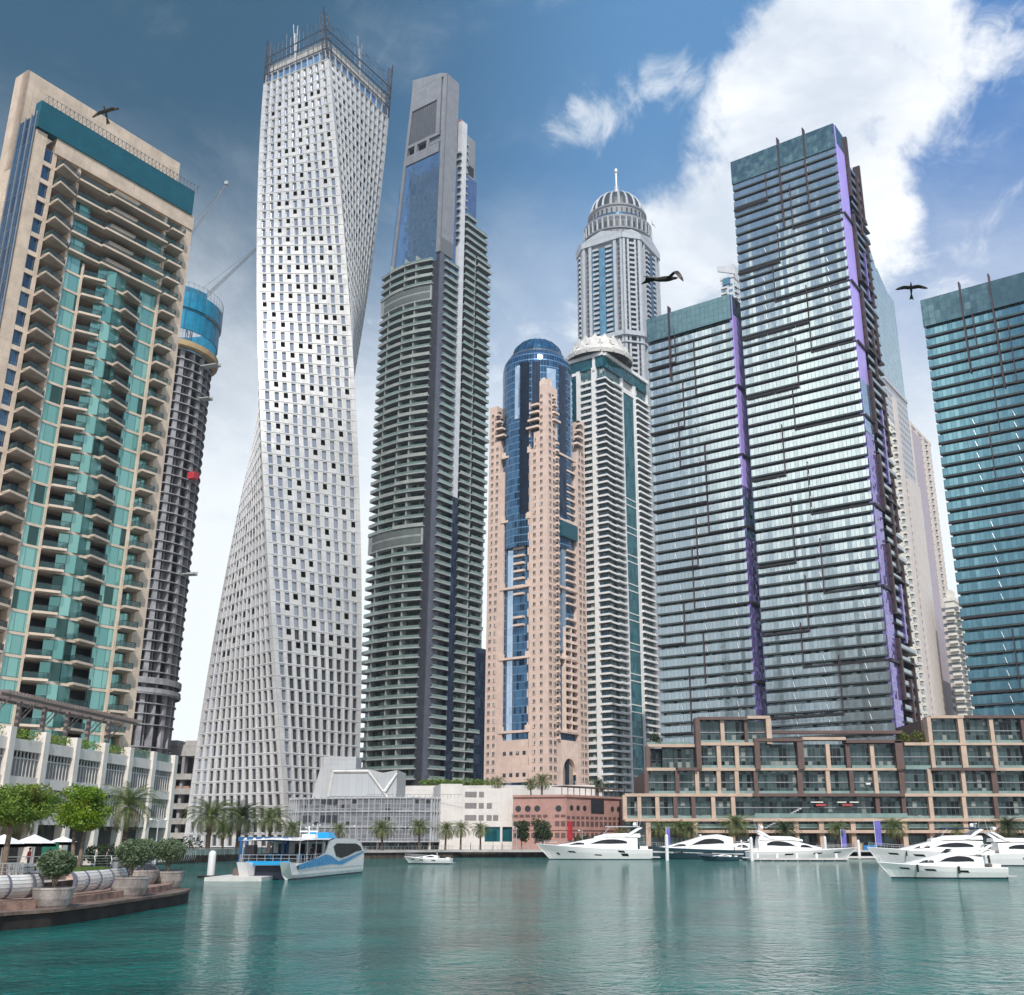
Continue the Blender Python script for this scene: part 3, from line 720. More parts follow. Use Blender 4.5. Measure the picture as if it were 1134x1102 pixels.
    for k in range(4):
        F = TF(k); side = SIDES[k]
        gl.wall(F, .5, side-.5, ZTOP, ZTOP+4.5, -.6, n=1)
        for j in range(11): pl.box(F, 1.2+j*(side-2.4)/10-.15, 1.2+j*(side-2.4)/10+.15, ZTOP, ZTOP+4.5, -.6, .1)
        pl.box(F, 0, side, ZTOP-.2, ZTOP+.2, -1, .2)
        for j in range(10):
            a = 1.4+j*(side-2.8)/10; pl.box(F, a+.2, a+(side-2.8)/10-.2, ZTOP+5.2, ZTOP+9.6, -1, -.6); 
        for z in (ZTOP+5, ZTOP+10, ZTOP+14.2): 
            for o in (0,): st.tube(F.P(0, z, .2), F.P(side, z, .2), .32, k=4)
        H = ZTOP+25
        for dx in (.0, 2.6):
            st.tube(F.P(dx, ZTOP, 0), F.P(dx, H-(dx > 0)*3, 0), .26, k=4); st.tube(F.P(side-dx, ZTOP, 0), F.P(side-dx, H-(dx > 0)*3, 0), .26, k=4)
        z = ZTOP
        while z < H-4:
            st.tube(F.P(0, z, 0), F.P(2.6, z+3.2, 0), .15, k=4); st.tube(F.P(side, z, 0), F.P(side-2.6, z+3.2, 0), .15, k=4); st.tube(F.P(0, z+3.2, 0), F.P(2.6, z+3.2, 0), .12, k=4); st.tube(F.P(side, z+3.2, 0), F.P(side-2.6, z+3.2, 0), .12, k=4); z += 3.2
        for j in range(1, 14):
            a = side*j/14.; h = H-3-3.5*abs(math.sin(j*1.9))
            thin.tube(F.P(a, ZTOP+4, .1), F.P(a, h, .1), .11 if j % 7 else .30, k=4)
            if j < 13:
                z = ZTOP+16+(j % 3)*1.4; thin.tube(F.P(a, z, .1), F.P(side*(j+1)/14., z, .1), .09, k=4)
                for z in (ZTOP+7.5, ZTOP+12.2): thin.tube(F.P(a, z, .1), F.P(side*(j+1)/14., z, .1), .08, k=4)
                if j % 3 == 0: thin.tube(F.P(a, ZTOP+10, .1), F.P(side*(j+1)/14., ZTOP+14.2, .1), .09, k=4)
                z = ZTOP+19.5-(j % 2)*1.6; thin.tube(F.P(a, z, .1), F.P(side*(j+1)/14., z, .1), .08, k=4)
        m = F.P(side/2, ZTOP+4, 0); thin.tube(m, F.P(side/2+1.6, H-2, 0), .25, k=4); thin.tube(m, F.P(side/2-1, H, 0), .22, k=4)
        thin.tube(F.P(side-2.6, ZTOP+6, 0), F.P(side, ZTOP+20, 0), .2, k=4)
    gl.build('clerestory', M['g_blue'], T); pl.build('plant_screen', M['concrete_light'], T); st.build('crown_frame', M['crown_steel'], T); thin.build('crown_rod', M['crown_steel'], T)
    F0 = [TF(k).P(0, ZTOP+.2, -1) for k in range(4)]
    r = MB(); r.poly(F0, 0); r.build('roof', M['concrete_light'], T)
twist_tower()
# ================================================================ dark tapered tower with balconies
def tapered_tower():
    C0 = (x_at(465, 385), 385.); u = (-UL[0], -UL[1])
    Wl = 31.5; lo = (C0[0]+UL[0]*Wl, C0[1]+UL[1]*Wl)
    T = thing('tapered_tower', 'tall dark grey-green tower with curved balconies, tapering to a pale notched crown over blue glass', 'tower', (C0[0], C0[1], 0))
    class Bow(Fr):                                      # left facade: bows outwards in plan
        def __init__(s, o, u, W, b): Fr.__init__(s, o, u); s.W = W; s.b = b
        def P(s, a, z, d):
            t = max(0, min(1, a/s.W)); e = s.b*(1-(1.06*t-.0)**2.0)*min(1, .35+t*3.)*.9 if t < .94 else s.b*.05
            e = s.b*4*t*(1-t)
            return Fr.P(s, a, z, d+e)
    FL = Bow(lo, u, Wl-3.2, 2.6); FR = Fr(C0, UR); Wr = 33.
    FP = Fr(C0, u)                                       # pier frame (s<0 towards the left)
    FH = 3.62; Z0 = 3.; N = 65; NB = 68                 # balcony storeys
    ZB = Z0+N*FH
    # ---- inner glass walls
    g = MB(); g.wall(FL, 0, Wl-3.2, 0, ZB, -1.9, n=14); g.build('left_glazing', M['g_damac'], T)
    g = MB(); g.wall(FR, 1.8, Wr, 0, ZB+20, -1.7); g.build('right_glazing', M['g_damac'], T)
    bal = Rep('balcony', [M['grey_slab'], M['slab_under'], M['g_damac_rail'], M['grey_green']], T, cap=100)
    balr = Rep('side_balcony', [M['grey_slab'], M['slab_under'], M['g_damac_rail'], M['grey_green']], T, cap=100)
    def balc(rep, F, a, b, z, out, n=1, rail=1.15, solidrail=False):
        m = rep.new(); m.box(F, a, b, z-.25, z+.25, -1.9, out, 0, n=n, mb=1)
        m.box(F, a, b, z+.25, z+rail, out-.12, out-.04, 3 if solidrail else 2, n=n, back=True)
    lou = {NB-4: 1, 64: 0}
    for k in range(N):
        z = Z0+k*FH
        if k in (30, 31, 59, 60):
            m = bal.new(); m.box(FL, -.3, Wl-3.4, z-.2, z+FH, -1.9, .9, 0, n=10)
            m.box(FL, 2.5, Wl-3.9, z+.5, z+FH-.4+(.0), .9, .98, 1, n=10)
            continue
        hi = k > 31
        # long curved band broken by cross walls
        segs = ((-.5, 5.8), (6.2, 14.8), (15.2, 28.6))
        for i, (a, b) in enumerate(segs):
            balc(bal, FL, a, b, z, 1.25+.25*(i == 2), n=3 if i else 2, solidrail=(hi and (k*7+i*3) % 5 < 2))
    bal.done()
    cw = Rep('cross_wall', [M['grey_green']], T)
    for a in (5.8, 14.8, 20.6):
        for k in range(0, N, 8):
            m = cw.new(); m.box(FL, a, a+.4, Z0+k*FH, Z0+min(N, k+8)*FH, -1.9, .95, back=True)
    cw.done()
    # corner pier: slate
    p = MB(); p.box(FP, -3.6, 0., 0, ZB+.5, -6, .5); p.box(Fr(C0, UR), -.5, 1.9, 0, ZB+.8, -4, .5); p.build('corner_pier', M['slate_panel'], T)
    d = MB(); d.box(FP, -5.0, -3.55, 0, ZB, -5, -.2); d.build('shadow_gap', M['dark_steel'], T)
    # right facade
    strip = MB(); zs = Z0+36*FH
    strip.box(FR, 11.2, 14.6, zs, ZB+72, -1.7, .7); strip.build('metal_strip', M['cool_white'], T)
    s2 = MB(); s2.box(FR, 11.2, 15.2, 0, zs, -1.7, .5); s2.build('glass_strip', M['g_navy'], T)
    for k in range(N+3):
        z = Z0+k*FH
        if k < N: balc(balr, FR, 2.2, 11.0, z, 1.3)
        balc(balr, FR, 15.3, 22.3, z, 1.2, solidrail=k % 3 == 0)
        balc(balr, FR, 22.6, Wr-.6 if k > 34 else Wr-4.5+3.0*min(1, k/34.), z, 1.75 if k % 11 else 2.3, solidrail=k % 7 == 3)
    balr.done()
    ew = MB(); ew.box(FR, Wr-.6, Wr, 0, ZB+12, -14, -.3); ew.box(FR, 22.3, 22.7, 0, ZB+8, -1.7, .8); ew.build('end_wall', M['grey_green'], T)
    nv = MB(); nv.wall(FR, 26.5, Wr, 0, Z0+20*FH, 1.9); nv.quad(FR.P(26.5, 0, 1.9), FR.P(26.5, 0, 1.9), FR.P(26.5, 1, 1.9), FR.P(26.5, 1, 1.9)); nv.build('dark_glass_bay', M['g_navy'], T)
    back = MB(); Bp = [FL.P(0, 0, 0), FR.P(0, 0, 0), FR.P(Wr, 0, 0), FR.P(Wr, 0, -26), Fr.P(FL, 0, 0, -26)]
    back.prism([(q[0], q[1]) for q in (FP.P(-Wl+1, 0, -2.5), FP.P(-1, 0, -2.5), FR.P(Wr-1, 0, -2.5), FR.P(Wr-1, 0, -24), FP.P(-Wl+1, 0, -Wr+4))], 0, ZB-1); back.build('core', M['concrete_dark'], T)
    # ---- upper body: tapering blue glass slab and crown
    ZC = z_at(165, 389); ZU = z_at(95, 392)
    FPn = FP
    def TQ(m, s0, s1, z0, z1, d0, d1, e0=0., e1=0., mi=0, F=FP):
        # tapering panel on the left facade: the left edge leans in, the plane leans back
        P = F.P
        m.quad(P(s0[0], z0, d0), P(s0[1], z0, d0), P(s1[1], z1, d1), P(s1[0], z1, d1), mi, [(s0[0], z0), (s0[1], z0), (s1[1], z1), (s1[0], z1)])
    dz = lambda z: 0.6-(z-ZB)*.010
    lef = lambda z: -28.6+(z-ZB)*(28.6-22.0)/(ZU-ZB)     # leaning left edge
    def band(name, mat, fs0, fs1, za, zb, F=FP, off=0., ret=True, depth=3.):
        m = MB(); a0, a1, b0, b1 = fs0(za), fs1(za), fs0(zb), fs1(zb)
        TQ(m, (a0, a1), (b0, b1), za, zb, dz(za)+off, dz(zb)+off, F=F)
        P = F.P
        m.quad(P(a0, za, dz(za)-depth), P(a0, za, dz(za)+off), P(b0, zb, dz(zb)+off), P(b0, zb, dz(zb)-depth)); m.quad(P(a1, za, dz(za)+off), P(a1, za, dz(za)-depth), P(b1, zb, dz(zb)-depth), P(b1, zb, dz(zb)+off))
        m.quad(P(b0, zb, dz(zb)+off), P(b1, zb, dz(zb)+off), P(b1, zb, dz(zb)-depth), P(b0, zb, dz(zb)-depth)); m.quad(P(a1, za, dz(za)+off), P(a0, za, dz(za)+off), P(a0, za, dz(za)-depth), P(a1, za, dz(za)-depth))
        m.build(name, M[mat], T)
    ZG = z_at(172, 389)
    band('blue_glazing', 'g_blue', lambda z: lef(z)+3.4, lambda z: -1.6, ZB-4, ZG)
    band('side_glazing', 'g_blue', lambda z: lef(z)-.2, lambda z: lef(z)+1.9, ZB-4, ZG-8, off=-.8)
    band('frame', 'crown_grey', lambda z: lef(z)+1.9, lambda z: lef(z)+3.4, ZB-6, ZU, off=.5, depth=8)
    band('frame', 'crown_grey', lambda z: -1.6, lambda z: .6, ZB-.5, ZU, off=.5, depth=8)
    band('louvre', 'louvre', lambda z: lef(z)+3.4+0, lambda z: -2.6-2, ZC+7, ZU-11, off=.0)
    band('frame', 'crown_grey', lambda z: lef(z)+3.4, lambda z: -2.6, ZU-11, ZU, off=.45, depth=8)
    band('frame', 'crown_grey', lambda z: -4.8, lambda z: -2.6, ZC+7, ZU-11, off=.45, depth=8)
    band('frame', 'crown_grey', lambda z: lef(z)+3.4, lambda z: -2.6, ZG, ZC+1.5, off=.45, depth=8)
    band('frame', 'crown_grey', lambda z: lef(z)+3.4, lambda z: -2.6, ZC+5.6, ZC+7.2, off=.45, depth=8)
    band('dark_opening', 'dark', lambda z: lef(z)+3.4, lambda z: -2.6, ZC+1.5, ZC+5.6, off=-1.2)
    for a, b in ((.22, .30), (.60, .68)):
        band('frame', 'crown_grey', lambda z: (lef(z)+3.4)*(1-a)-2.6*a, lambda z: (lef(z)+3.4)*(1-b)-2.6*b, ZC+1.5, ZC+5.6, off=.45)
    m = MB(); P = FP.P; a0, a1, dd = lef(ZU)+1.9, .6, dz(ZU)+.5
    f = [P(a0, ZU, dd), P(a1, ZU, dd), P(a1, ZU+.6, dd), P(a1-4, ZU+2.6, dd), P(a0, ZU+6.5, dd)]; g = [(x, y, z) for x, y, z in [P(a0, ZU, dd-8), P(a1, ZU, dd-8), P(a1, ZU+.6, dd-8), P(a1-4, ZU+2.6, dd-8), P(a0, ZU+6.5, dd-8)]]
    m.poly(f); m.poly(g[::-1])
    for i in range(5): j = (i+1) % 5; m.quad(f[j], f[i], g[i], g[j])
    m.build('crown_peak', M['crown_grey'], T)
    # right side of the upper body
    def rb(name, mat, a, b, z0, z1, d1=.6, d0=-8, F=FR): m = MB(); m.box(F, a, b, z0, z1, d0, d1); return m.build(name, M[mat], T)
    rb('silver_glazing', 'g_silver', .6, 6.2, ZB+8, ZG+6, .4); rb('silver_glazing', 'g_silver', 6.2, 9.4, ZB-10, ZG-4, .3)
    rb('crown_side', 'crown_grey', .5, 6.4, ZG+6, ZU-3, .45, -10); rb('dark_opening', 'dark', 2.4, 5.2, ZG+9, ZG+13.5, .5, 0)
    rb('inner_slot', 'dark_room', 8.2, 15., ZB-4, ZG-1, -2.5)
    rb('inner_fin', 'rose', 12.2, 14.8, ZG-12, ZG+24, -1.0, -9)
    rb('crown_side', 'crown_grey', 14.8, 21.3, ZG-4, ZG+17, .2, -10); rb('dark_opening', 'dark', 16.4, 20.4, ZG-3, ZG+2, .3, 0)
    rb('silver_glazing', 'g_silver', 15.2, 22.8, ZB+24, ZG-4, .3, -8)
    rb('inner_slot', 'dark_room', 8.2, 12.2, ZG-1, ZG+22, -3.5, -9)
    sl = Rep('upper_balcony', [M['grey_slab'], M['slab_under'], M['g_damac_rail']], T)
    for k in range(3, 19):
        z = ZB+k*FH; b = 30.5 if k < 7 else 22.5
        if k < 16: m = sl.new(); m.box(FR, 9.5, 11.1, z-.3, z+.5, -2, 1.2, mb=1)
        if k < 8: m = sl.new(); m.box(FR, 15.3, b, z-.3, z+.4, -2, 1.3, mb=1); m.box(FR, 15.3, b, z+.4, z+1.2, 1.15, 1.25, 2)
        if k < 18: m = sl.new(); m.box(FR, 14.5, 16., z-.3, z+.5, -2, .8, mb=1)
    sl.done()
    ub = MB(); ub.prism([(q[0], q[1]) for q in (FP.P(-22, 0, -3), FP.P(-1, 0, -3), FR.P(21, 0, -3), FR.P(21, 0, -18), FP.P(-20, 0, -24))], ZB-2, ZG+14); ub.build('upper_core', M['crown_grey'], T)
tapered_tower()
# ================================================================ peach tower with a glass drum and dome
def peach_tower():
    C0 = (x_at(608, 440)-.3, 440.); u = (-UL[0], -UL[1]); Wl = 33.; Wr = 31.
    lo = (C0[0]+UL[0]*Wl, C0[1]+UL[1]*Wl)
    FL = Fr(lo, u); FR = Fr(C0, UR)
    T = thing('peach_tower', 'peach stone tower with rows of small windows wrapped round a blue glass drum and dome', 'tower', (C0[0], C0[1], 0))
    cen = (lo[0]+UR[0]*Wr/2+u[0]*Wl/2, lo[1]+UR[1]*Wr/2+u[1]*Wl/2)
    FH = 3.45; Z0 = 6.
    ZA = z_at(425, 440)          # apex of the front corner
    win = Rep('window', [M['g_win'], M['peach_light']], T); wall = MB(); tie = Rep('tie_beam', [M['peach_light']], T)
    def pane(F, a, z, w=1.25, h=1.45, d=0):
        m = win.new(); m.box(F, a-w/2, a+w/2, z+1.0, z+1.0+h, -.3, d+.03, 0); m.box(F, a-w/2-.15, a+w/2+.15, z+.85, z+1.0, 0, d+.22, 1)
        m.box(F, a-.06, a+.06, z+1.0, z+1.0+h, d, d+.08, 1)
    # corner masses: front (both faces), left, right
    ND = int((ZA-Z0)/FH)
    def mass(F, a, b, ztop, deep=10, d=0): wall.box(F, a, b, 0, ztop, -deep, d)
    # left facade: masses [0,8.4], recess [8.4,22], [22,33]
    mass(FL, 0, 4.2, ZA-4, 12); mass(FL, 4.2, 6.6, ZA-22); mass(FL, 6.6, 9.0, ZA-38)
    mass(FL, 28.6, 32.99, ZA, 8.0); mass(FL, 25.4, 28.6, ZA-22); mass(FL, 23.0, 25.4, ZA-30)
    # right facade
    mass(FR, .01, 3.6, ZA, 4.2, .02); mass(FR, 3.6, 6.6, ZA-16); mass(FR, 6.6, 9.2, ZA-34)
    mass(FR, 27.4, Wr, ZA-9, 12); mass(FR, 24.6, 27.4, ZA-24); mass(FR, 22.6, 24.6, ZA-36)
    # gable top on the front corner
    g = MB(); P = FL.P
    for F, a0, a1 in ((FL, 28.6, 33.), (FR, 0, 3.6)):
        c = (a0+a1)/2; g.poly([F.P(a0, ZA, .05), F.P(a1, ZA, .05), F.P(a1, ZA+2, .05), F.P(c+.6, ZA+3.6, .05), F.P(c-.6, ZA+3.6, .05), F.P(a0, ZA+2, .05)]); g.box(F, a0, a1, ZA-.01, ZA+1.9, -1.2, .04)
    g.build('gable', M['peach_light'], T)
    for k in range(ND):
        z = Z0+k*FH
        for a, zt in ((1.9, ZA-4), (4.8, ZA-22), (25.9, ZA-24), (29.6, ZA)):
            if z+FH < zt: pane(FL, a, z)
        for a, zt in ((1.9, ZA), (5.2, ZA-16), (26., ZA-24), (28.9, ZA-9)):
            if z+FH < zt: pane(FR, a, z, w=1.8, h=1.7)
        if k % 2 == 0: wall.box(FL, 22.2, 23.3, z, z+FH, -6, 0)
    # balconies stepped near the shoulders and on the right face
    bal = Rep('balcony', [M['peach_light'], M['beige_under'], M['dark']], T)
    def shelf(F, a, b, z, out=1.6): m = bal.new(); m.box(F, a, b, z, z+1.0, -1, out, 0, mb=1); m.box(F, a+.2, b-.2, z+1.0, z+2.3, -1, .05, 2)
    for j in range(4): shelf(FL, 22.0+.9*j, 28.6, ZA-22+j*3.6+1.5, 1.4); shelf(FL, 4.2, 9.5-1.1*j, ZA-22+j*3.6+1.5, 1.4); shelf(FR, 3.6, 8.8-1.1*j, ZA-16+j*3.6-1., 1.4); shelf(FR, 22.5+1.*j, 27.4, ZA-24+j*3.6+1.5, 1.4)
    for k in range(2, ND-6): 
        z = Z0+k*FH
        if k > 10: shelf(FR, 6.2, 8.2, z, .9)
    # glazing in the middles
    zr0, zr1 = Z0+12*FH, ZA-14
    gl = MB(); gl.wall(FL, 9.0, 13.4, 0, ZA-38, -1.4); gl.build('pale_glazing', M['g_ice'], T)
    gl = MB(); gl.wall(FL, 13.4, 23.0, 0, ZA-30, -1.6); gl.wall(FL, 8.8, 10.2, 0, ZA-38, -1.0); gl.build('recess_glazing', M['g_orange'], T)
    gl = MB(); gl.wall(FR, 9.2, 22.6, Z0, ZA-34, -1.6); gl.build('side_glazing', M['g_orange'], T)
    gl = MB(); gl.box(FR, 12.0, 15.0, Z0+22*FH, ZA-30, -1.6, -.6); gl.build('pale_glazing', M['g_ice'], T)
    for k in range(3, ND-9):
        z = Z0+k*FH
        if (k % 9) not in (0, 1) and 24 < k:
            m = bal.new(); m.box(FL, 14.4, 20.0, z, z+.95, -1.6, .0, 0, mb=1)
        if k > 22 and k % 9: m = bal.new(); m.box(FR, 15., 22.2, z, z+.9, -1.6, .2, 0, mb=1)
        if 12 <= k <= 24:
            for a in (13.2, 18.): m = bal.new(); m.box(FR, a, a+4.2, z, z+1.3, -1.6, .5, 0, mb=1); m.box(FR, a-.3, a, z, z+FH, -1.6, .4, 0)
    for k in range(12, ND-6, 9):
        z = Z0+k*FH
        m = tie.new(); m.box(FL, 8., 23.6, z-.5, z+.45, -1.6, .35); m.box(FL, 21.4, 23.4, z-.4, z+2.4, -1.6, .33); m.box(FL, 7.4, 9.4, z-.4, z+2.4, -1.6, .33)
        m = tie.new(); m.box(FR, 8.6, 23.2, z-.5, z+.45, -1.6, .35)
    tie.done(); bal.done()
    m = MB(); m.box(FR, 9.6, 22.4, ZA-70, ZA-63, -1, 1.2); m.build('green_screen', M['teal_screen'], T)
    # portal blocks near the base
    base = MB(); zb = Z0+6*FH; base.box(FL, 8.4, 23., zb, zb+5.*FH, -3, .1)
    base.build('portal_block', M['peach'], T)
    for j in range(4): 
        for zz in (zb+2.2, zb+11.): m = win.new(); m.box(FL, 10+j*3.4, 11.6+j*3.4, zz, zz+1.6, 0, .14, 0)
    win.done()
    wall.build('wall', M['peach'], T)
    arch = MB(); c = 15.9; r = 5.0; zc = Z0+7*FH; n = 14
    top = Z0+11*FH
    for i in range(n):
        t0 = math.pi*i/n; t1 = math.pi*(i+1)/n
        x0, x1 = c-r*math.cos(t0), c-r*math.cos(t1); y0, y1 = zc+r*math.sin(t0)*1.3, zc+r*math.sin(t1)*1.3
        arch.quad(FR.P(x0, y0, 0), FR.P(x1, y1, 0), FR.P(x1, top, 0), FR.P(x0, top, 0)); arch.quad(FR.P(x0, y0, -1.5), FR.P(x1, y1, -1.5), FR.P(x1, y1, 0), FR.P(x0, y0, 0))
    arch.wall(FR, 9.2, c-r, 0, top, 0); arch.wall(FR, c+r, 22.6, 0, top, 0)
    arch.build('archway', M['peach_light'], T)
    ai = MB(); ai.wall(FR, c-r, c+r, 0, top-1, -1.45); ai.build('archway_wall', M['beige_under'], T)
    ag = MB(); ag.box(FR, c-1.3, c+1.3, 4, top-5, -1.45, -1.1); ag.build('archway_glazing', M['g_navy'], T)
    # core, drum and dome
    cb = MB(); cb.prism([(q[0], q[1]) for q in (FL.P(1, 0, -2.2), FL.P(Wl-2, 0, -2.2), FR.P(Wr-1, 0, -2.2), FR.P(Wr-1, 0, -Wl+1), FL.P(1, 0, -Wr+1))], 0, ZA-40); cb.build('core', M['peach'], T)
    ZD = z_at(408, 455); ZM = z_at(371, 455)
    rd = 16.6
    dr = MB(); A = Arc(cen, rd, 0); dr.wall(A, 0, 2*math.pi*rd, ZA-75, ZD, 0, n=48)
    dr.lathe((cen[0], cen[1], 0), [(rd, ZD), (rd*.965, ZD+3), (rd*.9, ZD+5.2), (rd*.80, ZD+7)], 48)
    dr.build('glass_drum', M['g_orange'], T)
    pb = MB()
    for a, w, z0, z1 in ((R_(-128), 2.6, ZA-14, ZD-2), (R_(-75), 4.6, ZA-2, ZD-4), (R_(-20), 2.5, ZA-30, ZD-6)):
        A2 = Arc(cen, rd+.15, a); pb.box(A2, 0, w, z0, z1, -.5, .2, n=4)
    pb.build('pale_glazing', M['g_ice'], T)
    nb = MB()
    for a, w in ((-118, 4.4), (-98, 3.6), (-52, 4.4)): nb.box(Arc(cen, rd+.08, R_(a)), 0, w, ZA-60, ZD-1, -.5, .1, n=4)
    nb.build('navy_glazing', M['g_navy'], T)
    ring = MB(); ring.lathe((cen[0], cen[1], 0), [(rd*.80, ZD+6.6), (rd*.80, ZD+7.6), (rd*.74, ZD+7.6)], 40)
    ring.build('dome_ring', M['slate_panel'], T)
    dm = MB(); prof = [(rd*.74*math.cos(t), ZD+7.4+(ZM-ZD-7.4)*math.sin(t)) for t in np.linspace(0, math.pi/2, 11)]
    dm.lathe((cen[0], cen[1], 0), prof, 36); dm.build('dome', M['g_dome'], T)
    rb = MB()
    for j in range(18):
        t = 2*math.pi*j/18
        for q in range(10): rb.tube((cen[0]+math.cos(t)*prof[q][0]*1.01, cen[1]+math.sin(t)*prof[q][0]*1.01, prof[q][1]), (cen[0]+math.cos(t)*prof[q+1][0]*1.01, cen[1]+math.sin(t)*prof[q+1][0]*1.01, prof[q+1][1]+.1), .14, k=4, cap=False)
    rb.build('dome_rib', M['g_navy'], T)
peach_tower()
glass('g_whitewin', (.08, .20, .22), (.04, .11, .13), 1.4, 3.35, .14, fcol=(.3, .31, .32), metal=.4, blind=.2)
# ================================================================ white balcony tower with teal glass and ring crown
def white_tower():
    C0 = (x_at(679, 470), 470.); u = (-UL[0], -UL[1]); Wl = 25.; Wr = 43.
    lo = (C0[0]+UL[0]*Wl, C0[1]+UL[1]*Wl); FL = Fr(lo, u); FR = Fr(C0, UR)
    T = thing('balcony_tower', 'white tower striped with balconies and teal glass, topped by a white petalled ring', 'tower', (C0[0], C0[1], 0))
    H = z_at(392, 470); FH = 3.35; Z0 = 4; N = int((H-8-Z0)/FH)
    w = MB(); w.prism([(q[0], q[1]) for q in (FL.P(.3, 0, -.6), FL.P(Wl-.6, 0, -.6), FR.P(Wr-.3, 0, -.6), FR.P(Wr-.3, 0, -24), FL.P(.3, 0, -30))], 0, H-1); w.build('core', M['concrete_light'], T)
    wh = MB()
    for a, b in ((0, 1.6), (9.4, 11.4), (18.2, 20.8)): wh.box(FL, a, b, 0, H-6 if a < 9 or a > 12 else H-6, -1, .7)
    for a, b in ((15.8, 17.6), (28.2, 30.2), (Wr-.6, Wr)): wh.box(FR, a, b, 0, H-7, -1, .7)
    wh.box(FL, 0, Wl+.3, H-.8, H+1, -2, 1.4); wh.box(FR, 0, Wr, H-.8, H+1, -2, 1.4); wh.box(FL, .2, 11.2, H-8, H-6.5, -1, .65)
    wh.box(FR, 15.8, 30.2, H-14, H-11.5, -1, .65)
    wh.poly([FL.P(0, H+1, 0), FL.P(Wl, H+1, 0), FR.P(Wr, H+1, 0), FR.P(Wr, H+1, -24), FL.P(0, H+1, -30)])
    wh.box(FL, 19.2, 20.6, H-8, H, -1, 1.2)
    wh.build('white_frame', M['white_paint'], T)
    t1 = MB(); t1.box(FL, .2, 19.2, H-6.4, H-.8, -1, .5); t1.box(FL, 20.6, Wl, H-6.4, H-.8, -1, .5); t1.box(FR, 0, Wr-1, H-6.8, H-.8, -1, .5); t1.build('teal_band', M['g_tealdark'], T)
    t2 = MB(); t2.wall(FL, 1.6, 9.4, 0, H-8, .15); t2.wall(FR, 17.6, 28.2, 0, H-14, .15); t2.build('teal_glazing', M['g_tealdark'], T)
    b2 = MB()
    for k in range(1, 14):
        z = H-8-62-(k-1)*14.2
        if z > 6:
            for dz_ in (0, 3.3): b2.box(FL, 1.6, 9.4, z-dz_, z-dz_+.5, -.3, .45); b2.box(FR, 17.6, 28.2, z-dz_, z-dz_+.5, -.3, .45)
    b2.build('band', M['white_paint'], T)
    bal = Rep('balcony', [M['white_paint'], M['slab_under'], M['g_princess']], T, cap=100); win = Rep('window', [M['dark_room'], M['g_princess']], T)
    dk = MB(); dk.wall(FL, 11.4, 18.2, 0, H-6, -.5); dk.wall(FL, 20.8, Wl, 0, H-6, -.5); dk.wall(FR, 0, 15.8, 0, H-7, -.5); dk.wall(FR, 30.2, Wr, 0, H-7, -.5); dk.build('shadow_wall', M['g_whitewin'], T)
    for k in range(N):
        z = Z0+k*FH
        m = bal.new(); m.box(FL, 11.8, 17.8, z, z+1.25, -1, .5, 0, mb=1)
        m = bal.new(); m.box(FL, 20.8, Wl+1.6, z, z+.9, -1, 1.3, 0, mb=1); m.box(FR, 0, 15.6, z, z+.9, -1, 1.3, 0, mb=1); m.box(FR, 7.5, 15.6, z+.4, z+1.2, 1.3, 1.6, 0)
        m.box(FL, 20.8, Wl+.2, z+.45, z+2.0, -.5, .2, 2)
        m = bal.new(); m.box(FR, 30.2, Wr-.4, z, z+1.0, -1, 1.7, 0, mb=1)
        m = win.new(); m.box(FR, 7.2, 8.6, z+.4, z+FH, -1, .2, 0)
    bal.done(); win.done()
    # petalled ring
    cc = (C0[0]+UL[0]*10+UR[0]*12, C0[1]+UL[1]*10+UR[1]*12)
    rg = MB(); npet = 16; zb = H+1
    rg.lathe((cc[0], cc[1], zb), [(17, 0), (17.5, 2.0), (15.2, 3.4), (14.6, 4.6), (13, 6.5), (11.5, 9.5), (10, 11.5), (0, 12)], 32)
    rg.build('crown_base', M['off_white'], T)
    pt = MB()
    for j in range(npet):
        t = 2*math.pi*j/npet; t1 = t+2*math.pi/npet
        for r0, r1, z0, z1 in ((17.2, 15.6, zb+1.6, zb+6.5), (13.8, 12.5, zb+6.2, zb+12.0)):
            tm = (t+t1)/2; c = lambda r, a, z: (cc[0]+math.cos(a)*r, cc[1]+math.sin(a)*r, z)
            g = .04
            pt.poly([c(r0, t+g, z0), c(r0, t1-g, z0), c(r1+.5, t1-g, (z0+z1)/2), c(r1, tm, z1), c(r1+.5, t+g, (z0+z1)/2)])
            pt.poly([c(r0-.4, t1-g, z0), c(r0-.4, t+g, z0), c(r1+.1, t+g, (z0+z1)/2), c(r1-.4, tm, z1), c(r1+.1, t1-g, (z0+z1)/2)])
            pt.tube(c(r0+.3, t, z0-1), c(r1, t, (z0+z1)/2), .28, k=4)
    pt.build('crown_petal', M['off_white'], T)
white_tower()

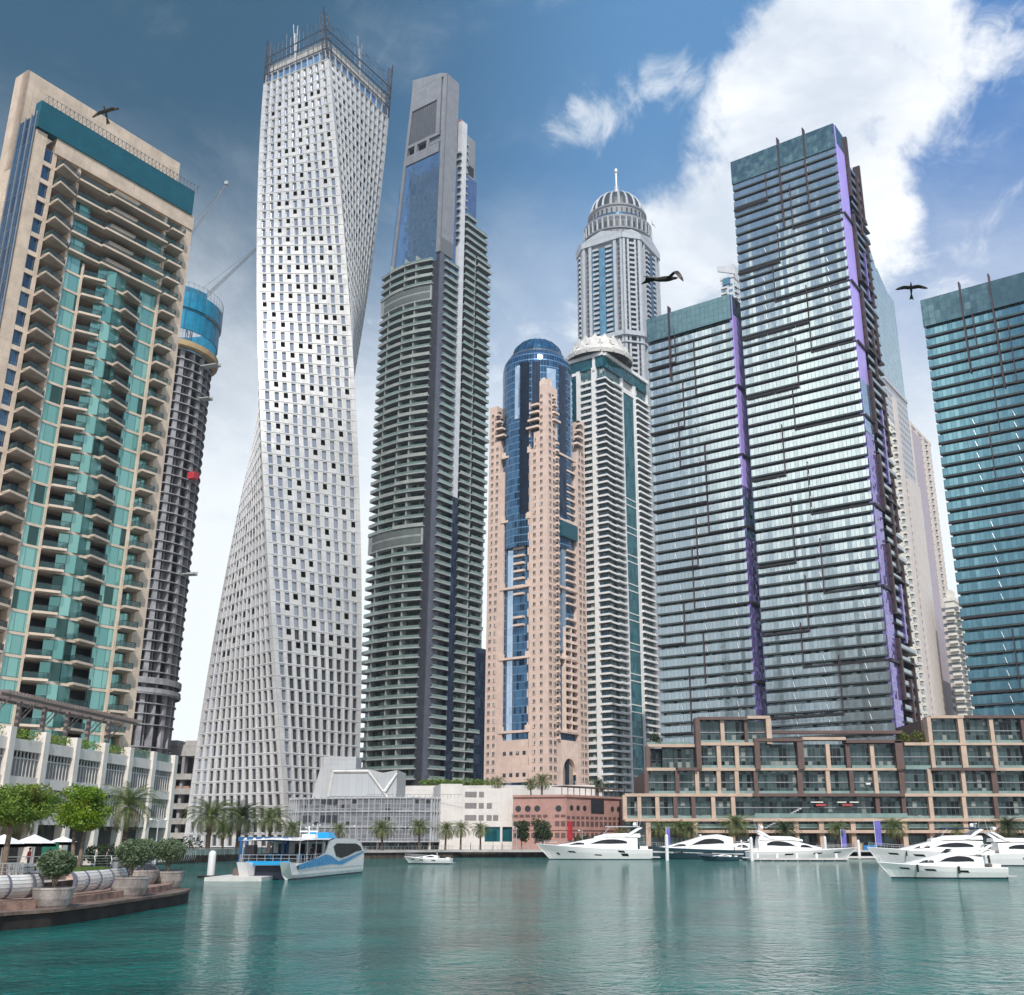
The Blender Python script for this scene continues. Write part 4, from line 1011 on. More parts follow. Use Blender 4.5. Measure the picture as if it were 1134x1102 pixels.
# ================================================================ domed tower far behind
def domed_tower():
    Y = 600.; xc = x_at(690, Y, 300); cen = (xc, Y+20)
    T = thing('domed_tower', 'very tall grey stone tower with a ribbed dome and spire behind the white balcony tower', 'tower', (cen[0], cen[1], 0))
    H = z_at(262, Y-2); FH = 3.55
    # octagonal plan, cut corners
    hw = 22.6; c = 8.4
    base = [(-hw+c, -hw), (hw-c, -hw), (hw, -hw+c), (hw, hw-c), (hw-c, hw), (-hw+c, hw), (-hw, hw-c), (-hw, -hw+c)]
    ang = math.atan2(UR[1], UR[0])-math.pi/2+R_(4)
    rot = lambda p: (cen[0]+p[0]*math.cos(ang)-p[1]*math.sin(ang), cen[1]+p[0]*math.sin(ang)+p[1]*math.cos(ang))
    pts = [rot(p) for p in base]
    co = MB(); co.prism([(cen[0]+(p[0]-cen[0])*.985, cen[1]+(p[1]-cen[1])*.985) for p in pts], 0, H-2); co.build('core', M['crown_grey'], T)
    wa = MB(); gl = MB(); bal = Rep('balcony', [M['grey_stone'], M['slab_under']], T, cap=100); win = Rep('window', [M['g_win']], T, cap=100)
    ZL = 150; N = int((H-ZL)/FH)
    ZS = z_at(372, Y)            # setback cornice
    for i in range(8):
        a, b = pts[i], pts[(i+1) % 8]; L = math.dist(a, b); F = Fr(a, (b[0]-a[0], b[1]-a[1]))
        m_ = F.n[0]*(-cen[0])+F.n[1]*(-cen[1])
        if F.n[1] > .75: continue
        long = L > 20
        if long:
            piers = [(0, 1.4), (4.2, 6.2), (L-6.2, L-4.2), (L-1.4, L)]
            gl.wall(F, 6.2, L-6.2, ZL, H-8, .25); 
            gl.box(F, L/2-2.2, L/2+2.2, ZL, H-8, 0, 1.3)
            cen_b = ((7.4, L/2-2.6), (L/2+2.6, L-7.4)); wcols = (2.8, L-2.8)
        else:
            piers = [(0, 1.6), (2.9, 4.2), (L-4.2, L-2.9), (L-1.6, L)]; cen_b = ((4.2, L-4.2),); wcols = (2.25, L-2.25)
        for p in piers: wa.box(F, p[0], p[1], 0, H-4, -.5, 1.0)
        wa.box(F, -.4, L+.4, H-4, H, -1, 1.6); wa.box(F, -.4, L+.4, ZS-3, ZS, -1, 2.4); wa.box(F, -.2, L+.2, ZS-8, ZS-7, -1, 1.8)
        for k in range(N-1):
            z = ZL+k*FH
            if ZS-9 < z < ZS: continue
            for q in cen_b: m = bal.new(); m.box(F, q[0], q[1], z, z+1.5, -.5, 1.9 if not long else 1.6, 0, mb=1)
            for q in wcols: m = win.new(); m.box(F, q-.6, q+.6, z+.6, z+2.5, -.2, .15)
        if not long: 
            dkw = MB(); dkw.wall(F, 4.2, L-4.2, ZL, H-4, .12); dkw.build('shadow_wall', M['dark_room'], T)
        # pediment
        wa.poly([F.P(-.5, H, 1.7), F.P(L+.5, H, 1.7), F.P(L/2, H+5 if long else H+2.5, 1.7)]); wa.poly([F.P(L+.5, H, -.5), F.P(-.5, H, -.5), F.P(L/2, H+5 if long else H+2.5, -.5)])
        wa.quad(F.P(-.5, H, 1.7), F.P(L/2, H+5 if long else H+2.5, 1.7), F.P(L/2, H+5 if long else H+2.5, -.5), F.P(-.5, H, -.5))
    wa.build('wall', M['grey_stone'], T); gl.build('blue_glazing', M['g_princess'], T); bal.done(); win.done()
    # drums and dome
    z1 = H; tiers = [(23.2, 0, 11), (21.8, 11, 24), ]
    D = MB(); cz = (cen[0], cen[1], 0)
    ZK = z_at(243, Y+20); ZD = z_at(217, Y+20)
    D.lathe(cz, [(22.5, H-1), (22.5, H+6), (23.4, H+6.3), (23.4, H+7.2), (22.4, H+7.5), (22.2, ZK-14), (23.2, ZK-12), (23.2, ZK-10.5), (19.6, ZK-9.6), (19.2, ZK-2), (20.0, ZK-1), (20.0, ZK), (17.5, ZK+.2)], 48)
    D.build('drum', M['crown_grey'], T)
    cl = Rep('drum_column', [M['grey_stone']], T)
    for j in range(36):
        t = 2*math.pi*j/36
        m = cl.new(); m.tube((cen[0]+math.cos(t)*23, cen[1]+math.sin(t)*23, H+7.4), (cen[0]+math.cos(t)*23, cen[1]+math.sin(t)*23, ZK-12), .55, k=5, cap=False)
    cl.done()
    ww = MB()
    for j in range(36):
        t = 2*math.pi*(j+.5)/36; f = Fr((cen[0]+math.cos(t)*22.3, cen[1]+math.sin(t)*22.3), (-math.sin(t), math.cos(t)))
        ww.box(f, -.9, .9, ZK-21, ZK-14.5, -.2, .15); ww.box(f, -.5, .5, H+1, H+5, 0, .4)
        f = Fr((cen[0]+math.cos(t)*19.4, cen[1]+math.sin(t)*19.4), (-math.sin(t), math.cos(t))); ww.box(f, -.55, .55, ZK-8.4, ZK-3, -.2, .15)
    ww.build('drum_window', M['dark_room'], T)
    gb = MB(); gb.lathe(cz, [(19.8, ZK-9.3), (19.6, ZK-6.8)], 48); gb.build('drum_glazing', M['g_princess'], T)
    pr = [(18.2*math.cos(t), ZK+(ZD-ZK)*math.sin(t)) for t in np.linspace(0, math.pi/2, 10)]
    dm = MB(); dm.lathe(cz, pr, 40); dm.build('dome', M['dark_room'], T)
    rb = Rep('dome_rib', [M['grey_stone']], T)
    for j in range(20):
        t = 2*math.pi*j/20; m = rb.new()
        for q in range(8):
            p0, p1 = pr[q], pr[q+1]; m.tube((cen[0]+math.cos(t)*p0[0], cen[1]+math.sin(t)*p0[0], p0[1]+.3), (cen[0]+math.cos(t)*p1[0], cen[1]+math.sin(t)*p1[0], p1[1]+.3), 1.0-.09*q, 1.0-.09*(q+1), k=4, cap=False)
    rb.done()
    sp = MB(); ZS_ = z_at(189, Y+20); sp.lathe(cz, [(3.4, ZD-1), (2.2, ZD+3), (1.2, ZD+5), (1.5, ZD+6), (.8, ZD+8), (.7, ZD+18), (1.5, ZD+19), (1.2, ZD+21), (.5, ZD+22), (.35, ZS_)], 10); sp.build('spire', M['steel_light'], T)
domed_tower()
# ================================================================ three banded glass towers
def banded(label, lo, Wl, Wr, H, FH, mats, purple, seed, zbase=30., NRIGHT=True, crownrows=2, zl=0, pf=None):
    rs = random.Random(seed)
    u = (-UL[0], -UL[1]); C0 = (lo[0]+u[0]*Wl, lo[1]+u[1]*Wl)
    FL = Fr(lo, u); FR = Fr(C0, UR)
    T = thing('banded_tower', label, 'tower', (C0[0], C0[1], 0))
    gw, gr, gt = mats
    N = int((H-zbase)/FH); ztop = H
    crown0 = H-2.6*FH
    k0 = MB(); k0.prism([(q[0], q[1]) for q in (FL.P(.5, 0, -3), FL.P(Wl-.5, 0, -3), FR.P(Wr-.3, 0, -3), FR.P(Wr-.3, 0, -30), FL.P(.5, 0, -30))], 0, H-1.2); k0.build('core', M['dark_room'], T)
    g = MB(); g.wall(FL, .2, Wl, zbase, crown0+1, -.75); g.build('window_wall', M[gw], T)
    lv = MB(); lv.quad(FL.P(0, zbase, -30), FL.P(0, zbase, -1.6), FL.P(0, crown0, -1.6), FL.P(0, crown0, -30), 0, [(0, zbase), (28, zbase), (28, crown0), (0, crown0)]); lv.build('flank_wall', M[gw], T)
    rep = Rep('balcony', [M[gr], M['slab_edge'], M['slab_under']], T, cap=100)
    rs2 = random.Random(seed+5)
    major = {}
    for k in range(N):
        z = zbase+k*FH
        if z > crown0-.5: break
        m = rep.new()
        st = .4*((k*5) % 3-1)
        m.box(FL, -.2, Wl+.05, z-.28, z+.10, -.8, .65, 1, mb=1)
        # slanted glass balustrade / spandrel
        P = FL.P; a, b = -.2, Wl+.1
        m.quad(P(a, z+.1, 0.72), P(b, z+.1, 0.72), P(b, z+2.5, .60), P(a, z+2.5, .60), 0, [(a, 0), (b, 0), (b, 1.5), (a, 1.5)])
        m.quad(P(b, z+.1, 0.62), P(a, z+.1, 0.62), P(a, z+2.5, .50), P(b, z+2.5, .50), 0, [(a, 0), (b, 0), (b, 1.5), (a, 1.5)])
        m.quad(P(a, z+2.5, .60), P(b, z+2.5, .60), P(b, z+2.5, .50), P(a, z+2.5, .50), 1)
    rep.done()
    # crown glass
    c = MB(); c.box(FL, -.3, Wl+.1, crown0, H, -1., 1.05, 0); c.build('crown_glazing', M[gt], T)
    c = MB(); c.box(FR, .3, Wr*.45, crown0+2, H, -1.5, .4, 0); c.build('crown_side_glazing', M[gt], T)
    # thick offset ledges and long dark fins, arranged like a staggered grid
    led = Rep('ledge', [M['dark_steel']], T); fin = Rep('fin', [M['maroon_fin']], T)
    cols = [0, .30, .52, .78, 1.0]
    blocks = []
    k = N-4; side = 0
    z = crown0-.6
    frac = [(0, .33), (.55, 1.0), (0, .40), (.33, 1.0), (0, .62), (.62, 1.0), (0, .48), (.42, 1.), (0, .30), (.5, 1.)]
    i = 0
    zz = crown0-FH*3
    while zz > zbase+8:
        a, b = frac[i % len(frac)]
        a *= Wl; b *= Wl
        m = led.new(); m.box(FL, a-.25, b+(.3 if b > Wl*.9 else 0), zz-.42, zz+.08, 0, .95)
        x = b if a == 0 else a
        m = fin.new(); l = FH*rs.choice((4, 5, 6)); m.box(FL, x-.11, x+.11, zz-.5, zz+l-1, 0, 1.1)
        if purple: m = led.new(); m.box(FR, 0, purple+1.2, zz-.45, zz+.4, 0, .9) if b > Wl*.9 else m.box(FL, a, b, zz-.4, zz+.1, 1.5, 1.62)
        zz -= FH*rs.choice((3, 4, 4)); i += 1
    for s, l in ((.47, 5.4), (.72, 4.6)) if pf is None else pf:
        m = fin.new(); m.box(FL, s*Wl-.2, s*Wl+.2, H-l*FH-14, H+2.6, -.6, 1.5, back=True)
        pass
    led.done(); fin.done()
    ties = MB()
    for s in (.24, .5, .83):
        z = zbase+FH
        kk = 0
        while z < crown0-8*FH:
            if kk % 9 < 7: ties.tube(FL.P(s*Wl+.3+((kk//9) % 2)*1.2, z, 1.1), FL.P(s*Wl-.25+((kk//9) % 2)*1.2, z+1.8, .9), .08, k=4)
            z += FH; kk += 1
    ties.build('tie_rod', M['steel_light'], T)
    # right-hand return face
    if purple:
        v = MB(); v.box(FR, 0, purple, H*.60 if H > 200 else H*.62, H-.3, -.9, .35, 0); v.build('violet_panel', M['g_violet_hi'], T)
        v = MB(); v.box(FR, 0, purple, zbase, H*.60 if H > 200 else H*.62, -.9, .3, 0); v.build('violet_glazing', M['g_violet'], T)
        v = MB(); v.box(FR, .01, purple-.2, H*.525, H*.60, 0, .42, 0); v.build('blue_reflecting_panel', M['g_blue'], T)
        v2 = MB(); v2.box(FR, purple, Wr, zbase, H-6, -1.5, -1.2, 0); v2.build('side_window_wall', M[gw], T)
        sb = Rep('side_balcony', [M[gr], M['dark_steel']], T, cap=100)
        for k in range(N):
            z = zbase+k*FH
            if z > H-9: break
            a0 = purple+.4; b0 = Wr+(.8 if k % 8 else 2.0)-(0 if k < N-6 else 3)
            m = sb.new(); m.box(FR, a0, b0, z-.45, z+.1, -1.6, .9+.5*(k % 7 == 0), 1); m.box(FR, a0+1, b0-.2, z+.1, z+1.3, .7, .8, 0, back=True)
        sb.done()
        fr = Rep('side_fin', [M['maroon_fin'], M['g_violet']], T)
        z = H-2; j = 0
        while z > zbase+10:
            for q, (s, w, mi) in enumerate(((purple+.5, 1.3, 0), (Wr*.66, 1.4, 1 if j else 0), (Wr*.86, .8, 0))):
                l = FH*rs.choice((5, 6, 7)); m = fr.new(); o = [0, 3.1, 1.2][q]*FH
                m.box(FR, s, s+w, max(zbase, z-l-o), z-o+(2 if j == 0 else 0), -1.2, 1.35 if mi == 0 else 1.2, mi if q == 1 and j % 2 else 0, back=True)
            z -= FH*8; j += 1
        fr.done()
    return T
def gates():
    # shorter tower
    Y = 352.; H = z_at(354, Y); lo = at_z(718, 355, H); 
    C = at_z(805.5, 331, H); Wl = math.dist(lo[:2], C[:2]); 
    banded('shorter banded glass tower with a broad violet edge, left of the tallest banded tower', (lo[0], lo[1]), 33.5, 23., H, 3.65, ('g_gate', 'g_gate_rail', 'g_gate_top'), 15., 3, zbase=26, pf=((.27, 3.6),))
    Y = 330.; H = z_at(181, Y); lo = at_z(811, 181, H)
    banded('tallest banded grey-green glass tower with a narrow violet edge and dark fins', (lo[0], lo[1]), 38.5, 25., H, 3.7, ('g_gate', 'g_gate_rail', 'g_gate_top'), 8.0, 8, zbase=30)
    Y = 300.; H = z_at(334, Y); lo = at_z(1021, 334, H)
    banded('dark teal banded glass tower cut off by the right edge of the picture', (lo[0], lo[1]), 44., 16., H, 3.6, ('g_right', 'g_right_rail', 'g_gate_top'), 0, 21, zbase=33, pf=((.27, 4.), (.47, 6.)))
gates()
# ================================================================ towers further back on the right and a small one in the middle
def slab_tower(name, label, pxl, pxc, pxr, pytop, Y, FH, wallm, winm, bay=3.2, winw=1.7, winh=1.7, zb=10, bal=0., crown=None, cap=60, tilt=True, pilasters=0, u=None):
    H = z_at(pytop, Y); hz = max(30, H*.55)
    C0 = (x_at(pxc, Y, H), Y); uL = UL; uR = UR
    def span(d, px):
        k = (px-CX)/F_; cp, sp = math.cos(PITCH), math.sin(PITCH)
        return (k*(C0[1]*cp+(H-CAMH)*sp)-C0[0])/(d[0]-k*d[1]*cp)
    Wl = max(4, span(UL, pxl)); Wr = max(4, span(UR, pxr))
    lo = (C0[0]+UL[0]*Wl, C0[1]+UL[1]*Wl); FL = Fr(lo, (-UL[0], -UL[1])); FR = Fr(C0, UR)
    T = thing(name, label, 'tower', (C0[0], C0[1], 0))
    b = MB(); b.prism([(q[0], q[1]) for q in (FL.P(0, 0, 0), FR.P(0, 0, 0), FR.P(Wr, 0, 0), FR.P(Wr, 0, -Wl), )], 0, H); b.build('wall', M[wallm], T)
    win = Rep('window', [M[winm], M[wallm]], T, cap=cap); ba = Rep('balcony', [M[wallm], M['slab_under']], T, cap=cap)
    N = int((H-zb)/FH)
    for F, W in ((FL, Wl), (FR, Wr)):
        nb = max(1, int(W/bay)); w = W/nb
        for k in range(N):
            z = zb+k*FH
            for j in range(nb):
                c = (j+.5)*w; m = win.new(); m.box(F, c-winw/2, c+winw/2, z+.8, z+.8+winh, -.2, .06, 0)
                if bal and j % 2 == 0: m = ba.new(); m.box(F, c-w*.46, c+w*.46, z, z+1.1, 0, bal, 0, mb=1)
        if pilasters:
            pm = MB()
            for j in range(0, nb+1, pilasters): pm.box(F, j*w-.35, j*w+.35, 0, H+.6, 0, bal*.7+.5)
            pm.build('pilaster', M[wallm], T)
    win.done(); ba.done() if ba.p else None
    cp_ = MB(); cp_.box(FL, -.3, Wl+.3, H-.5, H+1.2, -1, .5); cp_.box(FR, 0, Wr+.3, H-.5, H+1.2, -1, .5); cp_.build('parapet', M[wallm], T)
    return T, FL, FR, Wl, Wr, H
solid('far_grey', (.46, .47, .50), .7, var=.06, streak=.15); solid('far_cream', (.72, .70, .64), .7, var=.06, streak=.15); solid('far_beige', (.60, .55, .52), .7, var=.06, streak=.2); solid('far_mauve', (.42, .37, .42), .7, var=.06, streak=.2)
solid('far_window', (.16, .18, .20), .3, var=.2)
def far_towers():
    # small white tower between the two violet-edged ones
    T, FL, FR, Wl, Wr, H = slab_tower('white_apartment_tower', 'narrow white tower with an upswept roof fin, peeping between the two violet-edged towers', 798, 812, 840, 306, 520, 3.5, 'cool_white', 'g_princess', bay=3.6, winw=2.4, winh=1.6, zb=200, bal=1.)
    m = MB()
    m.poly([FL.P(-1.5, H+6, .6), FL.P(Wl+1, H+1.2, .6), FL.P(Wl+1, H+7, .6), FL.P(-1.5, H+9, .6)]); m.poly([FL.P(-1.5, H+6, -1), FL.P(-1.5, H+9, -1), FL.P(Wl+1, H+7, -1), FL.P(Wl+1, H+1.2, -1)])
    m.quad(FL.P(-1.5, H+6, -1), FL.P(Wl+1, H+1.2, -1), FL.P(Wl+1, H+1.2, .6), FL.P(-1.5, H+6, .6)); m.box(FR, 0, Wr, H+1, H+8, -1, .6)
    m.build('roof_fin', M['cool_white'], T)
    m = MB(); m.box(FL, 1.5, Wl-2, H-4, H, 0, .7); m.build('clerestory', M['g_princess'], T)
    # glass spire tower
    Y = 500.; T, FL, FR, Wl, Wr, H = slab_tower('spire_tower', 'pale tower with a stepped pointed glass crown rising behind the tallest banded tower', 930, 951, 988, 292, Y, 3.6, 'far_cream', 'far_window', bay=3.4, zb=60, cap=60)
    g = MB(); g.box(FR, 5.5, Wr+.2, 40, H+3, 0, 1.3); g.build('curtain_wall', M['g_farteal'], T)
    g = MB(); P = FR.P; n = [(0.2, 42), (.26, 34), (.34, 32), (.36, 26), (.50, 22), (.56, 13), (.74, 12), (.80, 4), (1., 0)]
    pts = [P(-1.5, H, .8)]+[P(-1.5, H+44, .8)]
    last = None
    # stepped pointed blades
    for a0, a1, h0, h1 in ((-.02*Wr, .16*Wr, 46, 25), (.14*Wr, .34*Wr, 31, 17), (.32*Wr, .55*Wr, 23, 8), (.53*Wr, Wr, 12, -2)):
        for d, f in ((.9, 1), (-.2, -1)):
            q = [P(a0, H-1, d), P(a1, H-1, d), P(a1, H+h1, d), P(a0, H+h0, d)]
            if f < 0: q.reverse()
            g.quad(*q, 0, [(a0, 0), (a1, 0), (a1, h1), (a0, h0)] if f > 0 else [(a0, h0), (a1, h1), (a1, 0), (a0, 0)])
        g.quad(P(a0, H-1, -.2), P(a0, H-1, .9), P(a0, H+h0, .9), P(a0, H+h0, -.2)); g.quad(P(a0, H+h0, .9), P(a1, H+h1, .9), P(a1, H+h1, -.2), P(a0, H+h0, -.2)); g.quad(P(a1, H-1, .9), P(a1, H-1, -.2), P(a1, H+h1, -.2), P(a1, H+h1, .9))
    for a0, a1, h0, h1 in ((Wl-9, Wl+1, 20, 44), (Wl-15, Wl-8, 8, 24)):
        P = FL.P; g.quad(P(a0, H-1, .5), P(a1, H-1, .5), P(a1, H+h1, .5), P(a0, H+h0, .5)); g.quad(P(a1, H-1, -.5), P(a0, H-1, -.5), P(a0, H+h0, -.5), P(a1, H+h1, -.5)); g.quad(P(a0, H+h0, .5), P(a1, H+h1, .5), P(a1, H+h1, -.5), P(a0, H+h0, -.5))
    g.build('glass_crown', M['g_farteal'], T)
    # grey tower with a dark shaft
    Y = 455.; T, FL, FR, Wl, Wr, H = slab_tower('grey_apartment_tower', 'tall grey and beige tower with tiny windows right of the spire tower', 958, 978, 1004, 418, Y, 3.5, 'far_grey', 'far_window', bay=2.6, winw=1.2, winh=1.5, zb=20, cap=80)
    g = MB(); g.box(FR, Wr*.55, Wr+1, 0, H-45, 0, 1.4); g.box(FR, Wr*.30, Wr*.42, 0, H-6, 0, 1.0); g.build('stair_shaft', M['far_beige'], T)
    # white balcony tower close to the violet edge
    Y = 418.; T, FL, FR, Wl, Wr, H = slab_tower('white_balcony_tower', 'white tower packed with little balconies squeezed beside the tallest banded tower', 950, 962, 989, 446, Y, 3.4, 'far_cream', 'far_window', bay=3.0, winw=1.8, winh=1.6, zb=20, bal=1.3, cap=100, pilasters=4)
    # beige towers
    Y = 520.; T, FL, FR, Wl, Wr, H = slab_tower('beige_apartment_tower', 'beige stone tower with a plain flank behind the grey tower', 990, 1006, 1030, 468, Y, 3.5, 'far_beige', 'far_window', bay=2.8, winw=1.3, winh=1.5, zb=20, bal=.9, cap=80, pilasters=4)
    g = MB(); g.box(FR, 1, Wr*.42, 20, H-4, 0, 1.2); g.build('flank_wall', M['far_mauve'], T)
    Y = 470.; T, FL, FR, Wl, Wr, H = slab_tower('pale_slab_tower', 'pale balcony-striped building seen just left of the dark teal banded tower', 1047, 1056, 1100, 664, Y, 3.6, 'far_cream', 'far_window', bay=9, winw=7.5, winh=1.6, zb=20, bal=1.4, cap=60)
    g = MB(); g.box(FL, 1, Wl-1, H, H+5, -8, -1); g.build('roof_block', M['far_cream'], T)
far_towers()
# ================================================================ unseen towers added on the left bank only to be mirrored in the glass
def reflection_towers():
    for i, (x, y, w, d, h, wm, gm, lab) in enumerate(((-300, -8, 38, 30, 150, 'beige', 'g_teal', 'unseen beige tower added on the left bank to be mirrored in the glass'), (-360, 62, 34, 34, 118, 'concrete_light', 'g_navy', 'unseen grey tower added on the left bank to be mirrored in the glass'), (-255, -85, 40, 30, 178, 'off_white', 'g_blue', 'unseen off-white tower with blue glass added behind the viewer for its reflection'), (-410, 10, 44, 30, 200, 'grey_slab', 'g_damac', 'unseen tall grey-green tower added furthest along the left bank for its reflection'))):
        T = thing('bank_tower', lab, 'tower', (x, y, 0)); a = R_(20+i*8); u = (math.cos(a), math.sin(a))
        c = [(x, y)]; c.append((x+u[0]*w, y+u[1]*w)); c.append((c[1][0]-u[1]*d, c[1][1]+u[0]*d)); c.append((x-u[1]*d, y+u[0]*d))
        m = MB(); m.prism(c, 0, h); m.build('glazing', M[gm], T)
        s = MB(); n = int(h/3.6)
        for k in range(n):
            for q in range(4): F = Fr(c[q], (c[(q+1) % 4][0]-c[q][0], c[(q+1) % 4][1]-c[q][1])); L = math.dist(c[q], c[(q+1) % 4]); s.box(F, -.1, L+.1, 2+k*3.6, 3.1+k*3.6, -.2, .5)
        s.build('floor_bands', M[wm], T)
        p = MB()
        for q in range(4):
            F = Fr(c[q], (c[(q+1) % 4][0]-c[q][0], c[(q+1) % 4][1]-c[q][1])); L = math.dist(c[q], c[(q+1) % 4])
            for j in range(5): p.box(F, j*(L-1.2)/4, j*(L-1.2)/4+1.2, 0, h+2, 0, .9)
        p.build('piers', M[wm], T)
reflection_towers()
# ================================================================ water, land, quays
def water():
    m, t, b = newmat('water')
    g = t.n('ShaderNodeNewGeometry').outputs['Position']; x, y, z = t.sep(g)
    warp = t.comb(t.m('MULTIPLY', x, 1.0), t.m('MULTIPLY', y, .85), 0.)
    n1 = t.noise(warp, .8, 3, .55, .6); n2 = t.noise(warp, .20, 3, .5, .3); n3 = t.noise(warp, 2.6, 4, .62, .5); big = t.noise(t.comb(x, t.m('MULTIPLY', y, .45), 0.), .028, 3, .5, .8)
    patch = t.ss(big, .38, .64)
    rid = lambda n: t.m('SUBTRACT', 1., t.m('MULTIPLY', t.m('ABSOLUTE', t.m('SUBTRACT', n, .5)), 3.2))
    h = t.m('ADD', t.m('ADD', t.m('MULTIPLY', rid(n1), .34), t.m('MULTIPLY', n2, .8)), t.m('MULTIPLY', t.m('MULTIPLY', rid(n3), .27), t.m('ADD', .35, patch)))
    bp = t.n('ShaderNodeBump'); t.l(h, bp.inputs['Height']); t.put(bp.inputs['Strength'], t.m('ADD', .55, t.m('MULTIPLY', patch, .45))); bp.inputs['Distance'].default_value = 1.35
    t.l(bp.outputs[0], b.inputs['Normal'])
    c = t.mix(t.ss(n2, .35, .65), (.000, .082, .076), (.002, .145, .125))
    t.l(c, b.inputs['Base Color']); b.inputs['Roughness'].default_value = .05; b.inputs['IOR'].default_value = 1.333; b.inputs['Specular IOR Level'].default_value = .42
    w = MB(); w.quad((-2500, -300, 0), (2500, -300, 0), (2500, 3000, 0), (-2500, 3000, 0)); o = w.build('water', m); struct(o)
water()
def ground():
    # land behind the far quay and along the left bank, one continuous sheet reaching the horizon
    far = 270.
    # outline of the water side, from far right to left bank to behind the camera
    edge = [(3500, far), (60, far), (-20, far+2), (-62, 238), (-66, 190), (-60, 150), (-52, 118), (-45, 100), (-36, 92), (-31.5, 84), (-30.5, 76), (-29.6, 68), (-29.8, 60), (-31.0, 52), (-33.5, 42), (-38, 30), (-46, 10), (-62, -20), (-92, -60)]
    Zg = 1.6
    g = MB(); outer = [(-3500, -60), (-3500, 9000), (3500, 9000)]
    pts = edge+outer
    import bmesh
    from mathutils.geometry import tessellate_polygon
    tri = tessellate_polygon([[Vector((p[0], p[1], 0)) for p in pts]])
    for a, b, c in tri:
        q = [pts[a], pts[b], pts[c]]
        s = (q[1][0]-q[0][0])*(q[2][1]-q[0][1])-(q[1][1]-q[0][1])*(q[2][0]-q[0][0])
        if s < 0: q.reverse()
        g.poly([(p[0], p[1], Zg) for p in q])
    o = g.build('ground', M['paving']); struct(o)
    q = MB()
    for i in range(len(edge)-1):
        a, b = edge[i], edge[i+1]; l = math.dist(a, b); dx, dy = (b[0]-a[0])/l, (b[1]-a[1])/l
        nx, ny = -dy, dx                                # towards the water
        if i < 3:
            nx, ny = (0, -1)
        f = Fr(a, (dx, dy)); 
        top = Zg-.005
        q.quad((b[0], b[1], -1), (a[0], a[1], -1), (a[0], a[1], top), (b[0], b[1], top), 0, [(0, 0), (l, 0), (l, 2), (0, 2)])
        q.quad((a[0], a[1], -1), (b[0], b[1], -1), (b[0], b[1], top), (a[0], a[1], top), 0, [(0, 0), (l, 0), (l, 2), (0, 2)])
    o = q.build('quay_wall', M['quay_stone']); tag(o, 'dark stained quay wall where the paved banks meet the green water', 'quay wall')
    # pale coping stones of the far quay
    c = MB(); c.box(Fr((-22, far+.2), (1, 0)), 0, 600, Zg-.35, Zg+.12, -.8, .35); c.box(Fr((-62, 237.8), (42, 34)), 0, 54, Zg-.35, Zg+.12, -.8, .35)
    c.box(Fr((-45, 99.6), (-15, 50)), 0, .01, Zg-.3, Zg+.12, -.8, .3)
    o = c.build('coping', M['concrete_light']); tag(o, 'pale coping running along the top of the far quay', 'coping')
    return edge
EDGE = ground()
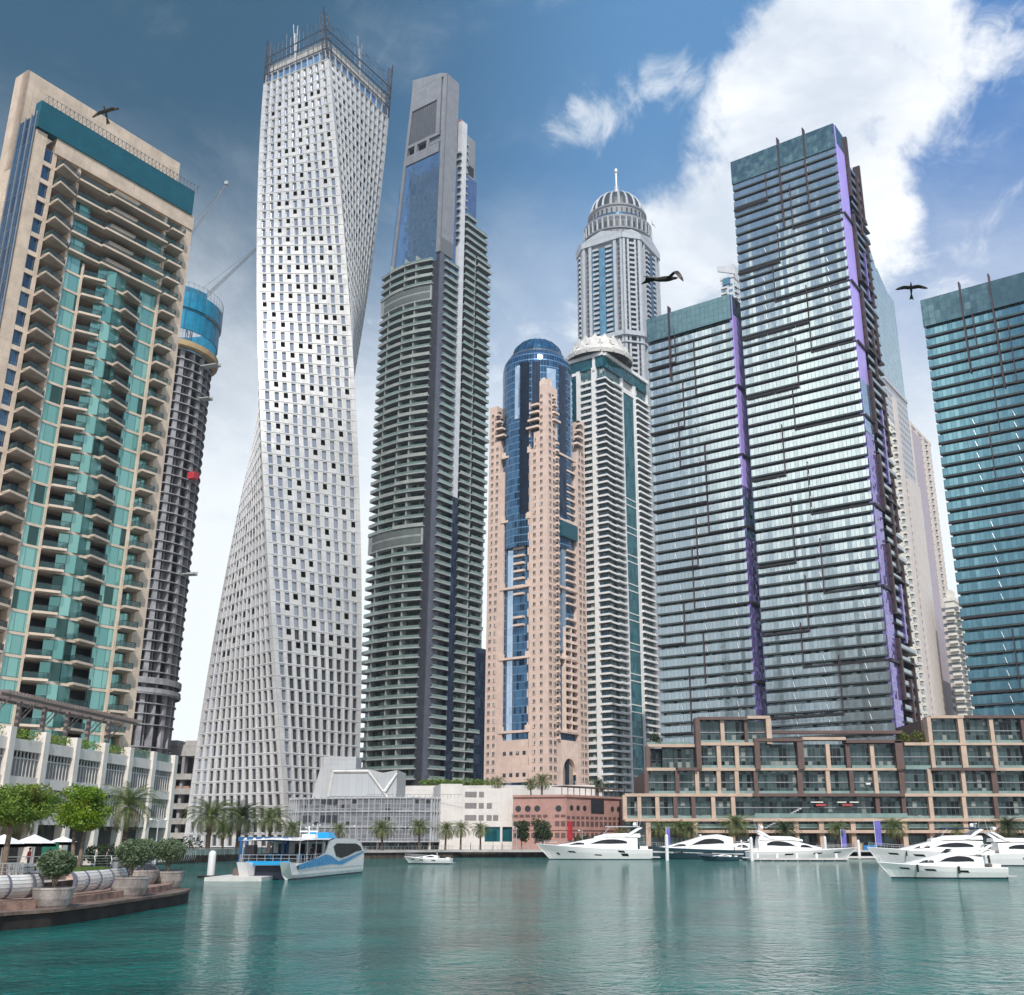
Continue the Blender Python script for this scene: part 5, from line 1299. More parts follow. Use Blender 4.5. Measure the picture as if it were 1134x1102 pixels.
# ================================================================ low buildings along the banks
def parking_podium():
    o = (-55.9, 106.); e = (-51.4, 151.); u = (e[0]-o[0], e[1]-o[1]); L = math.hypot(*u); F = Fr((o[0]-u[0]*.75, o[1]-u[1]*.75), u); L = L*1.75
    T = thing('parking_building', 'long cream building with square bays of grey slatted screens below the beige tower', 'building', (o[0], o[1], 0))
    ZT = 14.6
    zl = [2.0, 6.3, 9.9, 13.1]
    w = MB(); nb = 12; bw = L/nb
    for z0, z1 in ((5.6, 6.9), (9.3, 10.4), (13.0, 14.2)): w.box(F, 0, L, z0, z1, -1, 0)
    w.quad(F.P(L, 0, -30), F.P(L, 0, 0), F.P(L, 0, 0), F.P(L, 0, -30))
    w.quad(F.P(L, 1, 0), F.P(L, 1, -30), F.P(L, 14.2, -30), F.P(L, 14.2, 0)); w.quad(F.P(0, 14.0, 0), F.P(L, 14.0, 0), F.P(L, 14.0, -40), F.P(0, 14.0, -40))
    w.build('wall', M['cream'], T)
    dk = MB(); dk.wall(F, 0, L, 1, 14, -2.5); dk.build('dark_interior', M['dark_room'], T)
    col = Rep('pillar', [M['cream']], T); scr = Rep('slatted_screen', [M['louvre2'], M['off_white']], T); 
    for i in range(nb+1):
        a = i*bw; m = col.new(); m.box(F, a-.55, a+.45, 1.2, 15.3, -1, .28, back=True)
        if i < nb:
            for z0, z1 in ((6.9, 9.3), (10.4, 13.0)):
                m = scr.new(); m.box(F, a+.46, a+bw-.56, z0, z1-.75, -.5, -.22, 0)
                for j in range(9): m.box(F, a+.5+j*(bw-1.1)/8-.04, a+.5+j*(bw-1.1)/8+.04, z0, z1, -.3, -.14, 1)
                m.box(F, a+.46, a+bw-.56, z1-.80, z1-.68, -.3, -.14, 1)
    col.done(); scr.done()
    g = MB(); g.box(F, L-bw*1.9, L-.9, 14.2, 15.3, -.3, -.2, back=True); g.build('glass_balustrade', M['g_damac_rail'], T)
    pl = Rep('roof_hedge', [M['leaf_olive']], T)
    for i in range(4, nb-1):
        m = pl.new(); leaves(m, [(F.P(i*bw+bw/2+q, 14.9, -1.1), (bw*.2, .45, .55)) for q in (-2, -.7, .7, 2)], 420, .15)
    pl.done()
    # pergola on the roof
    Pg = thing('pergola', 'dark steel pergola with slanting slats on the roof of the cream building', 'pergola', F.P(L*.7, 14.2, -2))
    f = MB(); s0, s1 = L*.50, L*.86
    f.box(F, s0, s1+3, 18.6, 18.9, -2.0, -1.8, back=True); f.box(F, s0, s1+3, 18.6, 18.9, -5.2, -5.0, back=True)
    f.build('roof_beam', M['brown_steel'], Pg)
    sl = MB()
    n = 46
    for i in range(n): a = s0+(s1+2.5-s0)*i/n; sl.box(F, a, a+.14, 18.9, 19.15, -6.0, -.9, back=True)
    sl.build('slats', M['brown_steel'], Pg)
    for i in range(6):
        a = s0+1+(s1-s0)*i/5.6; m = MB(); m.box(F, a, a+.42, 14.0, 18.7, -3.7, -3.3, back=True); m.tube(F.P(a+.2, 16.4, -3.3), F.P(a+.2, 18.6, -1.4), .09, k=4); m.tube(F.P(a+.2, 16.8, -3.5), F.P(a+2.4, 18.6, -3.5), .08, k=4)
        m.build('post', M['brown_steel'], Pg)
solid('louvre2', (.24, .22, .22), .6, joint=(.38, 40, .12), jcol=(.14, .13, .13)); solid('brown_steel', (.17, .14, .13), .6, var=.2)

def leaves(m, blobs, n, size, seed=None, mi=0, shell=.35):
    """n leaf clumps spread through ellipsoids given as (centre, radii)"""
    r = random.Random(seed) if seed is not None else random
    tot = sum(b[1][0]*b[1][1]*b[1][2] for b in blobs)
    for c, rad in blobs:
        k = max(3, int(n*rad[0]*rad[1]*rad[2]/tot))
        for _ in range(k):
            z = r.uniform(-1, 1); a = r.uniform(0, 2*math.pi); q = math.sqrt(1-z*z); R = r.uniform(shell, 1)**.5*r.uniform(.86, 1.07)
            p = (c[0]+q*math.cos(a)*R*rad[0], c[1]+q*math.sin(a)*R*rad[1], c[2]+z*R*rad[2])
            s = size*r.uniform(.5, 1.3); ax = Vector((r.gauss(0, 1), r.gauss(0, 1), r.gauss(0, .7))).normalized(); bx = ax.cross(Vector((r.gauss(0, 1), r.gauss(0, 1), r.gauss(0, 1)))).normalized()
            P = Vector(p); u = ax*s; v = bx*s*.55
            m.quad(tuple(P-u), tuple(P-v), tuple(P+u), tuple(P+v), mi)

def curved_annex():
    T = thing('curved_annex', 'low grey annex with curved gridded screen at the foot of the twisting tower', 'building', (x_at(400, 300), 300, 0))
    Y = 296.
    # plan of the gridded screen: straight then bending away on the right
    pts = [(x_at(318, 306), 306.), (x_at(328, 300), 300.), (x_at(345, 297), 297.), (x_at(380, 294), 294.), (x_at(420, 291), 291.), (x_at(455, 291), 291.), (x_at(475, 294), 294.), (x_at(487, 301), 301.), (x_at(488, 315), 315.)]
    zt = z_at(883, 292)
    m = MB(); L = 0; n = len(pts)
    for i in range(n-1):
        a, b = pts[i], pts[i+1]; l = math.dist(a, b); lo_ = zt-2.2 if i < 1 else zt
        m.quad((a[0], a[1], 3.5), (b[0], b[1], 3.5), (b[0], b[1], zt), (a[0], a[1], zt), 0, [(L, 3.5), (L+l, 3.5), (L+l, zt), (L, zt)]); L += l
    m.poly([(p[0], p[1], zt) for p in pts]+[(pts[-1][0], 345, zt), (pts[0][0], 345, zt)], 1)
    m.build('gridded_screen', [M['g_mesh'], M['concrete_light']], T)
    fn = MB()
    for i in range(n-1):
        a, b = pts[i], pts[i+1]; l = math.dist(a, b); F = Fr(a, (b[0]-a[0], b[1]-a[1])); k = max(1, int(l/1.6))
        for j in range(k): s = l*j/k; fn.box(F, s-.06, s+.06, 3.5, zt+.3, 0, .55)
        for z in (3.5, 7.2, 11.2, zt-.3): fn.box(F, 0, l, z, z+.28, 0, .35)
    fn.build('fins', M['steel_light'], T)
    b = MB()
    for i in range(n-1):
        a, c = pts[i], pts[i+1]; F = Fr(a, (c[0]-a[0], c[1]-a[1])); b.wall(F, 0, math.dist(a, c), 1, 3.6, -2.5)
    b.build('shopfront', M['g_podium'], T)
    ow = MB(); F = Fr(pts[1], (pts[3][0]-pts[1][0], pts[3][1]-pts[1][1])); ow.box(F, 1.5, 13, 8.6, 10.4, 0, .7); ow.box(F, 3., 12.4, zt-1.6, zt-.5, 0, .7); ow.build('ribbon_window', M['g_win'], T)
    for i in range(9):
        p = pts[1+i*6//9]; c = MB(); q = (pts[1][0]+(pts[6][0]-pts[1][0])*i/8, 293.8+abs(i-5)*.3); c.tube((q[0], q[1], 1.5), (q[0], q[1], 4), .3, k=8); c.build('column', M['off_white'], T)
    # upper angular block
    U = MB(); F = Fr((x_at(346, 305, 20), 305), (1, -.03)); w = x_at(440, 305, 20)-x_at(346, 305, 20)
    z0 = zt; za = z_at(851, 305); zb = z_at(880, 305)
    prof = [(0, z0), (w, z0), (w, z_at(853, 305)), (w*.83, z_at(856, 305)), (w*.66, z_at(852, 305)), (w*.0+2, za)]
    U.poly([F.P(a, z, 0) for a, z in prof]); 
    for i in range(len(prof)):
        a, c = prof[i], prof[(i+1) % len(prof)]; U.quad(F.P(a[0], a[1], 0), F.P(a[0], a[1], -16), F.P(c[0], c[1], -16), F.P(c[0], c[1], 0))
    U.build('upper_block', M['annex_grey'], T)
    s = MB()
    A0, A1 = (w*.60, za+.2), (w*.90, z0+.4)
    s.poly([F.P(w*.20, z0+.8, .12), F.P(w*.86, z0+.8, .12), F.P(w*.66, za-1.1, .12), F.P(w*.24, za-1.1, .12)]); s.build('pale_panel', M['g_mesh2'], T)
    d = MB()
    for (a, z), (b_, z2) in (((w*.24, za-.9), (w*.66, za-.9)), ((w*.66, za-.9), (w*.90, z0+.3)), ((w*.24, za-.9), (w*.2, z0+.6))):
        d.tube(F.P(a, z, .3), F.P(b_, z2, .3), .38, k=4)
    d.build('stair_trim', M['off_white'], T)
    h = MB(); F2 = Fr((x_at(358, 318, 25), 318), (1, 0)); h.box(F2, 0, x_at(394, 318, 25)-x_at(358, 318, 25), z0, z_at(838, 318), -10, 0, mt=0); h.build('roof_room', M['annex_grey'], T)
    r = MB(); f3 = Fr((x_at(405, 296, 15), 297), (1, 0))
    for i in range(26): r.tube((f3.o[0]+i, 298, zt), (f3.o[0]+i, 298, zt+1.0), .04, k=4)
    r.tube((f3.o[0], 298, zt+1), (f3.o[0]+26, 298, zt+1), .05, k=4); r.build('roof_railing', M['grey_steel'], T)
    bl = MB(); p = F.P(w*.86, z0+2, .5); q = F.P(w*1.0, z0+7, .5); bl.tube(p, q, .45, .25, k=6); bl.build('roof_boom', M['white_paint'], T)
solid('annex_grey', (.42, .43, .44), .6, var=.06, streak=.2, joint=(2.2, 1.4, .05)); glass('g_mesh2', (.50, .52, .54), (.44, .46, .48), 1.8, 2.2, .06, fcol=(.3, .3, .32), metal=.1, tilt=.03, rough=.3)

def white_block():
    Y = 312.
    T = thing('white_block', 'plain cream-white block with small grilled windows, left of the red-brown block', 'building', (x_at(520, Y), Y, 0))
    x0, x1, x2 = x_at(487, 300, 10), x_at(506, 301, 10), x_at(568, 304, 10)
    w = MB(); F = Fr((x0, 300), (x2-x0, 4)); L = math.hypot(x2-x0, 4)
    zl, zm, zr = z_at(868, 300), z_at(871, 300), z_at(873, 303)
    w.box(F, 0, L*.30, 1, zl, -20, 0, mt=0); w.box(F, L*.30, L, 7.5, zr, -20, -.5, mt=0); w.box(F, L*.30, L*.62, 1, 7.5, -20, -.5); w.box(F, L*.62, L, 1, 3.6, -20, -.5)
    w.build('wall', M['cream2'], T)
    g = MB(); g.box(F, L*.62, L, 3.6, 7.5, -8, -1.0); g.build('corner_glazing', M['g_tealdark'], T)
    m = MB(); m.box(F, L*.83, L*.86, 3.6, 7.5, -.9, -.5); m.build('mullion', M['cream2'], T)
    rep = Rep('grilled_window', [M['louvre2']], T)
    for z in (9.2, 12.4, 15.4):
        for a, b in ((.34, .50), (.53, .60), (.64, .71 if z < 14 else .60), (.73, .80 if z < 10 else .60)):
            if b > a: q = rep.new(); q.box(F, L*a, L*b, z, z+1.4, -.6, -.38)
    rep.done()
    # planted terrace wing to the left, behind the annex
    w2 = MB(); F2 = Fr((x_at(440, 330, 18), 332), (1, -.1)); w2.box(F2, 0, 60, 1, z_at(869, 325), -20, 0, mt=0); w2.build('terrace_wing', M['cream2'], T)
    pl = Rep('terrace_shrub', [M['leaf_olive']], T)
    for i in range(7): q = pl.new(); leaves(q, [(F2.P(8+i*3.3, z_at(869, 325)+.9, -1), (2.1, 1.2, 1.1+.6*(i % 3 == 1)))], 240, .32)
    pl.done()
solid('cream2', (.66, .63, .60), .7, var=.06, streak=.25, joint=(9.5, 4.6, .06), jcol=(.5, .48, .45))

def brick_block():
    xc = x_at(627, 296, 8); C = (xc, 296.)
    T = thing('red_brown_block', 'low red-brown building with round windows, triangles and rows of square openings on the quay', 'building', (C[0], C[1], 0))
    FL = Fr((x_at(568, 300, 8), 300.), (xc-x_at(568, 300, 8), -4)); L = math.dist(FL.o, C)
    FR = Fr(C, (x_at(697, 316, 8)-xc, 20)); R2 = math.hypot(x_at(697, 316, 8)-xc, 20)
    zt = z_at(880, 296)
    w = MB(); w.box(FL, 0, L, 1, zt, -20, 0, mt=0); w.box(FR, 0, R2, 1, zt, -20, 0, mt=0); w.build('wall', M['rose2'], T)
    rw = Rep('round_window', [M['dark_room'], M['rose2']], T)
    def disc(F, a, z, r):
        m = rw.new(); m.poly([F.P(a+math.cos(t)*r, z+math.sin(t)*r, .06) for t in np.linspace(0, 2*math.pi, 13)[:-1]])
    for a in (.10, .28, .46, .86): disc(FL, L*a, zt-3.6, .85)
    for a in (.08, .18, .28, .72, .82, .92): disc(FR, R2*a, zt-3.4, .75)
    rw.done()
    sq = Rep('square_opening', [M['rose_dark']], T); 
    for F, W, n in ((FL, L, 9), (FR, R2, 14)):
        for z in (4.6, 7.6, 9.9 if F is FL else 9.5):
            for i in range(n):
                if F is FL and 6 <= i < 7: continue
                m = sq.new(); a = W*(i+.5)/n; m.box(F, a-.62, a+.62, z, z+(1.3 if z < 9 else .7), 0, .08)
    sq.done()
    cor = MB()
    for F, W in ((FL, L), (FR, R2)): cor.box(F, 0, W, zt-.6, zt, 0, .4); cor.box(F, 0, W, 6.6, 6.9, 0, .25)
    cor.build('cornice', M['rose2'], T)
    dk = MB(); dk.box(FR, R2*.38, R2*.58, zt-4.6, zt-1, 0, .2); dk.build('dark_opening', M['dark_room'], T)
    sg = MB(); sg.box(FR, .6, 1.6, 4.2, 8.8, .1, .8); sg.build('red_banner', M['red_paint'], T)
    pr = MB()
    for i in range(12): p = FR.P(i*R2/11, zt, -1.5); pr.tube(p, (p[0], p[1], zt+2.2), .12, k=4)
    pr.box(FR, 0, R2, zt+2.2, zt+2.45, -5, -.6, back=True); pr.build('roof_pergola', M['brown_steel'], T)
solid('rose2', (.43, .245, .21), .75, streak=.25, joint=(1.2, .8, .03), jcol=(.36, .20, .17)); solid('rose_dark', (.13, .075, .07), .7)

def terraced_block():
    Y = 284.
    F = Fr((x_at(690, Y), Y), (1, 0)); 
    T = thing('terraced_block', 'long stepped building of glazed boxes in sand and brown frames on the right bank', 'building', (x_at(900, Y), Y, 0))
    X = lambda px, z=18.: x_at(px, Y, z)-F.o[0]
    Z = lambda py: z_at(py, Y)
    rows = [Z(933), Z(922), Z(909), Z(880), Z(852), Z(825), Z(795)]
    z1, z2, z3, z4, z5, z6 = Z(920), Z(908), Z(880.5), Z(852), Z(824), Z(794)
    core = MB(); core.prism([F.P(X(692)+.5, 0, -3.0)[:2], F.P(X(1210), 0, -3.0)[:2], F.P(X(1210), 0, -40)[:2], F.P(X(692)+.5, 0, -40)[:2]], 1, z3-.3); 
    core.prism([F.P(X(716), 0, -3.0)[:2], F.P(X(1210), 0, -3.0)[:2], F.P(X(1210), 0, -39)[:2], F.P(X(716), 0, -39)[:2]], z3-.4, z4-.4)
    core.prism([F.P(X(772), 0, -3.0)[:2], F.P(X(1210), 0, -3.0)[:2], F.P(X(1210), 0, -38)[:2], F.P(X(772), 0, -38)[:2]], z4-.5, z5-.5)
    core.prism([F.P(X(1032), 0, -3.0)[:2], F.P(X(1210), 0, -3.0)[:2], F.P(X(1210), 0, -37)[:2], F.P(X(1032), 0, -37)[:2]], z5-.6, z6-.5)
    core.build('core', M['podium_brown'], T)
    glz = Rep('glazed_box', [M['g_podium'], M['g_damac_rail'], M['grey_steel']], T)
    fs = Rep('sand_frame', [M['sand']], T); fb = Rep('brown_frame', [M['podium_brown']], T)
    def cell(p0, p1, za, zb, d=0., rail=True):
        m = glz.new(); a, b = X(p0, (za+zb)/2), X(p1, (za+zb)/2)
        m.box(F, a, b, za, zb, -3, d-1.1, 0)
        m.box(F, a, b, (za+zb)/2-.12, (za+zb)/2+.12, d-1.2, d-.85, 2)
        if rail: m.box(F, a, b, za, za+1.05, d-.25, d-.18, 1, back=True)
    def post(px, za, zb, sand=True, w=.55, d=0.35):
        m = (fs if sand else fb).new(); a = X(px, (za+zb)/2); w = min(w, .5+(w-.5)*.45); m.box(F, a-w, a+w, za, zb, -3.2, d, back=True)
    def beam(p0, p1, z, sand=True, h=.42, d=.5):
        m = (fs if sand else fb).new(); h = min(h, .38); m.box(F, X(p0, z), X(p1, z), z-h, z+h, -3.2, d, back=True)
    # row 1 (z2..z3)
    segs = [692, 708, 728, 748, 768, 790, 812, 833]
    for a, b in zip(segs, segs[1:]): cell(a, b, z2, z3)
    for p in segs[:-1]: post(p, z2, z3, p not in (748, 768))
    cell(833, 972, z2, z3, -.4); cell(972, 1001, z2, z3); cell(1001, 1033, z2, z3); cell(1033, 1067, z2, z3); cell(1067, 1104, z2, z3); cell(1104, 1140, z2, z3); cell(1140, 1176, z2, z3)
    for p, s in ((972, 0), (1001, 0), (1031, 1), (1068, 1), (1103, 0), (1140, 1), (1176, 1)): post(p, z2, z3, bool(s))
    beam(692, 768, z3, True); beam(768, 833, z3, True); beam(833, 1001, z3, False, .6, .9); beam(1001, 1180, z3, True)
    # row 2 (z3..z4)
    s2 = [716, 735, 750, 772, 796, 816, 837]
    for a, b in zip(s2, s2[1:]): cell(a, b, z3, z4)
    for p, s in ((716, 0), (750, 0), (772, 1), (796, 1), (816, 1), (837, 0)): post(p, z3, z4, bool(s))
    cell(839, 884, z3, z4); post(886, z3, z4, False, .9); cell(888, 916, z3, z4); post(917, z3, z4); cell(918, 942, z3, z4); post(943, z3, z4, False); cell(945, 969, z3, z4); post(970, z3, z4); cell(972, 998, z3, z4); post(999, z3, z4, False, 1.0); cell(1001, 1031, z3, z4); post(1030, z3, z4); cell(1033, 1067, z3, z4); post(1067, z3, z4); cell(1069, 1100, z3, z4); post(1101, z3, z4, False, .9); cell(1103, 1140, z3, z4); cell(1140, 1176, z3, z4); post(1140, z3, z4)
    beam(716, 748, z4, True); beam(750, 772, z4, False, .5, 1.2); beam(772, 837, z4, True); beam(837, 886, z4, True, .3); beam(886, 970, z4, True, .3); beam(970, 999, z4, True, .3); beam(1030, 1101, z4, False, .55, 1.0); beam(1101, 1180, z4, True)
    # row 3 (z4..z5)
    for a, b in ((774, 796), (796, 816), (816, 837)): cell(a, b, z4, z5)
    post(773, z4, z5+6.8, False, .8, 1.0); post(796, z4, z5); post(816, z4, z5); post(838, z4, z5+1.4, False, .9, 1.1)
    cell(839, 884, z4, z5); post(886, z4, z5+1.2, False, 1.2, 1.0); cell(888, 916, z4, z5); post(917, z4, z5); cell(918, 936, z4, z5); post(939, z4, z5, False); cell(943, 966, z4, z5); post(966, z4, z5); cell(969, 992, z4, z5); post(995, z4, z5+.8, False, 1.6, 1.1)
    cell(1002, 1030, z4, z5); post(1031, z4, z6); cell(1033, 1064, z4, z5); post(1066, z4, z6, True, 1.0); cell(1068, 1099, z4, z5); post(1100, z4, z6); cell(1102, 1134, z4, z5); post(1136, z4, z6, False, 1.0); cell(1138, 1176, z4, z5)
    beam(774, 838, z5, True); beam(838, 888, z5+1.0, False, .6, 1.2); beam(888, 936, z5+1.4, True); beam(936, 998, z5+.6, False, .6, 1.1); beam(1001, 1031, z5, True); beam(1033, 1180, z5, True, .3)
    beam(838, 1000, z5+3.2, False, 1.6, -1.)
    # upper left box and right row 4
    cell(775, 801, z5, z5+6.2); post(800, z5, z5+6.2); cell(802, 826, z5, z5+6.2); beam(773, 827, z5+6.6, False, .7, 1.1); cell(828, 848, z5+.2, z5+6.0); beam(827, 852, z5+6.9, True, .4, .9); post(851, z5, z5+6.6, True, .9, .9); post(826, z5, z5+6.6, False, .4)
    cell(1033, 1064, z5, z6); cell(1068, 1099, z5, z6); cell(1102, 1134, z5, z6); cell(1138, 1176, z5, z6); beam(1030, 1067, z6, True, .45, .5); beam(1067, 1180, z6, False, .5, .8)
    # left step
    cell(720, 748, z4, z4+5.6, -6); cell(735, 772, z4+.2, z4+5.8, -3, False); beam(718, 772, z4+6.2, True, .4, -1.2); post(718, z4, z4+6, False, .6, -1.0)
    # ground storeys
    beam(692, 833, z2, True, .45, .9); beam(833, 1180, z2, True, .5, 1.2); beam(770, 1180, z1-.2, True, .6, 1.4)
    for p in (718, 770, 811, 842, 882, 910, 945, 1002, 1032, 1070, 1106, 1142, 1176): post(p, 1.5, z2, True, .75, .6)
    for a, b in zip((718, 770, 811, 842, 882, 910, 945, 1002, 1032, 1070, 1106, 1142), (770, 811, 842, 882, 910, 945, 1002, 1032, 1070, 1106, 1142, 1176)):
        cell(a, b, z1+.6, z2-.4, 0); 
        m = glz.new(); m.box(F, X(a), X(b), 1.6, z1-1.2, -3, -2.2, 0)
    cell(692, 718, 1.6, z2-.5, -1, False)
    glz.done(); fs.done(); fb.done()
    tr = MB(); tr.box(F, X(720), X(770), z4+6.4, z4+7.6, -6, -5.8, back=True); tr.box(F, X(833), X(1000), z2+.5, z2+1.6, .9, 1.0, back=True); tr.build('glass_balustrade', M['g_damac_rail'], T)
    sw = MB()
    for i in range(14): sw.box(F, X(843)+i*.7, X(843)+i*.7+.75, z1+.6+i*.36, z1+.9+i*.36, -.8, .9, back=True)
    sw.build('outdoor_stair', M['steel_light'], T)
    ac = MB(); ac.box(F, X(958), X(963), z3+2.6, z3+3., .3, .9); 
    for p in (903, 932, 942): ac.cube(F.P(X(p), z2+4.4, -.2), (1.6, .5, .12))
    ac.build('awning', M['white_canvas'], T)
    rb = MB()
    for p in (903, 932): rb.cube(F.P(X(p)+1, z2+3.7, -.2), (1.3, .4, .25))
    rb.build('red_light_strip', M['red_cushion'], T)
    # shrubs on the terraces (things of their own)
    for i, (p, zz, d, col, lab) in enumerate(((728, z4+6.6, -6.5, 'leaf_dark', 'leafy dark shrub on the upper left terrace beside the white balcony tower'), (1003, z5+.5, -3., 'shrub', 'yellow-green shrub on the roof terrace, left of its twin'), (1021, z5+.5, -3., 'shrub', 'yellow-green shrub on the roof terrace, close to the tall sand-framed box'))):
        q = F.P(X(p, zz), zz, d); S = thing('terrace_shrub', lab, 'shrub', q, 0, 'shrubs on the roof terraces'); m = MB(); leaves(m, [((q[0], q[1], q[2]+1.8), (1.7, 1.4, 1.6)), ((q[0]+1, q[1], q[2]+1.2), (1.5, 1.2, 1.2))], 420, .30, seed=i); m.build('foliage', M[col], S)
        m = MB(); m.tube(q, (q[0], q[1], q[2]+1.6), .1, .05, k=5); m.build('stem', M['bark'], S)
solid('podium_brown', (.125, .075, .065), .65, var=.12, streak=.2)
def all_podiums():
    parking_podium(); curved_annex(); white_block(); brick_block(); terraced_block()
all_podiums()
# ================================================================ left promontory, its ledge, benches, planters
LEDGE = [at_z(px, py, 0)[:2] for px, py in ((-160, 1052), (-60, 1040), (0, 1031), (58, 1026), (110, 1018), (160, 1009), (190, 1004), (205, 1000))]
_x, _y = LEDGE[-1]
LEDGE += [(_x-.5, _y+2.2), (_x-1.7, _y+4.0), (_x-4.5, _y+6), (_x-9, _y+8.5)]
def path_pt(pts, s, off=0.):
    for i in range(len(pts)-1):
        l = math.dist(pts[i], pts[i+1])
        if s <= l or i == len(pts)-2:
            t = s/l; dx, dy = (pts[i+1][0]-pts[i][0])/l, (pts[i+1][1]-pts[i][1])/l
            return (pts[i][0]+dx*s-dy*off, pts[i][1]+dy*s+dx*off), (dx, dy)   # off > 0: inland (left of travel)
        s -= l
def plen(pts): return sum(math.dist(a, b) for a, b in zip(pts, pts[1:]))
def s_of_px(px, z, off, pts=None):
    pts = pts or LEDGE; best = None
    for i in range(900):
        s = plen(pts)*i/900; p, _ = path_pt(pts, s, off); q = proj((p[0], p[1], z))
        if q and p[1] > 30 and (best is None or abs(q[0]-px) < best[0]): best = (abs(q[0]-px), s)
    return best[1]
def offset_path(pts, off, n=60):
    L = plen(pts); return [path_pt(pts, L*i/n, off)[0] for i in range(n+1)]
class PathFr:                                          # facade frame following a path; d outward = towards the water
    def __init__(s, pts): s.pts = pts
    def P(s, a, z, d): p, _ = path_pt(s.pts, max(0, a), -d); return (p[0], p[1], z)
def promontory():
    ZL = .75; L = plen(LEDGE); PF = PathFr(LEDGE); n = 46
    o = MB(); o.box(PF, 0, L, -1.2, ZL-.1, -9, 0, n=n); o = o.build('quay_wall', M['quay_dark']); tag(o, 'black wet foot of the left promontory dropping into the water', 'quay wall')
    o = MB(); o.box(PF, 0, L, ZL-.1, ZL+.05, -9, .12, n=n); o = o.build('ledge', M['kerb_stone']); tag(o, 'worn brown stone ledge on which the round stone planters stand', 'ledge')
    o = MB(); o.box(PF, 0, L, ZL+.05, ZL+.42, -9, -1.15, n=n); o = o.build('step', M['kerb_stone2']); tag(o, 'reddish stone step running behind the round planters', 'step')
    def planter(px, off, r, h, zf, lab, bw, bh, cz, two=None, seed=0):
        s = s_of_px(px, 1.2, off); p, d = path_pt(LEDGE, s, off)
        T = thing('stone_planter', lab, 'planter', (p[0], p[1], zf), 0, 'round stone planters with clipped shrubs')
        m = MB(); m.lathe((p[0], p[1], zf), [(r*.72, 0), (r*.80, h*.12), (r*.93, h*.45), (r, h*.88), (r*1.02, h*.9), (r*1.02, h), (r*.86, h), (r*.84, h*.86)], 28); m.build('pot', M['planter_stone'], T, smooth=False)
        m = MB(); m.poly([(p[0]+math.cos(t)*r*.85, p[1]+math.sin(t)*r*.85, zf+h*.88) for t in np.linspace(0, 2*math.pi, 20)[:-1]]); m.build('soil', M['soil'], T)
        m = MB(); zc = zf+h+cz
        m.tube((p[0], p[1], zf+h*.8), (p[0]-.05, p[1], zc-.3), .07, .06, k=6); m.tube((p[0], p[1], zf+h*.9), (p[0]+.25, p[1]+.1, zc-.2), .06, .04, k=5); m.tube((p[0], p[1], zf+h*.9), (p[0]-.28, p[1]+.05, zc-.2), .05, .035, k=5)
        m.build('stem', M['bark'], T)
        m = MB(); b = [((p[0], p[1], zc), (bw, bw*.9, bh)), ((p[0]-bw*.3, p[1], zc+bh*.1), (bw*.72, bw*.7, bh*.8)), ((p[0]+bw*.35, p[1], zc+.02), (bw*.68, bw*.7, bh*.85)), ((p[0], p[1], zc+bh*.25), (bw*.8, bw*.8, bh*.72))]
        leaves(m, b, 3600, .085, seed=seed, shell=.5); m.build('foliage', M['leaf_grey'], T)
    planter(58, .75, 1.0, .95, ZL+.05, 'round weathered stone planter with a clipped grey-green shrub, nearest of its row', .95, .70, 1.12, seed=1)
    planter(143, 1.2, 1.12, 1.1, ZL+.05, 'round stone planter with a clipped shrub, second from the left of the picture', 1.08, .86, 1.35, seed=2)
    planter(184, 1.3, 1.15, 1.15, ZL+.05, 'round stone planter with a clipped shrub at the rounded tip of the promontory', 1.14, .86, 1.35, seed=3)
    planter(163, 3.3, 1.1, .9, ZL+.42, 'stone planter with a clipped shrub set back between two others', 1.05, .8, 1.25, seed=4)
    # curved slatted benches
    def bench(px0, px1, off, lab):
        s0, s1 = s_of_px(px0, 1.2, off), s_of_px(px1, 1.2, off); n = max(2, int((s1-s0)/.9)); z0 = ZL+.42
        p, d = path_pt(LEDGE, (s0+s1)/2, off)
        T = thing('slatted_bench', lab, 'bench', (p[0], p[1], z0), 0, 'curved slatted benches along the ledge')
        prof = [(.0+.62*math.sin(t), z0+.08+1.12*(1-math.cos(t))/(1-math.cos(R_(150)))) for t in np.linspace(R_(12), R_(150), 9)]
        m = MB()
        for q in range(len(prof)-1):
            (d0, za), (d1, zb) = prof[q], prof[q+1]
            for i in range(n):
                a = s0+(s1-s0)*i/n; b = s0+(s1-s0)*(i+1)/n
                P = lambda s_, z_, dd: PF.P(s_, z_, dd-off)
                za2 = za+(zb-za)*.16; da2 = d0+(d1-d0)*.16
                m.quad(P(a, za2, da2), P(b, za2, da2), P(b, zb, d1), P(a, zb, d1)); m.quad(P(b, za2, da2-.04), P(a, za2, da2-.04), P(a, zb, d1-.04), P(b, zb, d1-.04)); m.quad(P(a, za2, da2-.04), P(b, za2, da2-.04), P(b, za2, da2), P(a, za2, da2))
        m.build('slats', M['pale_wood'], T)
        k = max(1, round((s1-s0)/1.7))
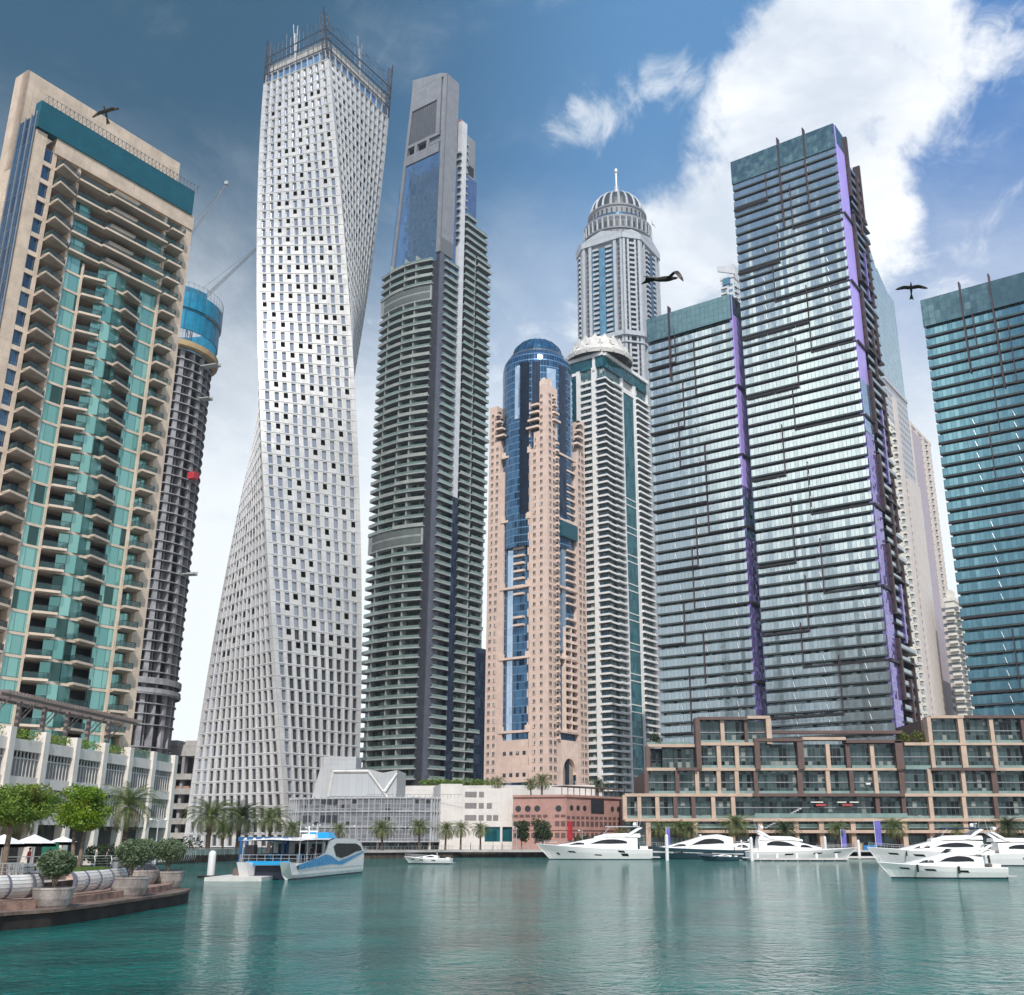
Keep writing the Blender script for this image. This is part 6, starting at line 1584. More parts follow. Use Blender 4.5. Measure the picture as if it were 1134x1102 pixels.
        for i in range(k+1):
            a = s0+(s1-s0)*i/k; m = MB()
            for q in range(len(prof)-1):
                (d0, za), (d1, zb) = prof[q], prof[q+1]
                for da, db, w0, w1 in ((d0, d1, a-.06, a+.06),):
                    P = lambda s_, z_, dd: PF.P(s_, z_, dd-off)
                    m.quad(P(w0, za, d0+.06), P(w1, za, d0+.06), P(w1, zb, d1+.06), P(w0, zb, d1+.06)); m.quad(P(w1, za, d0-.14), P(w0, za, d0-.14), P(w0, zb, d1-.14), P(w1, zb, d1-.14))
                    m.quad(P(w0, za, d0-.14), P(w0, za, d0+.06), P(w0, zb, d1+.06), P(w0, zb, d1-.14)); m.quad(P(w1, za, d0+.06), P(w1, za, d0-.14), P(w1, zb, d1-.14), P(w1, zb, d1+.06))
            m.build('rib', M['purple_steel'], T)
    bench(-30, 32, 2.1, 'curved white slatted bench at the left edge, left of the nearest planter')
    bench(70, 112, 2.1, 'curved white slatted bench with dark ribs between the first two planters')
    bench(112, 130, 2.6, 'short curved slatted bench just left of the second planter')
    # round grey grating drum between planters, low steps
    s = s_of_px(161, 1.2, 2.3); p, _ = path_pt(LEDGE, s, 2.3); m = MB(); m.lathe((p[0], p[1], ZL+.42), [(.9, 0), (.95, .5), (.8, .95), (.45, 1.25), (0, 1.3)], 20); o = m.build('grey_dome', M['dome_grey'])
    tag(o, 'rounded grey slatted dome seat between the second and third planters', 'seat')
    # raised stone terraces behind the benches
    def terrace(px0, px1, off, w, z0, z1, lab, lawn=True):
        s0, s1 = s_of_px(px0, z1, off), s_of_px(px1, z1, off); p, d = path_pt(LEDGE, (s0+s1)/2, off)
        T = thing('stone_terrace', lab, 'terrace', (p[0], p[1], z0)); n = 10
        m = MB(); m.box(PF, s0, s1, z0, z1, -off-w, -off, n=n, back=True); m.build('wall', M['pink_stone'], T)
        if lawn:
            m = MB(); m.box(PF, s0+.25, s1-.25, z1-.05, z1+.05, -off-w+.25, -off-.25, n=n); 
            for _ in range(1500):
                a = random.uniform(s0+.3, s1-.3); dd = -off-random.uniform(.3, w-.3); q = PF.P(a, z1+.04, dd); x = random.uniform(-.05, .05); m.tri((q[0]-.04, q[1], q[2]), (q[0]+.04, q[1], q[2]), (q[0]+x, q[1], q[2]+random.uniform(.08, .2)))
            o = m.build('lawn', M['lawn'], T)
    terrace(-40, 48, 4.8, 3.4, 1.0, 1.85, 'low pink stone terrace with grass behind the left bench')
    terrace(60, 112, 5.2, 4.0, 1.0, 2.1, 'low pink stone terrace topped with grass behind the middle bench')
    terrace(116, 136, 4.6, 2.4, 1.0, 1.95, 'small plain pink stone block left of the second planter', False)
solid('kerb_stone2', (.30, .19, .15), .9, var=.35, scale=1.3, bump=.3, streak=.3); solid('dome_grey', (.26, .25, .27), .7, joint=(.12, 30, .05))
promontory()

# ================================================================ vegetation
def palm_proto(name, seed, H=8., R=2.6, nf=46, mat='frond'):
    r = random.Random(seed)
    T = thing(name, 'x', 'palm tree', (0, 0, 0))
    m = MB(); lean = r.uniform(-.25, .25); n = 9
    pts = [(lean*(i/n)**2, .1*(i/n), (H-.2)*i/n) for i in range(n+1)]
    for i in range(n):
        r0 = .30-.11*(i/n)+(.09 if i == 0 else 0); r1 = .30-.11*((i+1)/n)
        if i >= n-2: r0 += .06; r1 += .09
        m.tube(pts[i], pts[i+1], r0, r1, k=9, cap=False)
    m.build('trunk', M['palm_bark'], T, local=True)
    top = Vector(pts[-1]); c = MB(); dd = MB()
    for f in range(nf):
        az = f*2.39996+r.uniform(-.2, .2); q = f/nf                       # q 0: upright young, 1: hanging old
        el = R_(82-104*q**.85)+r.uniform(-.08, .08); L = R*(.86+.28*math.sin(math.pi*min(1, q*1.15)))*r.uniform(.9, 1.1)
        seg = 11; p = top.copy(); e = el; prev = None; tgt = dd if q > .86 else c
        side = Vector((-math.sin(az), math.cos(az), 0))
        for s in range(seg):
            d = Vector((math.cos(az)*math.cos(e), math.sin(az)*math.cos(e), math.sin(e))); np_ = p+d*(L/seg)
            up = side.cross(d); w = .022*(1-s/seg)+.006
            tgt.quad(tuple(p-side*w), tuple(p+side*w), tuple(np_+side*w*.8), tuple(np_-side*w*.8))
            if s > 0:
                ll = .62*R/2.6*math.sin(math.pi*(.16+.80*s/seg))*r.uniform(.85, 1.1)
                for hh in (0, .33, .66):
                    b = p.lerp(np_, hh)
                    for sg in (-1, 1):
                        tip = b+(side*sg*.80+d*.62+up*.22*r.uniform(.2, 1.3)-Vector((0, 0, .16))).normalized()*ll
                        tgt.tri(tuple(b-d*.028), tuple(b+d*.04), tuple(tip))
            e -= R_(8.2+7.*q)*(1.15 if s > 3 else .55); p = np_
    c.build('crown', M[mat], T, local=True)
    if dd.f: dd.build('dry_fronds', M['dry_frond'], T, local=True)
    return T
leafmat('dry_frond', (.13, .10, .05), (.24, .19, .10), .8)
def place_tree(proto, used, px, Y, ytop, z0, H0, label, group, rz, wid=1., px_z=None):
    top = z_at(ytop, Y); sc = (top-z0)/H0; x = x_at(px, Y, z0)
    if not used: o = proto; o['label'] = label; o.location = (x, Y, z0); o.rotation_euler = (0, 0, rz); o.scale = (sc*wid, sc*wid, sc); o['group'] = group; return o
    return copy_tree(proto, None, label, (x, Y, z0), rz, (sc*wid, sc*wid, sc), group)
def palms():
    protos = [palm_proto('date_palm', 3, 5.2, 3.9, 60), palm_proto('date_palm', 5, 5.6, 3.5, 54), palm_proto('date_palm', 9, 5.0, 3.9, 64, 'frond_dark'), palm_proto('date_palm', 12, 5.6, 3.7, 44)]
    used = [False]*4; TOP = [max(max(v.co.z for v in c.data.vertices) for c in p.children) for p in protos]
    G = 'date palms along the waterfront'; L = [
     (134, 104, 866, 1.6, 3, 1., 'tall leaning-crowned date palm in front of the cream building, right of the bright green tree'),
     (4, 92, 868, 1.6, 2, 1.1, 'dark date palm at the left edge behind the olive-green tree'),
     (229, 186, 884, 1.6, 0, 1.15, 'full date palm left of the blue gantry, at the foot of the twisting tower'),
     (262, 198, 886, 1.6, 2, 1.15, 'dark date palm, second right of the gap beside the cream building'),
     (297, 190, 890, 1.6, 1, 1.1, 'date palm directly above the bow of the blue and white ferry'),
     (246, 214, 908, 1.6, 1, 1., 'small date palm tucked between two larger ones left of the ferry'),
     (321, 224, 908, 1.6, 0, 1., 'small date palm above the middle of the ferry canopy'),
     (374, 255, 910, 1.6, 3, 1., 'thin date palm behind the ferry wheelhouse'),
     (423, 268, 907, 1.6, 0, 1.1, 'date palm before the grey annex, left of the small speedboat'),
     (464, 268, 905, 1.6, 1, 1.1, 'date palm above the small speedboat, before the right end of the annex'),
     (493, 275, 909, 1.6, 0, 1., 'date palm at the left corner of the cream-white block'),
     (510, 275, 908, 1.6, 3, 1., 'date palm before the cream-white block, second of its three'),
     (532, 275, 909, 1.6, 1, 1., 'date palm before the cream-white block, beside its corner glazing'),
     (731, 276, 908, 1.6, 3, 1.1, 'sparse date palm left of the first violet banner'),
     (752, 278, 907, 1.6, 1, 1.15, 'date palm just right of the first violet banner'),
     (766, 277, 909, 1.6, 0, 1.1, 'date palm above the dark-hulled yacht, nearest the sand-framed corner'),
     (817, 275, 901, 1.6, 0, 1.2, 'golden-tipped date palm above the stern of the dark-hulled yacht'),
     (871, 274, 908, 1.6, 2, 1.15, 'dark bushy date palm above the white cruiser with its bow to the right'),
     (928, 274, 908, 1.6, 1, 1.2, 'date palm by the middle violet banner'),
     (993, 275, 905, 1.6, 0, 1.15, 'date palm right of the tallest violet banner'),
     (1062, 276, 912, 1.6, 3, .9, 'small date palm above the flybridge of the rear right yacht'),
     (1119, 274, 903, 1.6, 2, 1.2, 'large date palm near the right edge behind the moored yachts')]
    zr = z_at(884, 306)
    L += [(551, 318, 859, 15.5, 3, 1., 'roof-terrace palm over the cream-white block, left of the blue glass strip'),
          (588, 322, 861, 15.5, 1, 1., 'roof-terrace palm at the foot of the peach tower, left one of a pair'),
          (600, 320, 856, 15.5, 0, 1., 'roof-terrace palm at the foot of the peach tower, right one of a pair'),
          (662, 335, 861, 15.5, 2, 1.2, 'dark palm in the gap between the peach tower and the white balcony tower')]
    for i, (px, Y, yt, z0, k, w, lab) in enumerate(L):
        place_tree(protos[k], used[k], px, Y, yt, z0, TOP[k], lab, G if z0 < 2 else 'palms on the roof terraces', i*1.7, w); used[k] = True
palms()

def broad_tree(name, label, px, Y, ytop, ybot, wpx, mat, seed, n=5200, leaf=.13, trunks=2, z0=1.6, group=None, squash=1.):
    r = random.Random(seed); x = x_at(px, Y, z0+2); top = z_at(ytop, Y); bot = z_at(ybot, Y)
    T = thing(name, label, 'tree', (x, Y, z0), 0, group); w = wpx/2*(Y*.95+1)/F_; hc = (top-bot)/2; zc = (top+bot)/2
    m = MB()
    for k in range(trunks):
        dx = (k-(trunks-1)/2)*.35; a = (x+dx, Y, z0-.05); b = (x+dx*2.2+r.uniform(-.1, .1), Y+.1, bot+.2); m.tube(a, b, .13*w/2+.03, .09*w/2+.02, k=7, cap=False)
        for j in range(5):
            t = r.uniform(0, 2*math.pi); e = (x+math.cos(t)*w*.6, Y+math.sin(t)*w*.6, zc+r.uniform(-.2, .5)*hc); m.tube(b, e, .06*w/2+.01, .02, k=5, cap=False)
    m.build('trunk', M['bark'], T)
    blobs = [((x, Y, zc), (w*.70, w*.70, hc*.80)), ((x, Y, zc-hc*.35), (w*.72, w*.7, hc*.5))]
    for k in range(17):
        t = r.uniform(0, 2*math.pi); q = r.uniform(.42, .78); zz = r.uniform(-.8, .7); s = r.uniform(.26, .42)
        blobs.append(((x+math.cos(t)*w*q*math.sqrt(1-zz*zz*.8), Y+math.sin(t)*w*q*math.sqrt(1-zz*zz*.8), zc+zz*hc*.85), (w*s, w*s, hc*s*.85)))
    m = MB(); leaves(m, blobs, n, leaf, seed=seed+1, shell=.25); m.build('crown', M[mat], T)
broad_tree('shade_tree', 'round bright green tree on two slim trunks above the railing', 86, 76, 866, 924, 66, 'leaf_green', 11, 11000, .10)
broad_tree('shade_tree', 'wide olive-green tree touching the left edge of the picture', 6, 68, 862, 920, 98, 'leaf_olive', 23, 12500, .10, trunks=1)
broad_tree('quay_tree', 'dark rounded tree before the red-brown block, left of its twin', 578, 276, 905, 934, 22, 'leaf_dark', 31, 1500, .30, trunks=1, group='dark trees by the red-brown block')
broad_tree('quay_tree', 'dark rounded tree before the red-brown block, right and taller than its twin', 601, 276, 903, 935, 27, 'leaf_dark', 37, 1900, .30, trunks=1, group='dark trees by the red-brown block')
broad_tree('bare_tree', 'small reddish-brown shrubby tree above the stern of the large white yacht', 689, 272, 914, 932, 22, 'dry_frond', 41, 900, .22, trunks=1)
def hedge(px0, px1, Y, yt, lab, mat='leaf_dark', h0=1.6, n=900, leaf=.3, dep=1.):
    x0, x1 = x_at(px0, Y, 2), x_at(px1, Y, 2); zt = z_at(yt, Y); k = max(1, int((x1-x0)/1.6)); m = MB()
    leaves(m, [((x0+(i+.5)*(x1-x0)/k, Y, (h0+zt)/2), ((x1-x0)/k*.7, dep, (zt-h0)/2)) for i in range(k)], n, leaf, seed=int(px0)); o = m.build('hedge', M[mat]); tag(o, lab, 'hedge')
hedge(636, 662, 282, 924, 'clipped dark hedge behind the bow of the large white yacht')
hedge(97, 130, 112, 934, 'dark hedge in front of the open ground floor of the cream building', 'leaf_dark', 1.6, 700, .2)
hedge(200, 222, 196, 926, 'dark shrubs at the foot of the twisting tower, left of the first palm', 'leaf_dark', 1.6, 300, .25)
# ================================================================ boats
class Boat:                                            # local frame: x forward (bow), y to port, z up; origin at stern on the waterline
    def __init__(s, name, label, cat, px, py, heading, group=None, z=0.):
        p = at_z(px, py, z); s.T = thing(name, label, cat, p, heading, group)
    def part(s, mb, name, mat, parent=None, smooth=False): 
        o = mb.build(name, [M[x] for x in mat] if isinstance(mat, (list, tuple)) else M[mat], parent or s.T, smooth=smooth, local=True); return o
def hull_mesh(L, B, Hs, Hb, rake=.10, stern=.92, transom=0., n=22, tuck=.82):
    """sections from stern to bow; returns MB and functions of half beam and sheer height"""
    hb = lambda t: B/2*(stern+(1-stern)*min(1, t*3))*(1-max(0, (t-.48)/.52)**2.3)
    sh = lambda t: Hs+(Hb-Hs)*t**1.7
    m = MB(); secs = []
    for i in range(n+1):
        t = i/n; b = max(.03, hb(t)); z = sh(t); xd = t*L; xw = t*L*(1-rake)
        bw = b*tuck*(1-.45*max(0, (t-.5)/.5)**1.5)
        xm = xw+(xd-xw)*.55
        ring = [(xw, 0, -.55), (xw, -bw*.9, -.18), (xw+(xd-xw)*.15, -bw, .12), (xm, -(bw*.35+b*.65), z*.55), (xd, -b, z-.08), (xd, -b*.985, z), (xd, -b*.93, z), (xd, -b*.93, z-.12), (xd, 0, z-.10)]
        full = ring+[(x, -y, zz) for x, y, zz in reversed(ring[1:-1])]
        secs.append(full)
    def mf(a, i):
        nn = 16
        return 1 if i in (0, 1, 14, 15) else (2 if i in (7, 8) else 0)
    m.loft(secs, closed=True, mfun=mf)
    return m, hb, sh
def cabin(prof, nseg=26, crown=.10, inset=.16):
    """prof: list of (x, z0, z1, halfwidth); lofted with rounded shoulders"""
    xs = [p[0] for p in prof]; 
    def at(x):
        for a, b in zip(prof, prof[1:]):
            if x <= b[0]+1e-9:
                t = (x-a[0])/(b[0]-a[0]); return tuple(a[i]+(b[i]-a[i])*t for i in (1, 2, 3))
        return prof[-1][1:]
    m = MB(); secs = []
    for i in range(nseg+1):
        x = xs[0]+(xs[-1]-xs[0])*i/nseg; z0, z1, w = at(x); h = z1-z0
        q = [(x, -w, z0), (x, -w*(1-inset*.45), z0+h*.55), (x, -w*(1-inset), z0+h*.86), (x, -w*(1-inset*1.7), z0+h*.97), (x, 0, z1+h*crown*.3)]
        secs.append(q+[(a, -b, c) for a, b, c in reversed(q[:-1])])
    m.loft(secs, closed=False, flip=False)
    def side(x, f, sg, off=.015):
        z0, z1, w = at(x); h = z1-z0
        ww = w*(1-inset*.45*f/.55) if f < .55 else w*(1-inset*.45-(inset*.55)*(f-.55)/.31)
        return (x, sg*(ww+off), z0+h*f)
    return m, at, side
def patch(side, x0, x1, lo, hi, sg, n=16, mi=0):
    """window band on a cabin side; lo / hi are functions of 0..1 giving height fractions"""
    m = MB(); off = .035
    for i in range(n):
        a, b = i/n, (i+1)/n; xa, xb = x0+(x1-x0)*a, x0+(x1-x0)*b
        for k in range(2):
            f = (lambda t: lo(t) if k == 0 else max(lo(t), .55)), (lambda t: min(max(.55, lo(t)), hi(t)) if k == 0 else max(hi(t), .55))
            q = [side(xa, f[0](a), sg, off), side(xb, f[0](b), sg, off), side(xb, f[1](b), sg, off), side(xa, f[1](a), sg, off)]
            if math.dist(q[0], q[3]) < 1e-4 and math.dist(q[1], q[2]) < 1e-4: continue
            if sg > 0: q.reverse()
            m.quad(*q, mi)
    return m
def rail(m, pts, h=.75, r=.018, every=1):
    for i, p in enumerate(pts):
        m.tube(p, (p[0], p[1], p[2]+h), r, k=4)
        if i: 
            q = pts[i-1]; m.tube((q[0], q[1], q[2]+h), (p[0], p[1], p[2]+h), r, k=4); m.tube((q[0], q[1], q[2]+h*.55), (p[0], p[1], p[2]+h*.55), r*.7, k=4)
def yacht(label, px, py, heading, L, B, hull='gelcoat', Hs=1.3, Hb=2.3, cab=None, fly=True, top=True, top_mat='gelcoat', rake=.10, strip=True, fender=False, name='motor_yacht', group='yachts moored and under way on the right', stripe=None, win=None, radar=True, bimini=None):
    b = Boat(name, label, 'yacht', px, py, heading, group)
    S = L/20.
    h, hb, sh = hull_mesh(L, B, Hs, Hb, rake); b.part(h, 'hull', (hull, 'antifoul', 'gelcoat'))
    z = lambda x: sh(x/L)-.1
    # bathing platform
    m = MB(); m.cube((-.55*S, 0, .35*S), (.75*S, B*.42, .10*S)); b.part(m, 'swim_platform', 'gelcoat_grey')
    if stripe:
        for sg in (-1, 1):
            m = MB(); n = 20
            for i in range(n):
                q = []
                for t, f in ((.04+.90*i/n, .50), (.04+.90*(i+1)/n, .50), (.04+.90*(i+1)/n, .64), (.04+.90*i/n, .64)):
                    bb = hb(t); bw = bb*.82*(1-.45*max(0, (t-.5)/.5)**1.5); xw = t*L*(1-rake); xd = t*L
                    k = (f-.0); q.append((xw+(xd-xw)*k, sg*((bw*(1-k)*.9+bb*k)+.12*S), sh(t)*f))
                if sg > 0: q.reverse()
                m.quad(*q)
            b.part(m, 'hull_stripe', stripe)
    # hull windows and portholes
    for sg in (-1, 1):
        for (t0, t1, f0, f1) in (win or ((.33, .41, .50, .68), (.60, .68, .55, .70), (.80, .87, .60, .72))):
            m = MB(); q = []
            for t, f in ((t0, f0), (t1, f0+.02), (t1+.01, f1), (t0+.005, f1)):
                bb = hb(t); bw = bb*.82*(1-.45*max(0, (t-.5)/.5)**1.5); xw = t*L*(1-rake); xd = t*L; k = min(1, f/.55) 
                mid = bw*.35+bb*.65; y = bw+(mid-bw)*k if f < .55 else mid+(bb-mid)*(f-.55)/.45; xx = (xw+(xd-xw)*.15)+((xd-xw)*.40)*k if f < .55 else xw+(xd-xw)*(.55+(f-.55))
                q.append((xx, sg*(y+.03), sh(t)*f))
            if sg > 0: q.reverse()
            m.quad(*q); b.part(m, 'porthole', 'boat_glass')
    c0, c1 = .16*L, .74*L; w = B*.40; zz = Hs
    prof = cab or [(c0, z(c0), z(c0)+1.9*S, w), (c0+.10*L, z(c0), z(c0)+2.15*S, w), (.42*L, z(.42*L), z(.42*L)+2.0*S, w), (.55*L, z(.55*L), z(.55*L)+1.45*S, w*.95), (.66*L, z(.66*L)-.05, z(.66*L)+.7*S, w*.8), (c1, z(c1)-.1, z(c1)+.03, w*.55)]
    m, at, side = cabin(prof); co = b.part(m, 'cabin', 'gelcoat', smooth=False)
    x0, x1 = prof[0][0], prof[-1][0]; W_ = x1-x0
    for sg in (-1, 1):
        m = patch(side, x0+.13*W_, x0+.60*W_, lambda a: .42+.08*abs(a-.5), lambda a: .42+.36*math.sin(math.pi*min(1, .10+a*.93))**.6, sg); b.part(m, 'cabin_window', 'boat_glass', co)
        m = patch(side, x0+.66*W_, x0+.86*W_, lambda a: .40+.05*a, lambda a: .40+.40*math.sin(math.pi*(.12+.88*a))**.7, sg); b.part(m, 'cabin_window', 'boat_glass', co)
    if fly:
        fz = z(c0)+2.0*S; fp = [(.10*L, fz, fz+.62*S, w*.86), (.22*L, fz, fz+.70*S, w*.88), (.40*L, fz-.05, fz+.62*S, w*.84), (.50*L, fz-.25*S, fz+.10*S, w*.6)]
        m, at2, side2 = cabin(fp, crown=0); b.part(m, 'flybridge', 'gelcoat')
        m = MB()
        for sg in (-1, 1): m.tube((.46*L, sg*w*.5, fz+.3*S), (.40*L, sg*w*.6, fz+.95*S), .03*S, k=4)
        m.quad((.46*L, -w*.55, fz+.3*S), (.46*L, w*.55, fz+.3*S), (.41*L, w*.6, fz+.95*S), (.41*L, -w*.6, fz+.95*S)); m.quad((.46*L, w*.55, fz+.3*S), (.46*L, -w*.55, fz+.3*S), (.41*L, -w*.6, fz+.95*S), (.41*L, w*.6, fz+.95*S))
        b.part(m, 'windscreen', 'boat_glass')
        # arch
        m = MB()
        for sg in (-1, 1):
            pts = [(.22*L, sg*w*.86, fz), (.15*L, sg*w*.80, fz+.9*S), (.10*L, sg*w*.72, fz+1.45*S), (.09*L, 0, fz+1.55*S)]
            m.loft([[(p[0]-.35*S, p[1], p[2]), (p[0]+.35*S, p[1], p[2]+.06), (p[0]+.35*S, p[1]+.12*sg, p[2]+.14*S), (p[0]-.35*S, p[1]+.12*sg, p[2]+.10*S)] for p in pts], closed=True, caps=True)
        b.part(m, 'radar_arch', 'gelcoat')
        if top:
            m = MB(); m.loft([[(.10*L+x*.30*L, -w*(.72-.2*x*x), fz+1.75*S), (.10*L+x*.30*L, 0, fz+1.86*S), (.10*L+x*.30*L, w*(.72-.2*x*x), fz+1.75*S), (.10*L+x*.30*L, 0, fz+1.66*S)] for x in np.linspace(0, 1, 6)], closed=True); b.part(m, 'hardtop', top_mat)
            m = MB()
            for sg in (-1, 1): m.tube((.36*L, sg*w*.5, fz+1.7*S), (.42*L, sg*w*.62, fz+.5*S), .05*S, k=4)
            b.part(m, 'hardtop_post', 'gelcoat_grey')
        if radar:
            m = MB(); zt = fz+1.9*S; m.tube((.12*L, 0, zt-.3), (.12*L, 0, zt+.5*S), .09*S, k=6); m.cube((.12*L, 0, zt+.6*S), (.08*S, .7*S, .07*S)); m.tube((.10*L, .4, zt), (.08*L, .4, zt+1.9*S), .02, k=4); m.lathe((.14*L, -.5*S, zt+.1), [(0.01, -.05), (.32*S, 0), (.34*S, .25*S), (.2*S, .5*S), (0, .55*S)], 10); b.part(m, 'mast', 'gelcoat')
    # seats in the cockpit and rails
    m = MB(); m.cube((.07*L, 0, Hs+.25*S), (.035*L, w*.7, .28*S)); b.part(m, 'cockpit_seat', 'white_canvas')
    m = MB()
    for sg in (-1, 1): rail(m, [(t*L, sg*hb(t)*.93, sh(t)) for t in np.linspace(.55, .985, 9)], .65*max(S, .7))
    b.part(m, 'bow_rail', 'steel_light')
    if fender:
        for t in (.72, .40):
            for sg in (-1, 1): m = MB(); p = (t*L, sg*(hb(t)+.13), sh(t)*.72); m.tube((p[0], p[1], p[2]-.38), (p[0], p[1], p[2]+.38), .13, k=8); m.tube(p, (p[0], p[1]-sg*.12, sh(t)+.2), .015, k=4); b.part(m, 'fender', 'rubber')
    m = MB(); m.poly([( .0*L, -B*.38, Hs-.02), (.18*L, -B*.38, Hs-.02), (.18*L, B*.38, Hs-.02), (0, B*.38, Hs-.02)]); b.part(m, 'teak_deck', 'teak')
    return b
def ferry():
    p0 = at_z(329, 974.5, 0); p1 = at_z(402, 966.5, 0); L = 25.; Wd = 6.6
    hd = math.atan2(p1[1]-p0[1], p1[0]-p0[0])
    # local frame: x from the near open end to the far wheelhouse, y to the left, z up; origin: near end, starboard side
    b = Boat('ferry', 'blue and white passenger catamaran with an open canopied deck and a curved dark wheelhouse window', 'ferry', 329, 974.5, hd)
    L = min(math.dist(p0, p1), 27.)
    for y0 in (0., Wd-1.9):
        m = MB(); secs = []
        for t in np.linspace(0, 1, 14):
            x = t*L-(0 if t > 0 else 0); up = 0.; h = 1.45+.35*max(0, 1-t*6)
            tp = min(1, .35+t*7.) if t < .1 else 1; w = 1.9; c = y0+w/2
            wb = w*.42*tp; wt = w/2*min(1, .55+t*6)
            fx = -1.6 if t == 0 else (x-.5 if t < .1 else x)
            secs.append([(x, c, -.5), (x, c-wb, -.1), (x+(fx-x)*.4, c-wt, .5), (fx, c-wt, h), (fx, c+wt, h), (x+(fx-x)*.4, c+wt, .5), (x, c+wb, -.1)])
        m.loft(secs, closed=True, mfun=lambda a, i: 1 if i in (0, 1, 5, 6) and False else 0); b.part(m, 'hull', 'gelcoat')
        m = MB(); m.cube((L/2-.2, y0+.95, .02), (L/2, .93, .14)); b.part(m, 'waterline_band', 'antifoul')
    m = MB(); m.cube((L/2+.2, Wd/2, .85), (L/2-.3, Wd/2-1.0, .75)); b.part(m, 'tunnel', 'antifoul')
    m = MB(); m.cube((L/2, Wd/2, 1.52), (L/2-.1, Wd/2-.02, .10)); b.part(m, 'deck', 'gelcoat_grey')
    m = MB(); m.cube((-.05, Wd/2, 1.68), (.12, Wd/2-.9, .20)); b.part(m, 'end_bulwark', 'boat_blue')
    # blue swept side panel, white swoosh, big window
    for sg, y in ((-1, -.03), (1, Wd+.03)):
        def poly(name, pts, mat, off=0.):
            m = MB(); q = [(x, y+sg*off, z) for x, z in pts]
            if sg > 0: q.reverse()
            m.poly(q); q2 = [(x, y-sg*.12, z) for x, z in pts]
            if sg < 0: q2.reverse()
            m.poly(q2); b.part(m, name, mat)
        poly('side_panel', [(.2, 1.0), (L-.3, .95), (L-.05, 1.6), (L-.1, 2.7), (L*.93, 3.7), (L*.83, 4.15), (L*.50, 4.2), (L*.40, 3.9), (L*.36, 2.6), (L*.2, 1.95), (.2, 1.55)], 'gelcoat')
        poly('blue_panel', [(.2, 1.05), (L*.45, 1.35), (L*.62, 1.2), (L*.78, 1.75), (L-.1, 2.5), (L-.1, 2.7), (L*.93, 2.55), (L*.72, 1.95), (L*.56, 1.65), (L*.44, 2.3), (L*.36, 2.45), (L*.18, 1.9), (.2, 1.5)], 'boat_blue', .03)
        poly('window', [(L*.52, 2.2), (L*.60, 1.95), (L*.70, 2.15), (L*.85, 2.65), (L*.955, 2.75), (L*.92, 3.25), (L*.84, 3.6), (L*.52, 3.65), (L*.47, 3.3)], 'ferry_glass', .045)
    m = MB(); x0 = L*.36; prof = [(x0, 3.95), (L*.45, 4.2), (L*.83, 4.18), (L*.93, 3.72), (L-.1, 2.7)]
    for (xa, za), (xb, zb) in zip(prof, prof[1:]): m.quad((xa, 0, za), (xb, 0, zb), (xb, Wd, zb), (xa, Wd, za)); m.quad((xb, 0, zb-.1), (xa, 0, za-.1), (xa, Wd, za-.1), (xb, Wd, zb-.1))
    m.quad((L-.1, 0, 1.5), (L-.1, Wd, 1.5), (L-.1, Wd, 2.7), (L-.1, 0, 2.7)); b.part(m, 'cabin_roof', 'gelcoat')
    m = MB(); m.quad((L*.38, Wd-.2, 1.6), (L*.38, .2, 1.6), (L*.38, .2, 3.9), (L*.38, Wd-.2, 3.9)); b.part(m, 'cabin_bulkhead', 'gelcoat')
    for i in range(3): m = MB(); m.cube((L*.38-.04, 1.2+i*2.0, 2.7), (.03, .6, .9)); b.part(m, 'cabin_door', 'boat_glass')
    # canopy over the open deck
    m = MB(); m.loft([[(x, -.1, 4.05-.12*k), (x, Wd/2, 4.30-.12*k), (x, Wd+.1, 4.05-.12*k), (x, Wd/2, 4.18-.12*k)] for k, x in ((1, .3), (.3, 1.5), (0, L*.2), (0, L*.42))], closed=True); b.part(m, 'canopy', 'gelcoat')
    for x in (.6, L*.12, L*.24, L*.34):
        for y in (.15, Wd-.15): m = MB(); m.tube((x, y, 1.5), (x, y, 4.1), .06, k=5); b.part(m, 'canopy_post', 'steel_light')
    m = MB(); rail(m, [(.1, y, 1.7) for y in np.linspace(.2, Wd-.2, 8)], .8, .025); rail(m, [(x, .1, 1.6) for x in np.linspace(.1, L*.34, 9)], .9, .025); rail(m, [(x, Wd-.1, 1.6) for x in np.linspace(.1, L*.34, 9)], .9, .025); b.part(m, 'railing', 'steel_light')
    for i in range(6):
        for j in (1.1, 4.4): m = MB(); x = 1.8+i*1.15; m.cube((x, j+.5, 1.95), (.22, .8, .06)); m.cube((x+.22, j+.5, 2.25), (.05, .8, .35)); b.part(m, 'seat_row', 'boat_blue' if i % 2 else 'dark_cloth')
    m = MB(); m.cube((.8, Wd-1.0, 2.6), (.5, .5, .9)); b.part(m, 'vending_cabinet', 'dark_steel')
    m = MB(); m.cube((L*.30, 1.0, 2.35), (.06, .35, .35)); m.build; b.part(m, 'lifebuoy', 'red_paint')
    # roof gear
    m = MB(); m.loft([[(L*.60+x, Wd*.25, 4.2), (L*.60+x, Wd*.3, 4.2+h), (L*.60+x, Wd*.7, 4.2+h), (L*.60+x, Wd*.75, 4.2)] for x, h in ((0, .1), (.8, .7), (3., .75), (4.2, .15))], closed=True); b.part(m, 'roof_pod', 'boat_blue')
